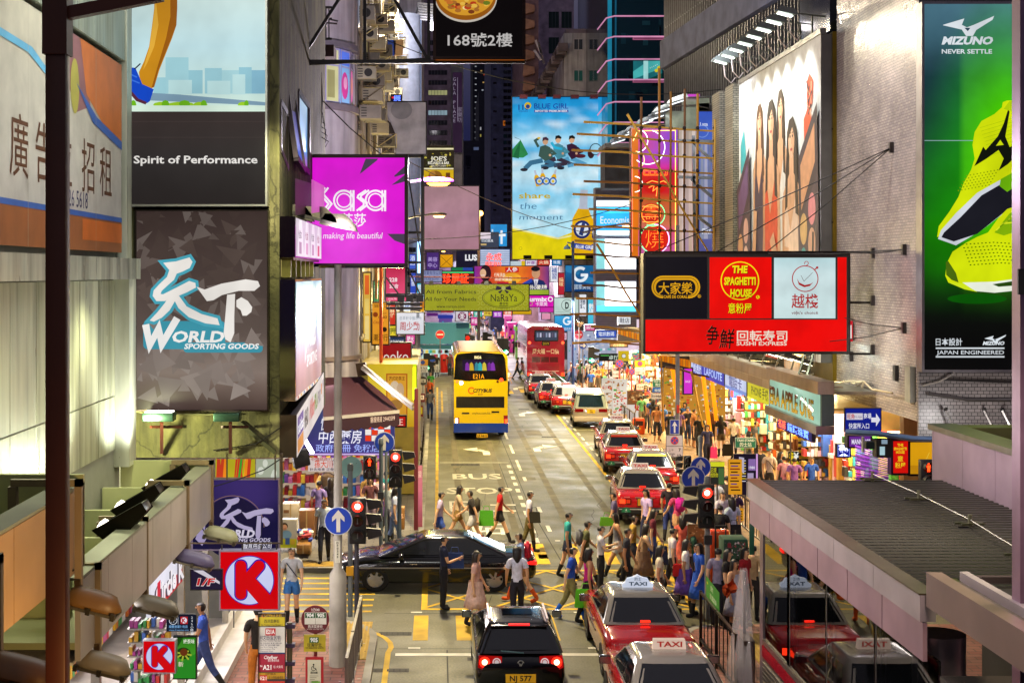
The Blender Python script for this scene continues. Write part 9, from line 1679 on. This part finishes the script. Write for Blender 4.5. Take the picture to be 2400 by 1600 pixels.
pp('person in dark top and white shorts striding left over the far crossing',1108,39.6,'stride',-90,'tee','2a2420','shorts','c8c8c8',group=CR,extra=(('backpack','3a3428'),))
pp('boy in bright red shirt and black shorts on the far crossing',1170,40.2,'walk',90,'tee','c01418','shorts','1a1818',group=CR);bag('green shopping bag beside the boy in red',at(1140,40),40,.75,'4aa01c',.2,.2)
pp('man in white shirt and khaki trousers right of the boy in red',1240,39.0,'stroll',90,'tee','d4d4e4','trousers','6a6034',group=CR);bag('dark olive shoulder bag of the man in khaki trousers',at(1252,38.8),38.8,.98,'2c2a1c',.16,.13)
pp('man in grey violet shirt and dark trousers with a wristwatch on the far crossing',1440,38.8,'stroll',-100,'tee','5c5478','trousers','1a161c',group=CR);bag('lime and black bag of the man in grey violet',at(1422,38.6),38.6,.9,'5a9a14',.18,.1)
pp('woman in lavender T-shirt and navy cropped trousers on the right of the far crossing',1516,39.3,'stroll',-60,'tee','c0a8e0','trousers','1c2040','long',group=CR)
pp('woman in tan shorts with a big magenta backpack leaving the crossing',1588,39.6,'walk',200,'tee','c84870','shorts','c8986c','long',group=CR,extra=(('backpack','d0189c'),))
pp('man in black shirt and blue jeans beside the magenta backpack',1568,40.6,'stroll',160,'tee','241c28','trousers','2c3c7c',group=CR)
pp('man in navy shirt with a blue bag in front of the dark saloon',1040,32.3,'phone',100,'tee','1c2440','trousers','14141c',group=CR);bag('large blue shoulder bag of the man in navy',at(1066,32.5),32.4,1.1,'243c78',.2,.16)
pp('woman in pale pink dress walking on the near crossing',1115,30.6,'stroll',80,'tee','d8a898','dress','e0b8a8','long',group=CR,shoes='1c1414')
pp('woman in white top and dark trousers on the near crossing behind the estate car',1212,31.0,'stroll',180,'tee','dcdcf0','trousers','1a1624','long',group=CR,shoes='e05a1c')
pp('man in pale blue shirt with a red backpack behind the woman in white',1222,33.0,'walk',-90,'tee','9ab4e0','shorts','9a7048',group=CR,extra=(('backpack','c01438'),),shoes='e05a18')
pp('man in blue T-shirt and khaki trousers with bright blue shoes',1338,31.3,'walk',80,'tee','1c50c0','trousers','8a8450',group=CR,shoes='1c68d8')
pp('woman in hot pink top walking with a lime bag',1378,30.9,'stroll',100,'vest','d81890','trousers','2a1824','long',group=CR);bag('lime green shopping bag of the woman in hot pink',at(1374,30.7),30.7,.62,'58c01c',.24,.18)
pp('man in white T-shirt and black trousers, centre right of the box junction',1408,33.6,'folded',90,'tee','d8d4d8','trousers','18161a',group=CR)
pp('man in black shirt with a printed chest near the cloud sign taxi',1468,33.4,'stroll',80,'tee','2a2a34','trousers','1c1a20',group=CR)
pp('woman in tan dress beside the printed black shirt',1508,34.2,'stride',90,'vest','9a7858','dress','8a6a50','long',group=CR)
pp('man in white shirt carrying a navy bag toward the right corner',1575,33.4,'stroll',95,'tee','e0d8dc','trousers','2a2428',group=CR);bag('navy shoulder bag before the man in white shirt',at(1546,33.3),33.2,1.05,'182040',.17,.2);bag('red handbag between the white shirts',at(1590,32),31.9,.98,'c01c20',.13,.12)
pp('woman in white T-shirt with yellow print and violet skirt',1606,31.9,'stroll',80,'tee','e8e4e0','skirt','6a4ab0','long',group=CR)
pp('girl in bright blue dress beside the right signal post',1640,31.5,'stroll',-70,'tee','2458c8','dress','2458c8','long',group=CR)
WR='people waiting on the right corner'
pp('man in grey lilac shirt seen from behind at the right corner',1683,30.2,'stand',150,'tee','8a84a0','trousers','242430',group=WR);pp('woman in black looking left on the right corner',1706,30.0,'stand',60,'tee','1c1618','trousers','141214','long',group=WR);pp('girl in white vest between the woman in black and woman in red',1722,29.4,'stand',40,'vest','d0d0dc','skirt','8a8a9c','long',group=WR,h=.95);pp('woman in red top at the shelter corner',1746,30.2,'stand',50,'tee','a81420','trousers','2a1c1c','long',group=WR)
pp('man with a black backpack waiting beside the right red light',1688,36.6,'stand',165,'tee','16161a','trousers','1c1c24',group=WR,extra=(('backpack','121214'),));pp('woman with black shoulder bag next to the backpack man',1716,36.9,'stand',200,'tee','b8c8d8','trousers','22222c','long',group=WR);bag('large black shoulder bag at the right corner',at(1718,36.7),36.6,.95,'121216',.19,.2);pp('man in glasses and white shirt facing the camera at the right corner',1694,38.0,'stand',10,'tee','d0c8d0','trousers','2c2c34',group=WR);pp('tall person in white behind the right red light',1678,40.5,'stand',150,'tee','d8dcec','trousers','3a3a44',group=WR);pp('man in violet shirt behind the shoulder bag woman',1722,38.5,'stand',190,'tee','3a2450','trousers','1c1a24',group=WR);pp('slim person in grey by the yellow and black poster',1704,41.0,'stand',170,'tee','4a4448','trousers','2a2628',group=WR);pp('woman with long black hair behind the poster board',1678,44.5,'stand',20,'tee','8a7a80','trousers','2c2830','long',group=WR)
for px,Y,lab,po,rz,tp,tc,bt,bc,hr,ex in((1482,35.4,'man in mustard shirt crossing behind the printed black shirt','walk',90,'tee','a8842c','trousers','2c2c38','short',()),(1530,36.0,'woman in maroon blouse and jeans crossing toward the suitcases','stroll',80,'tee','6a1c2c','trousers','344a80','long',()),(1448,35.8,'woman in grey vest and white shorts at the middle of the box junction','stride',-90,'vest','7a7a84','shorts','d8d4cc','long',()),(1372,34.6,'man in olive shirt with a grey backpack in the box junction','walk',90,'tee','5a5c34','shorts','3a3a44','short',(('backpack','6a6a70'),)),(1330,35.6,'boy in turquoise shirt in the box junction','stroll',90,'tee','2a9a98','shorts','24304c','short',()),(1545,31.2,'woman in cream blouse with cross strap near the cloud sign taxi','stroll',85,'tee','d8ccb0','trousers','4a3a34','long',(('strap','3a2418'),)),(1622,33.6,'man in dark green polo at the right signal post','stand',100,'tee','1c4a34','trousers','2a2a2c','short',()),(1660,33.8,'woman in striped grey top by the orange suitcase','stand',40,'tee','8c8c98','skirt','2c2c44','long',()),(1765,31.2,'man in sand shirt at the far shelter corner','stand',150,'tee','b89c70','trousers','34302c','short',()),(1600,35.0,'girl in coral dress beside the magenta backpack woman','stroll',160,'tee','d8604c','dress','d8604c','long',())):
 pp(lab,px,Y,po,rz,tp,tc,bt,bc,hr,'1c1a18',ex,group=CR)
RP='shoppers on the right pavement'
for px,Y,lab,po,rz,tp,tc,bt,bc,hr,ex in((1902,45.2,'man in royal blue polo shirt facing the camera','stand',0,'tee','1c48b0','trousers','2c2c34','short',()),(1803,47.0,'man in cream polo with glasses and a strap bag','stand',5,'tee','e0c8b8','trousers','3a3430','short',(('strap','141414'),)),(1829,46.4,'woman in black turned sideways next to the cream polo','stand',70,'long','141214','trousers','1c1a1c','long',()),(1838,45.4,'woman carrying a pale pink backpack','stand',185,'tee','c8788c','trousers','4a4450','short',(('backpack','d89aa8'),)),(1862,45.0,'man in violet shirt in front of the money change board','stand',170,'tee','7a4a98','trousers','2c2a34','short',()),(1781,47.8,'man in black T-shirt left of the cream polo','stand',15,'tee','1c1618','trousers','24242c','short',()),(1720,57.6,'man in white shirt and dark trousers walking away with a bag','stroll',175,'tee','f0e8e0','trousers','1c2034','short',()),(1690,58.2,'person in black top with a printed back near the shutter','stand',180,'tee','18161a','shorts','5a4a34','long',()),(1639,58.8,'man in black T-shirt with white print walking toward us','stroll',-5,'tee','141416','trousers','241e20','short',()),(1657,54.8,'woman in navy dress with a pink bag strolling toward us','stroll',5,'tee','242448','trousers','1c1c2c','long',()),(1524,66.5,'man in blue shirt leaning by the orange bin','stand',120,'tee','1c58b8','trousers','2c3450','short',()),(1518,68.5,'man in white T-shirt behind the blue shirted man','stand',160,'tee','e8d8c8','trousers','4a443c','short',()),(1570,60.5,'man in navy shirt with backpack at the steel post foot','stroll',180,'tee','1c2850','trousers','2a2a30','short',(('backpack','141414'),)),(1612,62.5,'person in orange lit shirt and shorts by the shop window','stroll',180,'tee','e8985a','shorts','d08848','short',()),(1628,65.0,'man in peach shirt walking away side by side','stroll',180,'tee','e0905c','trousers','1c1a1a','short',()),(1643,65.4,'man in white shirt walking away side by side','stroll',180,'tee','f0d8b8','trousers','1c1c20','short',()),(1508,70.5,'man with black shoulder bag by the food banner','stand',190,'tee','2a2420','trousers','1c1a1c','short',(('backpack','161412'),)),(1556,63.5,'person in light blue shirt turning to the shops','stroll',120,'tee','5a88d0','trousers','3a3c4c','short',()),(1548,66.8,'man in pale shirt behind the bamboo pole foot','stand',200,'tee','d8c8b0','trousers','3a342c','short',()),(1620,70.5,'woman near the red patterned shop window','stand',30,'tee','2a2018','trousers','3a2c20','long',()),(1670,62.0,'person in brown jacket between the orange pillars','stroll',0,'long','6a3a1c','trousers','2c2420','short',()),(1755,52.5,'woman in olive blouse browsing the phone racks','stand',100,'tee','6a6a3c','trousers','34343c','long',()),(1772,56.0,'man in grey polo at the yellow phone shop','stand',80,'tee','7c7c84','trousers','2c2c34','short',())):
 pp(lab,px,Y,po,rz,tp,tc,bt,bc,hr,'1c1a18',ex,group=RP)
bag('black carrier bag of the man in white shirt walking away',at(1704,57),57,.55,'181414',.18,.22);bag('pink bag of the woman in navy',at(1673,54.6),54.6,.75,'d82c70',.12,.2)
LP='people on the left pavement'
for px,Y,lab,po,rz,tp,tc,bt,bc,hr,ex in((760,36.9,'man in white shirt and navy trousers at the left kerb','stroll',0,'tee','c8d4e0','trousers','1c2034','short',(('backpack','1a1818'),)),(748,40.0,'balding man in lilac shirt with a cross strap outside the pharmacy','stand',160,'tee','8a78c0','trousers','2c2834','short',(('strap','1a1420'),)),(776,40.5,'dark haired person behind the steel post outside the pharmacy','stand',170,'tee','241c24','trousers','2a2428','long',()),(912,39.8,'person in cap and pale shirt looking down at the phone on the left corner','phone',-40,'tee','a8b0b0','trousers','5a5a68','short',()),(868,40.6,'woman with long black hair outside the pharmacy','stand',10,'tee','5a3038','trousers','8a7888','long',()),(905,42.0,'person in teal shirt by the red light post','stand',180,'tee','1c8c90','trousers','6a4a8c','short',()),(862,41.6,'man in patterned brown shirt hidden behind the signals','stand',30,'tee','8a6a34','trousers','9a94a8','short',()),(885,41.2,'person in white and pink top between the signal posts','stand',190,'tee','d0b8c8','trousers','6a5c70','short',()),(925,38.9,'person in pale blue jeans stepping off the left corner','stroll',100,'tee','b8c0d8','trousers','7a90b8','long',()),(1008,73.5,'man in patterned shirt and jeans walking away along the left kerb','stroll',180,'tee','6a6870','trousers','24386c','short',(('strap','141418'),)),(1009,84,'woman in green shirt at the far left kerb','stand',0,'tee','3c9a30','trousers','1c1c20','long',()),(1006,79,'man in orange shirt at the far left kerb','stand',180,'tee','d86020','trousers','3a3a40','short',()),(972,58,'person in black sitting by the kerb railing','stand',90,'tee','18161c','trousers','24222c','short',()),(684,30.4,'man in white and yellow T-shirt and blue shorts walking on the brick pavement','stroll',0,'tee','c8ccd0','shorts','3a78c0','short',(('strap','24344c'),)),(478,25.5,'person in blue entering the convenience store','walk',-80,'tee','3858b8','trousers','3a4a80','short',()),(604,25.0,'person in black and orange behind the bus stop sign','stroll',180,'tee','1c1410','trousers','b86818','short',()),(330,20.5,'dark haired person below the small square K sign','stand',100,'tee','4a4448','trousers','24242c','short',())):
 pp(lab,px,Y,po,rz,tp,tc,bt,bc,hr,'1c1a18',ex,group=LP)
t=thing('tailor_dummy','headless tailor dummy in brown waistcoat and cream shirt outside the pharmacy','mannequin',P(768,1150,42));q=P(768,1140,42);m=MB();m.lt((q.x,42,q.z),[(.12,-.4),(.17,-.3),(.15,-.05),(.21,.2),(.2,.34),(.08,.42),(.001,.43)],'fabric','5a4634',16);m.bd('torso',t);m=MB()
for s_ in(-1,1):m.tb([(q.x+s_*.18,42,q.z+.32),(q.x+s_*.3,42,q.z+.1),(q.x+s_*.28,41.95,q.z-.1)],[.08,.07,.05],'fabric','d8b868',8)
m.bd('sleeve',t);m=MB();m.tb([(q.x,42,.13),(q.x,42,q.z-.4)],.03,'metal','6a6058',6);m.bd('stand',t)
JN='people at the far junction'
for px,Y,lab,rz,tc,bc,po in((1212,102,'person in black walking at the far junction',90,'1c1418','181418','walk'),(1228,103,'person in pale pink shirt crossing at the far junction',-90,'d8b0b8','c08c68','walk'),(1190,88.5,'man in white T-shirt standing behind the yellow bus',60,'e4e0e0','2c2824','phone'),(1012,103,'person in blue at the corner stall',180,'2448b0','24242c','stand'),(1024,104.5,'man in black top with white stripe at the corner stall',0,'18141c','c8c8d0','stand'),(1054,106,'woman standing right of the red bin',0,'5a3c3c','2a3450','stand'),(1332,101,'person in blue grey walking behind the bus',90,'4a6898','34404c','walk'),(1340,97,'person in tan at the right crossing',-90,'c09068','3a4a80','walk')):
 pp(lab,px,Y,po,rz,'tee',tc,'trousers',bc,'short',group=JN)
cr=random.Random(5);CW=('e8dcd0','d84038','2c2a34','3a68b8','e0b040','c8c8d8','58985c','d8a0b8','6a4a88','141418','f0f0f0','b87848')
for k in range(46):
 Y=cr.uniform(84,97);x=cr.uniform(9.3,12.6);person('small figure in the waiting crowd at the right corner of the junction',x,Y,cr.choice(('stand','stand','phone','folded','stroll')),cr.uniform(0,360),'tee',cr.choice(CW),'trousers',cr.choice(('2a2a34','3a4870','6a5c48','1c1a1c')),cr.choice(('short','long')),group='crowd waiting at the right junction corner',far=True)
for k in range(66):
 Y=cr.uniform(118,250);c0=4.5+(Y-110)*.028;x=c0+cr.uniform(-3.2,3.6);person('tiny figure strolling down the crowded far shopping street',x,Y,cr.choice(('stroll','walk','stride','stand')),cr.choice((0,180,0,180,90)),'tee',cr.choice(CW),cr.choice(('trousers','shorts')),cr.choice(('2a2a34','3a4870','8a7c60','d8d0c8')),cr.choice(('short','long')),group='crowd on the far shopping street',far=True)
for k in range(30):
 Y=cr.uniform(60,82);x=cr.uniform(9.8,13);person('small figure among the shoppers by the menu boards and orange pillars',x,Y,cr.choice(('stand','stroll','phone')),cr.uniform(0,360),'tee',cr.choice(CW),'trousers',cr.choice(('2a2a34','3a4870','6a5c48')),cr.choice(('short','long')),group='shoppers beyond the menu boards',far=True)
 # ================================================================ street furniture on the right
SR='signs along the right kerb'
arrow_disc('arrow_sign','front blue round ahead arrow of the overlapping pair on the right corner',1625,1120,28,34.6,'blue ahead arrow signs');arrow_disc('arrow_sign','rear blue round ahead arrow of the overlapping pair on the right corner',1642,1094,24,37.0,'blue ahead arrow signs')
post('signal_post','grey post of the right corner red traffic light',1658,1420,1120,.06,'8a8a88','post',group='posts on the right pavement corner',Y=31.0,cap='6a6c6a',bands=((1262,'16161a'),))
post('sign_post','slim grey post of the overlapping blue arrow discs',1641,1330,1024,.05,'7a7c80','post',group='posts on the right pavement corner',Y=37.2,cap='5c6468')
signal('red traffic light at the right corner with long black cowls to its left',1657,1136,30.7,True,1.0,-1)
signal('small dark signal head behind the overlapping blue arrow discs',1612,1068,38.4,False,.6,-1)
roadsign('blue square ahead arrow sign on the pole above the taxis',1570,983,1592,1017,52,'up',SR)
roadsign('large grey no stopping sign with hours 7 to 12 by the taxis',1561,1019,1601,1075,51.8,'nostop',SR,pole='a01418')
t=thing('lamp_post','tall grey lamp post rising past the red restaurant sign on the right pavement','lamp post',(P(1588,0,53).x,53,0));m=MB();xx=P(1588,0,53).x;m.tb([(xx,53,.1),(xx,53,1.4),(xx,53,1.5),(xx,53,9.5)],[.13,.13,.085,.07],'stain','7a7880',12);m.bd('column',t);m=MB();m.bar((xx-.05,52.9,2.6),(xx+.05,52.9,2.6),.02,.3,'paint','c83020');m.bd('label',t)
def tstand(c,x0,y0,x1,y1):c.rrect(x0,y0,x1,y1,2,'d0d8d4',0);c.rrect(x0+.8,y0+.8,x1-.8,y1-.8,1.5,'0c6a58',1);c.tx('TAXI STAND',(x0+x1)/2,y0+(y1-y0)*.38,(y1-y0)*.22,'e8f0ec','c',.02,0,(x1-x0)*.84,2);c.tx('的士站',(x0+x1)/2,y0+(y1-y0)*.85,(y1-y0)*.32,'e8f0ec','c',.01,0,(x1-x0)*.56,2)
roadsign('green taxi stand sign on its own post over the right pavement',1723,1025,1772,1049,46,lambda c:tstand(c,1723,1025,1772,1049),SR)
roadsign('green taxi stand sign with blue plate below, further up the right kerb',1529,889,1562,920,67,lambda c:(tstand(c,1529,889,1562,907),c.rc(1529,908,1562,919,'1c60c0',1),c.tx('輪候處',1545,917,5,'e0ecf8','c',0,0,22,2)),SR)
for x0,y0,x1,y1,Y,kd,lab in((1416,834,1437,866,84,'nostop','small no stopping plate left of the round blue disc over the crowd'),(1487,844,1513,878,76,'nostopY','orange topped no stopping plate 7 to 12 over the crowd'),(1525,921,1552,935,66.5,'grey','grey notice plate below the further taxi stand sign'),(1435,868,1455,884,79.5,'grey','white notice plate under the round no stopping disc'),(1491,898,1521,914,75,'red','white plate with red border beside the orange topped plate')):
 roadsign(lab,x0,y0,x1,y1,Y,kd if kd.startswith('nostop')else(lambda c,x0=x0,y0=y0,x1=x1,y1=y1,kd=kd:(c.rc(x0,y0,x1,y1,'c02430' if kd=='red' else '8a8a8c',0),c.rc(x0+1,y0+1.5,x1-1,y1-1,'d8d0d4',1),c.tx('的士停車處',(x0+x1)/2,y0+(y1-y0)*.7,5,'3a3440','c',.01,0,(x1-x0)*.8,2))),SR,pole='8a1c20')
for x,y,r,Y,lab in((1452,852,9,79,'round blue and red no stopping disc over the right crowd'),(1481,871,7,75.5,'smaller round no stopping disc beside the orange topped plate')):
 roadsign(lab,x-r,y-r,x+r,y+r,Y,lambda c,x=x,y=y,r=r:(c.dc(x,y,r,'c03028',0,24),c.dc(x,y,r*.82,'2848b8',1,24),c.ln([(x-r*.6,y-r*.6),(x+r*.6,y+r*.6)],r*.2,'c03028',2),c.ln([(x+r*.6,y-r*.6),(x-r*.6,y+r*.6)],r*.2,'c03028',3)),SR,pole='8a1c20')
t=thing('traffic_mirror','round convex traffic mirror beside the blue lamp post','mirror',P(1358,755,95));m=MB();q=P(1358,755,95);m.lt((0,0,0),[(.001,-.06),(.22,-.04),(.3,0),(.001,.03)],'mirror','d8dce0',20);m.v=[(p[0]+q.x,95+p[2],p[1]+q.z)for p in m.v];m.bd('glass',t);m=MB();m.tb([(q.x,95.08,.1),(q.x,95.08,q.z)],.04,'metal','8a8c90',6);m.bd('post',t)
hs('direction_sign','brown street name plate behind the bamboo poles','sign',1430,805,1470,812,88,'7a6048',lambda c:c.tx('西洋菜街',1450,811,4.5,'e0d0b0','c',.01,0,26),'stain')
railing('dark pedestrian barrier with panels at the right kerb near the shelter',[(5.35,25.2),(5.35,28.6)],1.1,'4a423c','right kerb railings',.35);railing('dark railing at the right kerb beside the last queued taxi',[(9.0,38.5),(9.0,46)],1.0,'5a544c','right kerb railings',.3);railing('far railing along the right junction corner',[(7.75,84),(7.7,96)],1.0,'6a6a68','right kerb railings',.4);railing('railing on the far right kerb by the menu boards',[(9.25,66),(9.25,78)],1.0,'6a6058','right kerb railings',.4)
t=thing('green_notice','lime green notice board tied to the barrier by the shelter','notice',(6.0,28.2,.9));m=MB();c=Cv(m,P(1655,1348,28.3),P(1686,1388,26.9)-P(1655,1348,28.3),Vector((0,0,-.42)),(-1,-.3,0),'paint');c.rc(0,0,1,1,'2c8a18',0);c.dc(.12,.25,.06,'c8c818',1,10);c.tx('請勿',.35,.4,.2,'d8e8c0','l',.01,0,.2);c.tx('街道潔淨',.3,.8,.2,'d8e8c0','l',.01,0,.5);m.bd('board',t)
t=thing('covered_cart','hawker cart wrapped in clear crumpled plastic beside the shelter column','cart',(5.6,25.4,.13));rr=random.Random(6);m=MB();n=18;vs=[]
for j in range(8):
 v=j/7;zc=2.35*(1-v)+.2*v
 for i in range(n):a=2*math.pi*i/n;r_=.12+.42*v**.8+.05*math.sin(i*2.1+j*.6)*(v+.2);vs.append((5.55-.1*v+r_*math.cos(a)*.45,25.5-.25*v+r_*math.sin(a)*1.3,zc+rr.uniform(-.02,.02)))
m.add(vs,[(j*n+i,j*n+(i+1)%n,(j+1)*n+(i+1)%n,(j+1)*n+i)for j in range(7)for i in range(n)],'polythene','c8b8b8',True);m.bd('cover',t);m=MB();m.bx(5.42,24.9,.2,5.62,25.75,1.2,'stain','4a3228');m.bar((5.55,25.45,.2),(5.56,25.5,2.3),.05,None,'metal','6a6460');m.bd('cart_body',t)
t=thing('crumpled_tarp','crumpled orange tarpaulin on top of the barrier','tarpaulin',(6.35,28.2,1.1));m=MB();vs=[]
for j in range(7):
 for i in range(7):q=P(1690+i*5+j*2,1372-i*2.5+j*4.5,27.2);vs.append(q+Vector((0,rr.uniform(-.1,.1),rr.uniform(-.04,.04))))
m.add(vs,[(j*7+i,j*7+i+1,(j+1)*7+i+1,(j+1)*7+i)for j in range(6)for i in range(6)],'fabric','e0541c',True);m.bd('sheet',t)
for lab,a,b,sag in(('long black cable sagging across the street in front of the beer billboard',P(830,60,60),P(1690,210,60),1.2),('thin black cable crossing above the yellow bus to the scaffold',P(945,560,66),P(1505,470,66),.5),('thin black cable from the corner building to the glowing shop block',P(870,330,52),P(1480,560,90),.8)):
 t=thing('overhead_cable',lab,'cable');m=MB();m.tb([a.lerp(b,k/10)-Vector((0,0,sag*4*(k/10)*(1-k/10)))for k in range(11)],.018,'paint','0a080a',4);m.bd('cable',t)
